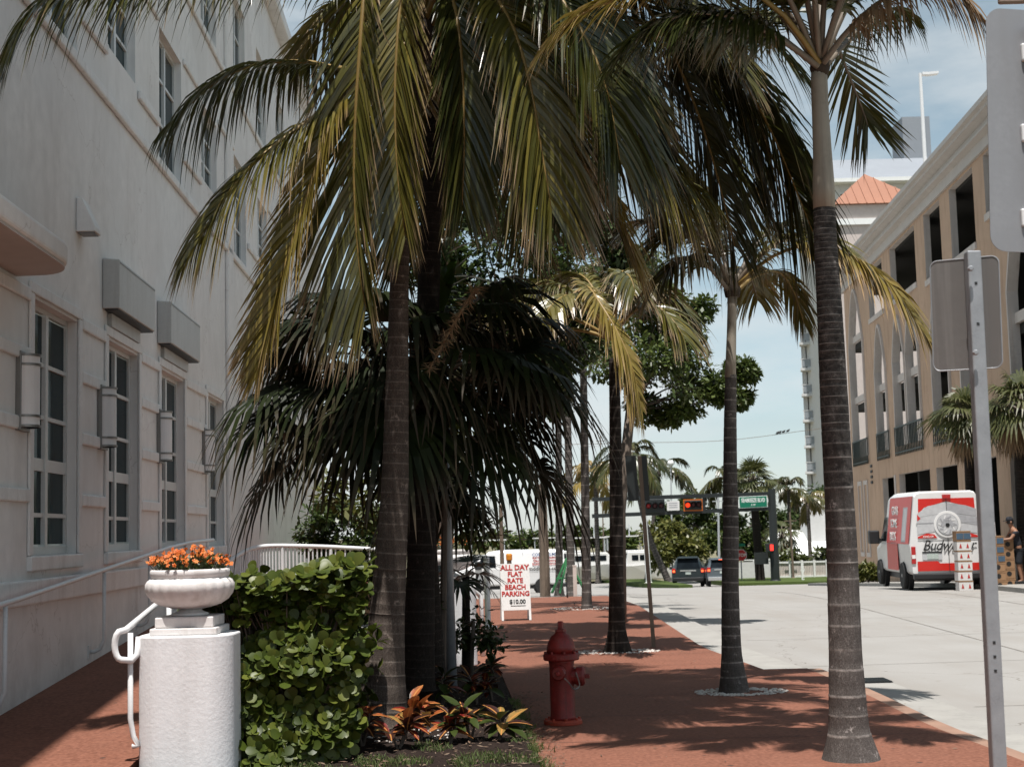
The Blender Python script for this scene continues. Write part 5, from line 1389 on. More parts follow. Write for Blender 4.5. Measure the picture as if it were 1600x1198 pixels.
# ------------------------------------------------------------------ crotons
CG = 'croton plants in the palm bed'
lance = leafshape(.27, .11, [.08, .5, .9, 1.0, .9, .6, 0], .3, .35)
CM = {k: lance.mesh('leaf', M['croton_' + k], True, True) for k in ('red', 'org', 'yel', 'grn', 'drk')}
def croton(px, py, Y, h, n, mix, label, seed, s=.8):
    n = int(n * 1.5); r = random.Random(seed); b = W(px, py, Y); b.z = 0.03
    t = thing('croton_plant', label, 'plant', b, 0, CG)
    for st in range(3):
        a = r.random() * 6.28; tp = V((math.cos(a) * .08, math.sin(a) * .08, h * .78 * r.uniform(.6, 1.05)))
        MB().tube([V((0, 0, -.03)), tp * .6 + V((.01, 0, 0)), tp], [.011, .009, .006], 6).build('stem', M['bark'], t)
        for k in range(n // 3):
            az = 6.28 * k / (n // 3) + r.uniform(-.5, .5); el = r.uniform(-.15, 1.05)
            d = V((math.cos(az) * math.cos(el), math.sin(az) * math.cos(el), math.sin(el)))
            o = bpy.data.objects.new('leaf', CM[r.choice(mix)]); COL.objects.link(o); o.parent = t
            o.matrix_local = orient(d, V((0, -.2, 1)), tp * r.uniform(.55, 1.0), s * r.uniform(.6, 1.05))
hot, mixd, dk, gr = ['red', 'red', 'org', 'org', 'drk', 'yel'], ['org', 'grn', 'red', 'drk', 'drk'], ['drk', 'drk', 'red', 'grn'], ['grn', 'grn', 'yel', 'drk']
croton(566, 1150, 11.5, .32, 15, ['red', 'drk', 'yel', 'org'], 'croton with dark red leaves against the left side of the coconut trunk base', 1)
croton(622, 1158, 11.35, .26, 18, hot, 'bright orange and red croton in front of the coconut trunk base', 2)
croton(655, 1132, 11.75, .38, 18, hot, 'tall orange croton just right of the coconut trunk base', 3)
croton(702, 1150, 11.5, .30, 18, mixd, 'mixed green and orange croton beside the grey post', 4)
croton(735, 1140, 11.7, .34, 18, gr, 'mostly green croton right of the grey post', 5)
croton(778, 1150, 11.7, .24, 12, gr, 'low green croton next to the red hydrant', 6, .9)
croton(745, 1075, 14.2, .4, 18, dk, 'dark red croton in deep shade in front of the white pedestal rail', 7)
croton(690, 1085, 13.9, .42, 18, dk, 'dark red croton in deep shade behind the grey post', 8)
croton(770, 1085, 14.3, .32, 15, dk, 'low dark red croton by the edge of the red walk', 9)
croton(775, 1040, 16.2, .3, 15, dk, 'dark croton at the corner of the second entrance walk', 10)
# broad leaves lit in the crown gap
r = random.Random(5); b = W(690, 1060, 14.9); b.z = .02
t = thing('broadleaf_plant', 'tall plant with broad glossy light green leaves in the gap between palm crowns', 'plant', b)
tp = W(690, 430, 14.9) - b
MB().tube([V((0, 0, -.05)), tp * .5 + V((.03, 0, 0)), tp], [.04, .03, .02], 7).build('stem', M['bark'], t)
bl = leafshape(.62, .13, [.1, .6, .95, 1, .85, .5, 0], .3, .4)
for k in range(22):
    az = r.random() * 6.28; el = r.uniform(-.3, 1.3); d = V((math.cos(az) * math.cos(el), math.sin(az) * math.cos(el) - .2, math.sin(el)))
    if k == 0: blm = bl.mesh('leaf', M['broad'], True, True)
    o = bpy.data.objects.new('leaf', blm); COL.objects.link(o); o.parent = t
    o.matrix_local = orient(d, V((0, -.3, 1)), tp * r.uniform(.9, 1.05), r.uniform(.7, 1.15))

# ------------------------------------------------------------------ grass, litter, pebbles
r = random.Random(17); g = MB()
for k in range(7000):
    x, y = r.uniform(-2.0, .12), r.uniform(9.75, 11.6)
    if noise.noise(V((x * 2.2, y * 2.2, 3))) < -.02 + .5 * max(0, (y - 10.7)): continue
    if x < -1.2 and y > 10.7: continue
    p = V((x, y, .02)); h = r.uniform(.02, .06); d = V((r.uniform(-.6, .6), r.uniform(-.6, .6), 1)).normalized()
    g.ribbon([p, p + d * h * .6, p + d * h + V((d.x * h * .4, 0, 0))], [.006, .005, 0], V((r.uniform(-1, 1), r.uniform(-.4, .4), 0)).normalized(), 0, 1, r.random())
for k in range(2200):                          # ragged edge between bed and walk
    y = r.uniform(9.75, 14.5); x = .155 - .05 * (y - 9.7) + abs(r.gauss(0, .05)) - .03
    if noise.noise(V((x * 3, y * 3.5, 9))) < -.05: continue
    p = V((x, y, .004)); h = r.uniform(.02, .07); d = V((r.uniform(-.4, .9), r.uniform(-.6, .6), 1)).normalized()
    g.ribbon([p, p + d * h * .6, p + d * h + V((d.x * h * .4, 0, 0))], [.006, .005, 0], V((r.uniform(-1, 1), r.uniform(-.4, .4), 0)).normalized(), 0, 1, r.random())
tag(g.build('grass_tufts', M['grass'], attr=True), 'short patchy grass in front of the croton bed', 'grass', kind='stuff')
g = MB()
for k in range(2600):
    x = r.uniform(-2.4, .25); y = r.uniform(9.75, 15)
    p = V((x, y, .035 + r.uniform(0, .012))); a = r.random() * 6.28; d = V((math.cos(a), math.sin(a), r.uniform(-.2, .3))).normalized()
    l = r.uniform(.015, .06); g.ribbon([p, p + d * l * .5, p + d * l], [.004, l * .35, 0], V((-d.y, d.x, r.uniform(-.3, .3))).normalized(), 0, .8, r.random())
for k in range(900):                           # soil crumbs spilling over the bed edge
    y = r.uniform(9.75, 15); x = .155 - .05 * (y - 9.7) + abs(r.gauss(0, .12))
    p = V((x, y, .006)); a = r.random() * 6.28; d = V((math.cos(a), math.sin(a), .15)); l = r.uniform(.01, .035)
    g.ribbon([p, p + d * l * .5, p + d * l], [.004, l * .5, 0], V((-d.y, d.x, .2)).normalized(), 0, .8, r.random() * .5)
for k in range(260):                           # stray leaves and crumbs on the walk
    y = r.uniform(9.8, 26); x = r.uniform(interp(EDGE_L, y), interp(EDGE_R if y < 17 else EDGE_R2, y) + .4)
    p = V((x, y, .006 if x < interp(EDGE_R if y < 17 else EDGE_R2, y) else -.10)); a = r.random() * 6.28; d = V((math.cos(a), math.sin(a), .1))
    l = r.uniform(.02, .05); g.ribbon([p, p + d * l * .5, p + d * l], [.004, l * .4, 0], V((-d.y, d.x, .2)).normalized(), 0, .8, r.random())
tag(g.build('leaf_litter', M['litter'], attr=True), 'brown dry leaf litter scattered over the planting bed', 'leaf litter', kind='stuff')
g = MB()
def pebbles(cx, cy, rx, ry, n, z0=0.0):
    for k in range(n):
        a = r.random() * 6.28; q = math.sqrt(r.uniform(.25, 1)); s = r.uniform(.008, .022)
        x, y = cx + math.cos(a) * q * rx, cy + math.sin(a) * q * ry
        g.lathe([(s * .6, 0), (s, s * .35), (s * .55, s * .8)], (x, y, z0 - .002), 5, r.uniform(.8, 1.3), r.uniform(.7, 1.1))
pebbles(2.19, 14.75, .46, .34, 420); pebbles(1.32, 19.9, .6, .36, 240); pebbles(1.42, 30.9, .75, .6, 240); pebbles(-.9, 12.1, .4, .4, 60, .02)
tag(g.build('white_pebbles', M['pebble']), 'white pebbles ringing the palm trunks in the red walk', 'pebbles', kind='stuff')

# ------------------------------------------------------------------ text
def text(body, size, mat, parent, loc, rot=(math.pi / 2, 0, 0), name='lettering', shear=0.0, extrude=.003, bold=0.0, align='CENTER', xs=1.0, space=1.0):
    cu = bpy.data.curves.new('t', 'FONT'); cu.body = body; cu.size = size; cu.align_x = align; cu.align_y = 'CENTER'
    cu.extrude = extrude; cu.shear = shear; cu.offset = bold; cu.space_character = space; cu.resolution_u = 3
    ob = bpy.data.objects.new('t', cu); COL.objects.link(ob)
    bpy.context.view_layer.update()
    me = bpy.data.meshes.new_from_object(ob.evaluated_get(bpy.context.evaluated_depsgraph_get()))
    bpy.data.objects.remove(ob, do_unlink=True); bpy.data.curves.remove(cu)
    me.materials.clear(); me.materials.append(M[mat])
    o = bpy.data.objects.new(name, me); COL.objects.link(o); o.parent = parent
    o.location = loc; o.rotation_euler = rot; o.scale = (xs, 1, 1)
    return o

# ------------------------------------------------------------------ fire hydrant
b = W(880, 1131, 12.72); b.z = 0.0
t = thing('fire_hydrant', 'dark red fire hydrant standing at the edge of the red brick walk', 'fire hydrant', b, 0.15)
MB().lathe([(.165, 0), (.165, .035), (.15, .04)], seg=28).build('base_flange', M['hydrantrim'], t, bevel=.006)
MB().lathe([(.112, .035), (.11, .06), (.105, .08), (.105, .50), (.11, .52), (.115, .54)], seg=28).build('barrel', M['hydrant'], t, smooth=True)
MB().lathe([(.15, .54), (.155, .55), (.155, .585), (.145, .595), (.125, .60)], seg=28).build('bonnet_flange', M['hydrant'], t)
MB().lathe([(.125, .60), (.122, .65), (.108, .70), (.08, .745), (.05, .765), (.045, .78)], seg=28).build('bonnet', M['hydrant'], t, smooth=True)
MB().lathe([(.05, .78), (.05, .80), (.028, .805), (.026, .86), (.018, .868)], seg=5).build('operating_nut', M['hydrant'], t)
for ax, rr, ln, nm in (((-.35, -1, 0), .062, .19, 'side_nozzle'), ((.35, 1, 0), .062, .19, 'side_nozzle'), ((1, -.3, 0), .082, .20, 'pumper_nozzle')):
    a = V(ax).normalized(); zc = .44 if nm == 'side_nozzle' else .40
    n_ = MB().lathe([(rr * .8, .08), (rr * .85, .125), (rr * 1.0, .13), (rr * 1.0, ln - .02), (rr * .8, ln)], (0, 0, zc), 18, axis=a).build(nm, M['hydrant'], t)
    MB().lathe([(.022, ln), (.022, ln + .035), (.015, ln + .04)], (0, 0, zc), 5, axis=a).build('cap_nut', M['hydrant'], n_)
MB().tube(catmull([(.1, -.13, .44), (.13, -.12, .33), (.08, -.13, .30), (.03, -.16, .36), (-.04, -.17, .43)], 14), .006, 5).build('chain', M['lampmetal'], t)
for k in range(8):
    a = k * math.pi / 4; MB().lathe([(.012, .595), (.012, .615)], (.138 * math.cos(a), .138 * math.sin(a), 0), 6).build('bolt', M['hydrant'], t)
    MB().lathe([(.013, .034), (.013, .055)], (.142 * math.cos(a), .142 * math.sin(a), 0), 6).build('bolt', M['hydrantrim'], t)

# ------------------------------------------------------------------ storm drain in the gutter
dp_ = V((3.80, 16.5, -.108))
t = thing('storm_drain', 'small dark storm drain grate in the gutter beside the red walk', 'drain', dp_)
MB().bx(-.3, .3, -.22, .22, 0, .006).build('pit_plate', M['vandark'], t)
for k in range(7): MB().bx(-.29, .29, -.2 + .06 * k, -.18 + .06 * k, .007, .016).build('grate_bar', M['darkmetal'], t)

# ------------------------------------------------------------------ sign posts on the right
def roundrect(w, h, r, y=0.0, n=6):
    pts = []
    for cx, cz, a0 in ((w/2 - r, h/2 - r, 0), (-w/2 + r, h/2 - r, 90), (-w/2 + r, -h/2 + r, 180), (w/2 - r, -h/2 + r, 270)):
        for k in range(n + 1):
            a = math.radians(a0 + 90 * k / n); pts.append((cx + r * math.cos(a), y, cz + r * math.sin(a)))
    return pts
Y = 5.85
pb, pt = W(1562, 1300, Y), W(1519, 393, Y)
b = V((pb.x + .003, Y, 0.0))
t = thing('sign_post', 'galvanised square sign post with back of a small rounded sign at the kerb side', 'sign', b)
MB().bar(V((0, 0, -.1)), pt - b, .056).build('post', M['galv'], t, bevel=.006)
dirp = (pt - b).normalized()
for k in range(30):
    p = dirp * (1.0 + .055 * k) ; MB().box(p + V((0, -.0275, 0)), (.011, .004, .011)).build('hole', M['vandark'], t) if k in (1, 2, 3, 26, 29) else None
sc = W(1518, 486, Y - .04) - b
rotm = Matrix.Rotation(math.radians(-30), 3, 'Z') @ Matrix.Rotation(math.radians(1.2), 3, 'Y')
sm = MB(); sm.prism([sc + V((0, .075, 0)) + rotm @ V(p) for p in roundrect(.275, .455, .03)], rotm @ V((0, .004, 0)))
sm.build('sign_panel', M['signback2'], t)
eg = MB(); eg.tube([sc + V((0, .075, 0)) + rotm @ V(p) for p in roundrect(.275, .455, .03)] + [sc + V((0, .075, 0)) + rotm @ V(roundrect(.275, .455, .03)[0])], .0028, 5)
eg.build('sign_edge', M['galv'], t)
for dz in (.17, -.17): MB().lathe([(.012, 0), (.012, .012), (.008, .016)], sc + V((-.0, -.012, dz)), 6, axis=(0, -1, 0)).build('bolt', M['galv'], t)
Y = 6.7
c = W(1632, 205, Y); b = V((W(1668, 600, Y).x, Y, 0))
t = thing('large_sign', 'large pale grey back of a rounded sign on brackets beyond the small sign', 'sign', b)
h_, w_ = 395 * Y / FPX, 190 * Y / FPX
rotm = Matrix.Rotation(math.radians(2.2), 3, 'Y') @ Matrix.Rotation(math.radians(8), 3, 'Z')
sm = MB(); sm.prism([c - b + rotm @ V(p) for p in roundrect(w_, h_, .075)], (0, .005, 0)); sm.build('sign_panel', M['signback'], t)
MB().bar((0, -.06, -.1), (0 - .06, -.06, 3.95), .07).build('post', M['galv'], t, bevel=.008)
for py in (82, 208, 340):
    q = W(1612, py, Y - .02) - b
    MB().box(q, (.10, .03, .085)).build('bracket', M['whitepaint'], t, bevel=.008)
    MB().box(q + V((.012, -.017, .005)), (.014, .006, .02)).build('bolt', M['vandark'], t)
    MB().bar(q + V((.03, 0, 0)), (-.05, -.06, q.z), .025).build('bracket_arm', M['galv'], t)
q = W(1606, -40, Y + .05) - b
MB().box(q, (.30, .03, .29)).build('upper_board', M['tanboard'], t, bevel=.01)

# leaning dark sign post by the third palm
Y = 20.5; b = W(1022, 1012, Y); b.z = 0.0
t = thing('sign_post', 'leaning dark sign post with two dark sign backs beside the shaded palm', 'sign', b, 0)
tp = W(999, 712, Y) - b
MB().bar((0, 0, -.1), tp, .055, .05).build('post', M['wood'], t)
for x0, x1, dy in ((978, 997, -.035), (1000, 1014, .035)):
    a_, c_ = W(x0, 712, Y + dy) - b, W(x1, 782, Y + dy) - b
    MB().box((a_ + c_) / 2, (abs(c_.x - a_.x), .012, abs(a_.z - c_.z)), Matrix.Rotation(math.radians(-2), 3, 'Y')).build('sign_panel', M['darkmetal'], t)
# grey post in the bed
Y = 15.8; b = W(706, 1078, Y); b.z = .02
t = thing('grey_post', 'tall bare grey metal post standing in the dark bed', 'post', b)
tp = W(690, 585, Y) - b
MB().tube([(0, 0, -.1), tp * .5, tp], [.062, .058, .05], 14).build('pole', M['galv'], t, smooth=True)
MB().lathe([(.065, tp.z - .01), (.066, tp.z + .02), (.03, tp.z + .05)], (tp.x, tp.y, 0), 14).build('cap', M['galv'], t)

# ------------------------------------------------------------------ parking A-frame sign
Y = 27.6; b = W(806, 969, Y); b.z = 0.0
t = thing('parking_sign', 'white A-frame sign board advertising all day flat rate beach parking', 'sign', b, math.radians(4))
Hh, Wd = 1.06, .55
tilt = math.radians(12)
fr = bpy.data.objects.new('front_board', MB().bx(-Wd/2, Wd/2, -.02, .0, .19, Hh).mesh('front_board', M['board'])); COL.objects.link(fr); fr.parent = t
fr.location = (0, -.22, 0); fr.rotation_euler = (-tilt, 0, 0)
bk = bpy.data.objects.new('back_board', MB().bx(-Wd/2, Wd/2, 0, .02, .19, Hh).mesh('back_board', M['board'])); COL.objects.link(bk); bk.parent = t
bk.location = (0, .22, 0); bk.rotation_euler = (tilt, 0, 0)
for p, s in ((fr, -1), (bk, 1)):
    for x in (-Wd/2 + .02, Wd/2 - .02):
        MB().bx(x - .02, x + .02, -.018 if s < 0 else 0, 0 if s < 0 else .018, 0.0, .19).build('leg', M['inkwhite'], p)
for k, (s, sz) in enumerate((('ALL DAY', .135), ('FLAT', .125), ('RATE', .125), ('BEACH', .125), ('PARKING', .125))):
    text(s, sz, 'inkred', fr, (0, -.0235, .985 - k * .123), bold=.004)
text('$10.00', .11, 'ink', fr, (.03, -.0235, .345), bold=.003)
MB().bx(-.1, .18, -.024, -.021, .265, .275).build('rule', M['ink'], fr)

# posts, trestle and bits by the car park
Y = 47; b = V((W(852, 930, Y).x, Y, gz(Y)))
t = thing('timber_post', 'thick weathered timber post right of the parking sign', 'post', b)
MB().tube([(0, 0, -.2), (0, 0, 1.2), (-.02, 0, 3.4)], [.17, .16, .14], 12).build('shaft', M['wood'], t); MB().lathe([(.16, 3.4), (.17, 3.42), (.05, 3.5)], seg=12).build('cap', M['wood'], t)
Y = 38.0; b = V((W(797, 930, Y).x, Y, gz(Y)))
t = thing('bollard_post', 'thin dark post with orange cap behind the parking sign', 'post', b)
MB().tube([(0, 0, -.1), (0, 0, .98)], .06, 10).build('shaft', M['wood'], t); MB().lathe([(.075, .98), (.08, 1.0), (.08, 1.12), (.05, 1.16)], seg=12).build('cap', M['amber'], t)
Y = 36.0; b = V((W(786, 935, Y).x, Y, gz(Y)))
t = thing('thin_pole', 'slim dark pole behind the parking sign', 'pole', b)
MB().tube([(0, 0, -.1), (0, 0, 2.3)], [.05, .045], 8).build('shaft', M['wood'], t); MB().lathe([(.05, 2.3), (.055, 2.32), (.02, 2.36)], seg=8).build('cap', M['wood'], t)
Y = 25; b = V((W(762, 955, Y).x, Y, .02))
t = thing('white_pipe_post', 'white pipe post with round foot left of the parking sign', 'post', b)
MB().tube([(0, 0, 0), (0, 0, 1.2)], .05, 10).build('shaft', M['whitepaint'], t); MB().lathe([(.16, 0), (.16, .04), (.06, .06)], seg=16).build('foot', M['whitepaint'], t)
Y = 38.6; b = V((W(899, 931, Y).x, Y, gz(Y)))
t = thing('marker_post', 'square pale post in front of the grey palm trunk', 'post', b)
MB().bx(-.05, .05, -.05, .05, -.1, .78).build('shaft', M['cream'], t, bevel=.008); MB().bx(-.055, .055, -.055, .055, .78, .81).build('cap', M['cream'], t)
Y = 45.0; gb = gz(Y)
pa, pc, pd = W(886, 872, Y), W(872, 926, Y), W(880, 926, Y)
b = V((pc.x, Y, gb)); t = thing('green_trestle', 'bright green wooden trestle frame leaning by the palm trunks', 'trestle', b)
ap = pa - b
for q, dy in ((V((.05, -.05, 0)), -.1), (V((-.18, .25, 0)), .2)): MB().bar(q, ap + V((0, dy * .3, 0)), .14, .05).build('leg', M['green'], t)
q2 = W(915, 900, Y) - b
MB().bar(ap + V((0, .05, -.02)), V((q2.x, .3, 0)), .1, .05).build('leg', M['green'], t)
MB().bar(V((-.05, .0, .45)), V((.25, .1, .45)), .07, .04).build('brace', M['green'], t)
cc = catmull([W(885, 895, 37.5), W(886, 925, 37.4), W(889, 940, 37.0), W(898, 951, 33.0)], 14)
cc[-1].z = .01
tag(MB().tube(cc, .018, 6).build('black_cable', M['vandark']), 'black cable hanging down to the red walk by the pale ringed palm', 'cable')

# ------------------------------------------------------------------ vehicles
def ring8(wb, wm, wt, z0, zb, z1, rr=.12):
    h = [(wb - .06, z0), (wb, z0 + .08), (wm, zb), (wm - .015, zb + .12), (wt + .02, z1 - rr), (wt - rr * .35, z1 - rr * .3), (wt - rr * 1.2, z1)]
    return [(-x, z) for x, z in h] + [(x, z) for x, z in reversed(h)]
def loft(st, mat, parent, name='body'):
    m = MB(); rings = []
    for y, *a in st: rings.append([m.vert((x, y, z)) for x, z in ring8(*a)])
    n = len(rings[0])
    for i in range(len(rings) - 1):
        for k in range(n): m.face(rings[i][k], rings[i][(k+1) % n], rings[i+1][(k+1) % n], rings[i+1][k])
    m.face(*rings[0]); m.face(*reversed(rings[-1]))
    return m.build(name, M[mat], parent, bevel=.03)
def wheel(parent, x, y, r, side):
    a = (side, 0, 0)
    w = MB().lathe([(r * .62, -.11), (r * .93, -.11), (r, -.07), (r, .07), (r * .93, .11), (r * .66, .11)], (x, y, r), 24, axis=a).build('wheel', M['tyre'], parent, smooth=False)
    MB().lathe([(r * .64, .06), (r * .64, .098), (r * .5, .085), (r * .2, .1), (r * .1, .115)], (x, y, r), 20, axis=a).build('rim', M['rim'], w)
    MB().lathe([(r * 1.22, -.12), (r * 1.22, .004), (r * 1.1, .008)], (x - side * .02, y, r * 1.02), 24, axis=a).build('wheel_arch', M['vandark'], parent)
def van(label, loc, yaw, low=False, L=5.9):
    t = thing('delivery_van' if not low else 'work_van', label, 'van', loc, yaw)
    H = 2.66 if not low else 2.1; wt = .82 if not low else .86; z0 = .42
    st = [(0, .94, .985, wt - .02, z0, 1.2, H - .07), (.12, .97, 1.01, wt, z0, 1.2, H), (L * .55, .98, 1.01, wt, z0, 1.2, H + .02), (L * .68, .98, 1.0, wt - .02, z0, 1.2, H - .06), (L * .76, .97, .99, .74, z0, 1.18, H * .80), (L * .84, .96, .98, .78, z0, 1.1, 1.42), (L * .96, .92, .94, .72, z0, 1.0, 1.2), (L, .82, .86, .6, z0 + .05, .95, 1.06)]
    loft(st, 'vanwhite', t)
    for y in (L * .2, L * .82):
        for s in (-1, 1): wheel(t, s * .94, y, .375, s)
    MB().bx(-.96, .96, -.12, .10, .30, .46).build('rear_bumper', M['vandark'], t, bevel=.03)
    MB().bx(-.8, .8, .3, L - .3, .25, .42).build('underbody', M['vandark'], t)
    for s in (-1, 1):
        gl = MB(); xo = lambda z: s * (1.0 - (z - 1.25) * .115 + .012)
        ya, yb, yc, yd = L * .61, L * .78, L * .735, L * .62
        zt = 2.0 if not low else 1.85
        gl.poly([(xo(1.3), ya, 1.3), (xo(1.3) - s * .01, yb, 1.3), (xo(zt) - s * .03, yc, zt), (xo(zt), yd, zt)][::s])
        gl.build('side_window', M['glass2'], t)
        mir = MB().bx(s * 1.06 - .0, s * 1.36, L * .74, L * .80, 1.22, 1.62).build('mirror', M['vandark'], t, bevel=.04)
        MB().bar((s * .97, L * .77, 1.32), (s * 1.1, L * .77, 1.36), .08).build('mirror_arm', M['vandark'], mir)
    MB().poly([(-.78, L * .775, 1.42 + .12), (.78, L * .775, 1.54), (.70, L * .70, H - .22), (-.70, L * .70, H - .22)]).build('windscreen', M['glass2'], t)
    return t, H, L
yw = math.radians(-4.2)
vb = V((W(1430, 920, 39.5).x + .98, 39.6, gz(39.6) - .12))
t, H, L = van('white and red high roof delivery van with Budweiser style lettering parked by the cartons', vb, yw)
t['label'] = 'white and red high roof delivery van with script lettering parked by stacked cartons'
# rear doors: gap, print, emblem
def rp(x0, x1, z0, z1, mat, lv, name):
    return MB().bx(x0, x1, -.012 - .005 * lv, -.006, z0, z1).build(name, M[mat], t)
def rpoly(pts, mat, lv, name):
    return MB().prism([(x, -.006 - .005 * lv, z) for x, z in pts], (0, .004, 0)).build(name, M[mat], t)
tz = lambda x: 2.42 + .06 * (1 - abs(x))
rpoly([(-.80, 1.34), (.80, 1.34), (.76, 2.44), (-.76, 2.44)], 'vanwhite', 1, 'rear_door')
rpoly([(-.76, 2.02), (-.60, 2.22), (0, 2.38), (.60, 2.22), (.76, 2.02), (.74, 2.46), (-.74, 2.46)], 'vanred', 2, 'red_print')
rpoly([(-.78, 2.06), (-.78, 1.96), (0, 2.08), (.78, 1.96), (.78, 2.16), (.5, 2.26), (0, 2.34), (-.5, 2.26)], 'vansilver', 3, 'ribbon_print')
rpoly([(0, 2.08), (.78, 1.96), (.78, 2.16), (.5, 2.26), (0, 2.34)], 'vangrey', 4, 'ribbon_print')
rpoly([(-.80, 1.50), (-.2, 1.60), (.2, 1.60), (.80, 1.50), (.8, 1.95), (0, 2.07), (-.8, 1.95)], 'vansilver', 3, 'leaf_print')
rpoly([(.1, 1.85), (.8, 1.72), (.8, 1.93), (.2, 2.03)], 'vangrey', 4, 'leaf_print')
rpoly([(-.80, 1.40), (-.28, 1.40), (-.36, 1.50), (-.55, 1.53), (-.80, 1.44)], 'vanred', 4, 'red_print')
rpoly([(.80, 1.40), (.28, 1.40), (.36, 1.50), (.55, 1.53), (.80, 1.44)], 'vanred', 4, 'red_print')
rpoly([(-.79, 1.86), (-.79, 2.04), (-.70, 1.93)], 'vanred', 4, 'red_print')
em = MB().lathe([(.36, 0), (.36, .006), (.34, .009)], (0, -.028, 1.76), 36, axis=(0, -1, 0)).build('emblem_disc', M['vanwhite'], t)
MB().lathe([(.29, 0), (.29, .005)], (0, -.039, 1.76), 36, axis=(0, -1, 0)).build('emblem_ring', M['vangrey'], em)
MB().lathe([(.275, 0), (.275, .005)], (0, -.046, 1.76), 36, axis=(0, -1, 0)).build('emblem_face', M['vansilver'], em)
for dx, dz, a in ((-.1, .03, .5), (.1, .03, -.5), (0, .08, 0)):
    MB().box((dx, -.055, 1.76 + dz), (.09, .004, .2), Matrix.Rotation(a, 3, 'Y')).build('emblem_mark', M['vangrey'], em)
MB().lathe([(.06, 0), (.06, .005)], (0, -.056, 1.74), 6, axis=(0, -1, 0)).build('emblem_core', M['vandark'], em)
for k in range(10):
    a = 2 * math.pi * k / 10
    MB().box((.2 * math.cos(a), -.055, 1.76 + .2 * math.sin(a)), (.1, .004, .035), Matrix.Rotation(-a + .6, 3, 'Y')).build('emblem_mark', M['vanwhite' if k % 2 else 'vangrey'], em)
rpoly([(-.84, .78), (-.30, .78), (-.24, .72), (.84, .72), (.84, .52), (-.84, .52)], 'vanred', 3, 'red_print')
rp(-.70, -.18, .82, 1.02, 'vansilver', 2, 'plate_recess'); rp(-.58, -.28, .84, .98, 'plate', 4, 'licence_plate'); rp(-.70, -.18, 1.0, 1.04, 'vandark', 4, 'handle_bar')
text('Budweiser', .40, 'ink', t, (-.70, -.04, 1.19), shear=.42, bold=.002, align='LEFT', xs=.82)
text('KING OF', .07, 'inkwhite', t, (-.52, -.04, 1.44), bold=.001); text('BEERS', .07, 'inkwhite', t, (.52, -.04, 1.44), bold=.001)
MB().bx(-.006, .006, -.03, -.005, .5, 2.46).build('door_gap', M['vandark'], t); MB().bx(-.10, .12, -.05, .0, 2.46, 2.56).build('brake_lamp', M['taillight'], t)
MB().bx(-.82, .82, -.028, -.006, 1.80, 1.812).build('crease', M['vangrey'], t)
for s in (-1, 1):
    tl = MB().bx(s * .875, s * .99, -.03, .05, .72, 1.18).build('tail_light', M['taillight'], t, bevel=.01)
    MB().bx(s * .885, s * .98, -.036, -.031, .86, .96).build('reverse_lamp', M['inkwhite'], tl)
# side print on the left
sx = lambda z: -(1.022 - max(0, z - 1.25) * .128)
def sp_(y0, y1, z0, z1, mat, lv, name):
    o = .004 + .004 * lv
    return MB().prism([(sx(z0) - o, y0, z0), (sx(z0) - o, y1, z0), (sx(z1) - o, y1, z1), (sx(z1) - o, y0, z1)], (.004, 0, 0)).build(name, M[mat], t)
sp_(.16, 3.42, 1.25, 2.54, 'vanred', 1, 'side_red_print'); sp_(1.75, 3.4, .5, 1.24, 'vanred', 1, 'side_red_print')
sp_(.62, 1.25, 1.3, 2.25, 'vangrey', 2, 'side_bottle_print'); sp_(.72, 1.12, 1.35, 2.2, 'vansilver', 3, 'side_bottle_print')
for k, s in enumerate(('GRAB', 'SOME', 'BUDS')):
    z = 2.16 - .36 * k
    text(s, .33, 'inkwhite', t, (sx(z) - .03, 2.4, z), rot=(math.pi / 2, 0, -math.pi / 2), bold=.01, xs=1.15)
sp_(3.45, 3.47, .5, 2.4, 'vangrey', 1, 'door_gap')

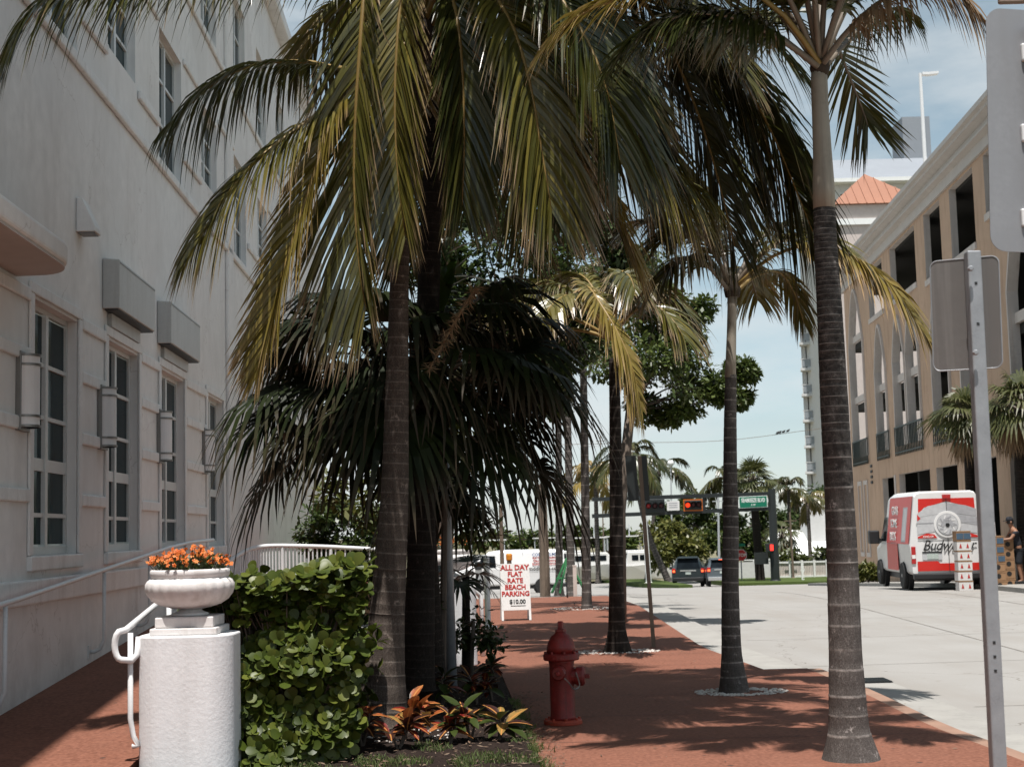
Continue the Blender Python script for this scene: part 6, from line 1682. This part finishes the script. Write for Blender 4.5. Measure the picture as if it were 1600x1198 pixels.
# SUVs
def suv(label, loc, paint, yaw, big, group):
    t = thing('car', label, 'car', loc, yaw, group)
    H = 1.86 if big else 1.68; W_ = .99 if big else .93; L = 4.9
    st = [(0, W_ - .04, W_ - .02, .66, .42, 1.02, 1.10, .06), (.06, W_ - .02, W_, .70, .40, 1.02, 1.16, .08), (.32 if big else .5, W_, W_ + .01, .70, .40, 1.02, H - .12), (.62 if big else .95, W_, W_ + .01, .70, .40, 1.0, H), (2.6, W_, W_ + .01, .70, .4, 1.0, H), (3.2, W_, W_, .66, .4, .98, H - .2), (3.75, W_, W_ - .01, .72, .4, .95, 1.12), (4.6, W_ - .04, W_ - .05, .68, .42, .85, .98), (L, W_ - .14, W_ - .15, .5, .45, .75, .85)]
    loft(st, paint, t)
    for y in (.95, 3.85):
        for s in (-1, 1): wheel(t, s * (W_ - .1), y, .37, s)
    MB().bx(-W_ + .04, W_ - .04, -.13, .1, .36, .60).build('rear_bumper', M['chrome' if not big else 'vandark'], t, bevel=.04)
    z1, z2, y1, y2 = 1.14, H - .12, .03, (.30 if big else .48)
    MB().poly([(-.74, y1 - .01, z1), (.74, y1 - .01, z1), (.60, y2 - .03, z2), (-.60, y2 - .03, z2)]).build('rear_window', M['glass2'], t)
    MB().bx(-.66, .66, y2 - .22, y2 + .2, H - .09, H - .04).build('spoiler', M[paint], t, bevel=.015)
    for s in (-1, 1):
        tl = MB().bx(s * (W_ - .2), s * (W_ + .004), -.03, .12, .88, 1.16).build('tail_light', M['taillight'], t, bevel=.01)
        MB().bx(s * (W_ - .17), s * (W_ - .04), -.036, -.031, .93, 1.05).build('brake_lamp', M['brake'], tl)
        wd = MB(); wd.poly([(s * (W_ + .012), .75, 1.1), (s * (W_ + .012), 3.3, 1.1), (s * .75, 2.9, H - .16), (s * .75, .95, H - .16)][::s]); wd.build('side_window', M['glass2'], t)
        mi = MB().bx(s * W_, s * (W_ + .22), 3.2, 3.32, 1.02, 1.2).build('mirror', M[paint], t, bevel=.03)
    MB().bx(-.5, .5, -.02, .02, .98, 1.06).build('chrome_strip', M['chrome'], t); MB().bx(-.17, .17, -.03, -.02, .78, .93).build('licence_plate', M['plate'], t)
    if not big: MB().bx(-.2, .2, y2 - .24, y2 - .22, H - .085, H - .055).build('high_brake_lamp', M['brake'], t)
    return t
YC = 92.0; zc = gz(YC) - .12
suv('boxy dark teal car with lit left brake light waiting left of the grey car', V((W(1076, 915, YC).x, YC, zc)), 'suvdark', -.12, True, 'cars waiting at the crossing')
suv('rounded grey car with silver bumper half hidden behind the slender palm trunk', V((W(1130, 915, 89).x, 89, gz(89) - .12)), 'suvgrey', -.07, False, 'cars waiting at the crossing')
# work van crossing behind the parking sign
Yv = 72.0
t2, H2, L2 = van('white work van with blue and red lettering behind the timber post', V((W(827, 925, Yv).x - 3.4, Yv, gz(Yv) - .12)), 0, True, 5.4)
t2.rotation_euler = (0, 0, math.pi / 2)
bx0 = W(827, 925, Yv)
t2.location = (W(882, 925, Yv).x, Yv, gz(Yv) - .12)
for k, (s, mt, sz) in enumerate((('COLD HELMS', 'inkblue', .2), ('Air Conditioning', 'inkred', .17), ('Electric Motors', 'inkred', .17), ('Building Controls', 'inkred', .17), ('mddhelms.com', 'ink', .25))):
    z = 1.86 - .15 * k - (.06 if k == 4 else 0)
    text(s, sz, mt, t2, (-(1.0 - max(0, z - 1.25) * .1 + .035), .95, z), rot=(math.pi / 2, 0, -math.pi / 2), bold=.003)

# ------------------------------------------------------------------ cartons beside the van
def carton(x, y, z, w, d, h, mat, label, group, mark='drop', yaw=0.0, top='carton'):
    t = thing('carton', label, 'box', (x, y, z), yaw, group)
    MB().bx(-w/2, w/2, -d/2, d/2, 0, h - .03).build('case', M[mat], t, bevel=.008)
    MB().bx(-w/2 - .004, w/2 + .004, -d/2 - .004, d/2 + .004, h - .03, h - .004).build('lid', M[top], t)
    for q in (-.25, .25):
        if mark == 'drop':
            m = MB(); m.prism([(q * w - .035, -d/2 - .006, h * .25), (q * w + .035, -d/2 - .006, h * .25), (q * w + .015, -d/2 - .006, h * .55), (q * w, -d/2 - .006, h * .72), (q * w - .015, -d/2 - .006, h * .55)], (0, .004, 0)); m.build('red_mark', M['inkred'], t)
        elif mark == 'blue':
            MB().bx(q * w - .09, q * w + .09, -d/2 - .006, -d/2 - .001, .03, h - .06).build('blue_print', M['cartonblue'], t)
        elif q > 0:
            MB().lathe([(.065, 0), (.065, .004)], (.02, -d/2 - .001, h * .5), 14, axis=(0, -1, 0)).build('round_mark', M['ink'], t)
    return t
ordn = ['bottom', 'second', 'third', 'fourth', 'fifth']
Ys = 38.7; x0 = W(1507, 920, Ys).x; z0 = gz(Ys) - .12
for k in range(5):
    carton(x0 + rnd.uniform(-.01, .01), Ys, z0 + k * .262, .37, .33, .26, 'cartonwhite', 'white carton with two red marks, %s from the ground in the stack behind the van' % ordn[k], 'white cartons stacked behind the van', 'drop')
carton(x0, Ys, z0 + 5 * .262, .38, .33, .25, 'carton', 'brown carton with blue print on top of the white carton stack', 'brown cartons by the van', 'blue')
x1 = W(1561, 920, Ys).x
for k in range(6):
    carton(x1 + rnd.uniform(-.02, .02), Ys + .15, z0 + k * .235, .42, .35, .233, 'carton', 'brown carton with %s, %s in the stack right of the van' % ('round dark mark' if k < 3 else 'blue print', (ordn + ['topmost'])[k]), 'brown cartons by the van', 'round' if k < 3 else 'blue')
for k in range(5):
    carton(x1 + .46, Ys + .75, z0 + .0 + k * .26, .36, .4, .258, 'carton', 'plain brown carton, %s in the stack beside the worker' % (ordn[:4] + ['topmost'])[k], 'brown cartons by the van', 'none')
# hand truck with white frame behind the cartons
t = thing('hand_truck', 'black hand truck with white handle standing behind the brown cartons', 'hand truck', (x1 + .05, Ys + .75, z0))
MB().tube([(-.2, .0, .2), (-.2, .1, 1.75), (-.12, .1, 1.86), (.12, .1, 1.86), (.2, .1, 1.75), (.2, 0, .2)], .022, 8).build('frame', M['whitepaint'], t)
MB().bx(-.22, .22, -.2, .0, .02, .04).build('toe_plate', M['vandark'], t); MB().bx(-.19, .19, .03, .06, .9, 1.7).build('back_panel', M['vandark'], t)
for s in (-1, 1): MB().lathe([(.11, -.03), (.12, 0), (.11, .03)], (s * .24, .1, .12), 16, axis=(1, 0, 0)).build('wheel', M['tyre'], t)

# ------------------------------------------------------------------ delivery worker
def skinned(name, verts, edges, radii, mat, parent, root=0, sub=2):
    me = bpy.data.meshes.new(name); me.from_pydata(verts, edges, []); me.materials.append(M[mat])
    o = bpy.data.objects.new(name, me); COL.objects.link(o); o.parent = parent
    sk = o.modifiers.new('skin', 'SKIN'); sk.use_smooth_shade = True
    for i, rr in enumerate(radii):
        sv = me.skin_vertices[0].data[i]; sv.radius = rr if hasattr(rr, '__len__') else (rr, rr); sv.use_root = (i == root)
    s = o.modifiers.new('sub', 'SUBSURF'); s.levels = sub; s.render_levels = sub
    return o
mp = W(1592, 912, 39.4); mz = gz(39.4)
pr = thing('person', 'worker in dark shirt, dark shorts and black cap reaching left with white gloves', 'person', (mp.x, 39.4, mz))
# facing left (-x); pelvis at .92
bv = [(.02, 0, .92), (.0, 0, 1.10), (-.04, 0, 1.28), (-.07, 0, 1.42), (-.10, 0, 1.50), (-.13, 0, 1.56), (-.155, 0, 1.66), (-.15, 0, 1.73),
      (-.06, -.19, 1.39), (-.22, -.22, 1.20), (-.46, -.16, 1.18), (-.56, -.14, 1.20),
      (-.06, .19, 1.39), (-.20, .22, 1.19), (-.45, .18, 1.16), (-.55, .16, 1.18),
      (.03, -.10, .86), (-.02, -.11, .48), (.05, -.12, .09), (-.10, -.13, .04),
      (.05, .10, .86), (.10, .11, .48), (.17, .12, .09), (.03, .13, .04), (-.19, 0, 1.63)]
be = [(0,1),(1,2),(2,3),(3,4),(4,5),(5,6),(6,7),(3,8),(8,9),(9,10),(10,11),(3,12),(12,13),(13,14),(14,15),(0,16),(16,17),(17,18),(18,19),(0,20),(20,21),(21,22),(22,23)]
br = [(.15,.12),(.14,.11),(.16,.12),(.14,.11),(.06,.06),(.065,.06),(.095,.08),(.07,.065),.06,.045,.035,.03,.06,.045,.035,.03,.085,.06,.042,.04,.085,.06,.042,.04,.02]
skinned('body', bv[:24], be, br[:24], 'skin', pr)
skinned('shirt', [bv[0], bv[1], bv[2], bv[3], bv[8], (-.15, -.21, 1.28), bv[12], (-.13, .21, 1.28)], [(0,1),(1,2),(2,3),(3,4),(4,5),(3,6),(6,7)], [(.175,.14),(.17,.135),(.185,.14),(.16,.125),.082,.068,.082,.068], 'shirt', pr)
skinned('shorts', [(.02,0,.95), bv[16], (-.005,-.11,.62), (-.02,-.11,.5), bv[20], (.08,.11,.62), (.10,.11,.5)], [(0,1),(1,2),(2,3),(0,4),(4,5),(5,6)], [(.17,.14),.115,.10,.10,.115,.10,.10], 'trousers', pr)
for x, y, z in ((-.60, -.13, 1.205), (-.59, .15, 1.185)):
    gv = [(x + .05, y, z), (x - .0, y, z)] ; ge = [(0, 1)]; gr_ = [.03, (.045, .028)]
    for k in range(4):
        i = len(gv); oy = (k - 1.5) * .02
        gv += [(x - .045, y + oy, z + .005), (x - .085 + abs(k - 1.3) * .006, y + oy, z - .02), (x - .08, y + oy, z - .05)]
        ge += [(1, i), (i, i + 1), (i + 1, i + 2)]; gr_ += [.011, .01, .009]
    i = len(gv); sgn = 1 if y < 0 else -1
    gv += [(x + .0, y + sgn * .045, z - .01), (x - .035, y + sgn * .055, z - .03)]; ge += [(1, i), (i, i + 1)]; gr_ += [.013, .01]
    skinned('glove', gv, ge, gr_, 'glove', pr, 0, 1)
MB().lathe([(.098, 1.68), (.10, 1.72), (.085, 1.77), (.045, 1.80)], (-.152, 0, 0), 16, .98, .86).build('cap', M['shirt'], pr, smooth=True)
MB().prism([(-.23, -.07, 1.685), (-.31, -.04, 1.675), (-.33, 0, 1.675), (-.31, .04, 1.675), (-.23, .07, 1.685)], (0, 0, .012)).build('cap_peak', M['shirt'], pr)
hm = MB(); hm.lathe([(.092, 1.60), (.1, 1.65), (.099, 1.69)], (-.135, 0, 0), 14, .9, .86); hm.build('hair', M['vandark'], pr)
for s in (-1, 1): MB().lathe([(.012, -.004), (.016, .002), (.01, .006)], (-.232, s * .03, 1.66), 8, axis=(-1, 0, 0)).build('eye', M['ink'], pr)
MB().prism([(-.235, -.012, 1.625), (-.235, .012, 1.625), (-.262, 0, 1.63)], (.01, 0, .035)).build('nose', M['skin'], pr)
for s in (-1, 1): MB().lathe([(.015, -.008), (.026, 0), (.015, .008)], (-.14, s * .088, 1.645), 8, 1, 1.4, axis=(0, 1, 0)).build('ear', M['skin'], pr)
for (x, y, z) in ((.0, -.13, 0), (.12, .13, 0)):
    MB().prism([(x - .16, y - .045, 0), (x - .08, y - .055, 0), (x + .11, y - .045, 0), (x + .11, y + .045, 0), (x - .08, y + .055, 0), (x - .16, y + .045, 0)], (0, 0, .085)).build('shoe', M['vandark'], pr, bevel=.02)

# ------------------------------------------------------------------ traffic signal
Y = 95.0
b = V((W(1212, 913, Y).x, Y, gz(Y) - .1)); top = W(1205, 764, Y)
t = thing('traffic_signal', 'dark traffic signal gantry with red lights spanning the crossing', 'traffic signal', b)
hz = top.z - b.z
MB().tube([(0, 0, 0), (0, 0, hz)], [.30, .24], 12).build('pole', M['darkmetal'], t); MB().lathe([(.42, 0), (.42, .1), (.32, .3)], seg=14).build('base', M['darkmetal'], t)
P = lambda x, y: W(x, y, Y) - b
for ya, yb in ((771, 786), (794, 812)):
    MB().bar(P(1204, ya), P(925, yb - 6), .30, .25).build('beam', M['darkmetal'], t)
for x in (1100, 1150, 970): MB().bar(P(x, 775), P(x, 802), .18).build('beam_strut', M['darkmetal'], t)
def signal(x0, x1, y0, y1, lit, border, dy):
    a, c = P(x0, y0), P(x1, y1)
    h = MB().box(((a.x + c.x) / 2, -.35 - dy, (a.z + c.z) / 2), (abs(c.x - a.x), .3, abs(a.z - c.z))).build('signal_head', M['darkmetal'], t, bevel=.04)
    cx, cz, w_, h_ = (a.x + c.x) / 2, (a.z + c.z) / 2, abs(c.x - a.x), abs(a.z - c.z)
    if border:
        f = MB(); f.bx(cx - w_/2 - .07, cx + w_/2 + .07, -.42 - dy, -.38 - dy, cz + h_/2, cz + h_/2 + .08).bx(cx - w_/2 - .07, cx + w_/2 + .07, -.42 - dy, -.38 - dy, cz - h_/2 - .08, cz - h_/2)
        f.bx(cx - w_/2 - .07, cx - w_/2, -.42 - dy, -.38 - dy, cz - h_/2, cz + h_/2).bx(cx + w_/2, cx + w_/2 + .07, -.42 - dy, -.38 - dy, cz - h_/2, cz + h_/2); f.build('reflective_border', M['sigyellow'], h)
    for k in range(3):
        xx = cx - w_ * .32 + w_ * .32 * k
        MB().lathe([(.15, 0), (.15, .05), (.1, .08)], (xx, -.5 - dy, cz), 16, axis=(0, -1, 0)).build('lens', M['sigred' if k == 0 and lit == 2 else ('lens' if k else 'taillight')], h)
        MB().tube([(xx, -.5 - dy, cz + .05), (xx, -.75 - dy, cz + .05)], .21, 12, False).build('visor', M['darkmetal'], h)
signal(1006, 1038, 780, 801, 1, False, 0)
signal(1068, 1095, 782, 796, 2, True, .05)
a, c = P(1041, 783), P(1061, 797)
sg = MB().box(((a.x + c.x) / 2, -.33, (a.z + c.z) / 2), (abs(c.x - a.x), .04, abs(a.z - c.z))).build('white_sign', M['board'], t)
for k in range(3): MB().box(((a.x + c.x) / 2, -.355, a.z - .12 - .14 * k), (.55, .006, .05)).build('sign_line', M['vangrey'], sg)
a, c = P(1153, 776), P(1198, 793)
w_, h_ = abs(c.x - a.x), abs(a.z - c.z); cx, cz = (a.x + c.x) / 2, (a.z + c.z) / 2 + .02
sg = MB().box((cx, -.33, cz), (w_, .04, h_), Matrix.Rotation(math.radians(-1.2), 3, 'Y')).build('street_name_sign', M['inkwhite'], t)
MB().box((cx, -.355, cz), (w_ - .07, .012, h_ - .07), Matrix.Rotation(math.radians(-1.2), 3, 'Y')).build('sign_face', M['signgreen'], sg)
text('SEABREEZE BLVD', .36, 'inkwhite', sg, (cx, -.366, cz + .1), bold=.008, xs=.56); text('S W', .16, 'inkwhite', sg, (cx, -.366, cz - .19), bold=.004)
a = P(1201, 855)
ph = MB().box((a.x, -.4, a.z), (.5, .3, .55)).build('pedestrian_signal', M['darkmetal'], t, bevel=.03)
MB().box((a.x + .1, -.57, a.z), (.2, .02, .38)).build('hand_light', M['handred'], ph)
for k, s in enumerate('EVE'): text(s, .42, 'inkwhite', t, (P(1212, 0).x, -.31, P(1212, 885 + k * 9).z), bold=.01, rot=(math.pi / 2, 0 if k != 0 else 0, 0))
MB().box((P(1191, 880).x, .3, P(1191, 872).z), (.85, .5, .75)).build('control_box', M['darkmetal'], t)

# stop sign
Y = 100; b = V((W(1159, 900, Y).x, Y, gz(Y))); z = W(1158, 867, Y).z - b.z
t = thing('stop_sign', 'red octagonal stop sign at the crossing half hidden by the slender palm', 'sign', b)
MB().bar((0, 0, -.1), (0, 0, z + .4), .07).build('post', M['galv'], t)
oc = lambda r_, y_: [(r_ * math.cos(math.pi / 8 + math.pi / 4 * k), y_, z + r_ * math.sin(math.pi / 8 + math.pi / 4 * k)) for k in range(8)]
sp_o = MB().prism(oc(.42, -.06), (0, .01, 0)).build('sign_panel', M['inkwhite'], t); MB().prism(oc(.39, -.068), (0, .006, 0)).build('sign_face', M['stopred'], sp_o)
text('STOP', .3, 'inkwhite', t, (0, -.074, z), bold=.006)
a = W(1156, 851, Y).z - b.z
MB().bx(-.3, .3, -.06, -.04, a - .1, a + .1).build('street_plate', M['signgreen'], t)

# slim lamp standards and masts beyond the crossing
def mast(name, label, px, py, tpx, tpy, Y, r_, mat, head=None, group=None, cat='pole'):
    b = V((W(px, py, Y).x, Y, gz(Y))); tp = W(tpx, tpy, Y) - b
    t = thing(name, label, cat, b, 0, group)
    MB().tube([(0, 0, 0), tp], [r_, r_ * .7], 8).build('shaft', M[mat], t); MB().lathe([(r_ * 2, 0), (r_ * 2, .15), (r_ * 1.1, .2)], seg=10).build('foot', M[mat], t)
    if head: MB().lathe([(.1, -.05), (.22, .1), (.24, .28), (.12, .42)], tp, 12).build('globe', M['inkwhite'], t, smooth=True)
    else: MB().bar(tp + V((-.45, 0, -.6)), tp + V((.45, 0, -.6)), .06).build('crossarm', M[mat], t)
    return t
mast('street_lamp', 'slim pale street lamp with globe among the far palms', 1051, 905, 1048, 728, 106, .07, 'crane', True, cat='lamp')
mast('utility_pole', 'slim grey utility pole behind the slender palm', 1124, 905, 1122, 770, 108, .1, 'crane')
mast('utility_pole', 'slim brown pole in front of the low white house', 1240, 905, 1234, 800, 103, .08, 'wood')
mast('utility_pole', 'stout white pole behind the leaning dark sign post', 1014, 905, 1004, 765, 98, .2, 'inkwhite')
mast('ship_mast', 'thin pale ship mast over the boats left of the dark shaded palm', 936, 880, 926, 688, 150, .09, 'crane')
mast('ship_mast', 'thin dark ship mast close to the dark shaded palm', 944, 880, 938, 680, 152, .07, 'wood')

# wire with birds
Y = 120.0
wp = catmull([W(640, 700, Y), W(980, 692, Y), W(1130, 688, Y), W(1262, 672, Y), W(1420, 650, Y)], 40)
o = MB().tube(wp, .02, 5).build('utility_wire', M['wood']); tag(o, 'thin overhead wire crossing the sky above the traffic signal', 'wire')
Y2 = 95
for k, (x, y) in enumerate(((1218, 677.5), (1224, 676.5), (1231, 675), (1215, 678))):
    c = W(x, y - 1.5, Y)
    t = thing('bird', 'small dark bird perched on the overhead wire', 'bird', c, 0, 'birds on the overhead wire')
    MB().lathe([(.02, -.16), (.07, -.1), (.10, 0), (.08, .1), (.03, .15)], (0, 0, .03), 10, axis=(.8, .2, .5)).build('body', M['vandark'], t, smooth=True)
    MB().lathe([(.02, -.05), (.055, 0), (.02, .06)], (.13, .03, .13), 8, axis=(1, 0, 0)).build('head', M['vandark'], t, smooth=True)
    MB().prism([(-.1, -.03, -.04), (-.28, -.03, -.14), (-.28, .03, -.14), (-.1, .03, -.04)], (0, 0, .02)).build('tail', M['vandark'], t)

# ------------------------------------------------------------------ boats
def boat(label, x, y, Y, L, mirror=1, fly=True):
    b = W(x, y, Y); b.z = -2.62
    t = thing('motor_boat', label, 'boat', b, 0, 'white boats in the harbour')
    h = MB(); st = []
    for f, w, z1 in ((0, .9, 1.1), (.3, 1.0, 1.15), (.65, .85, 1.35), (.9, .4, 1.6), (1.0, .05, 1.75)):
        xx = (f - .5) * L * mirror; ww = w * L * .14
        st.append([(xx, -ww, z1), (xx, -ww * .7, .1), (xx, 0, -.25), (xx, ww * .7, .1), (xx, ww, z1)])
    idx = [[h.vert(p) for p in r_] for r_ in st]
    for i in range(4):
        for k in range(4): h.face(idx[i][k], idx[i][k+1], idx[i+1][k+1], idx[i+1][k])
        h.face(idx[i][4], idx[i][0], idx[i+1][0], idx[i+1][4])
    h.face(*idx[0]); h.build('hull', M['boatwhite'], t)
    cb = MB(); cb.prism([(-.28 * L * mirror, -.09 * L, 1.12), (.22 * L * mirror, -.09 * L, 1.2), (.12 * L * mirror, -.09 * L, 2.3), (-.25 * L * mirror, -.09 * L, 2.3)], (0, .18 * L, 0)); c_ = cb.build('cabin', M['boatwhite'], t, bevel=.06)
    for k in range(3):
        xx = (-.2 + .11 * k) * L * mirror; MB().bx(xx, xx + .09 * L * mirror, -.09 * L - .02, -.09 * L - .004, 1.6, 2.05).build('window', M['glass2'], c_)
    if fly:
        MB().bx(-.22 * L, .12 * L, -.08 * L, .08 * L, 3.5, 3.6).build('flybridge_top', M['boatwhite'], t)
        for sx_ in (-.2, .1):
            for sy_ in (-.07, .07): MB().bar((sx_ * L, sy_ * L, 2.3), (sx_ * L, sy_ * L, 3.5), .07).build('strut', M['crane'], t)
        MB().bar((0, 0, 3.6), (0, 0, 4.6), .08).build('aerial', M['crane'], t)
    return t
boat('white motor boat with hard top left of the dark shaded palm', 930, 893, 124, 8.5)
boat('white cruiser behind the dark shaded palm trunk', 985, 890, 132, 10, -1)
boat('white motor boat moored behind the parking sign', 772, 893, 126, 9.5)
boat('white cabin boat moored behind the work van', 870, 890, 138, 10, -1)
boat('low white boat beside the left lawn palms', 1010, 897, 122, 6, 1, False)
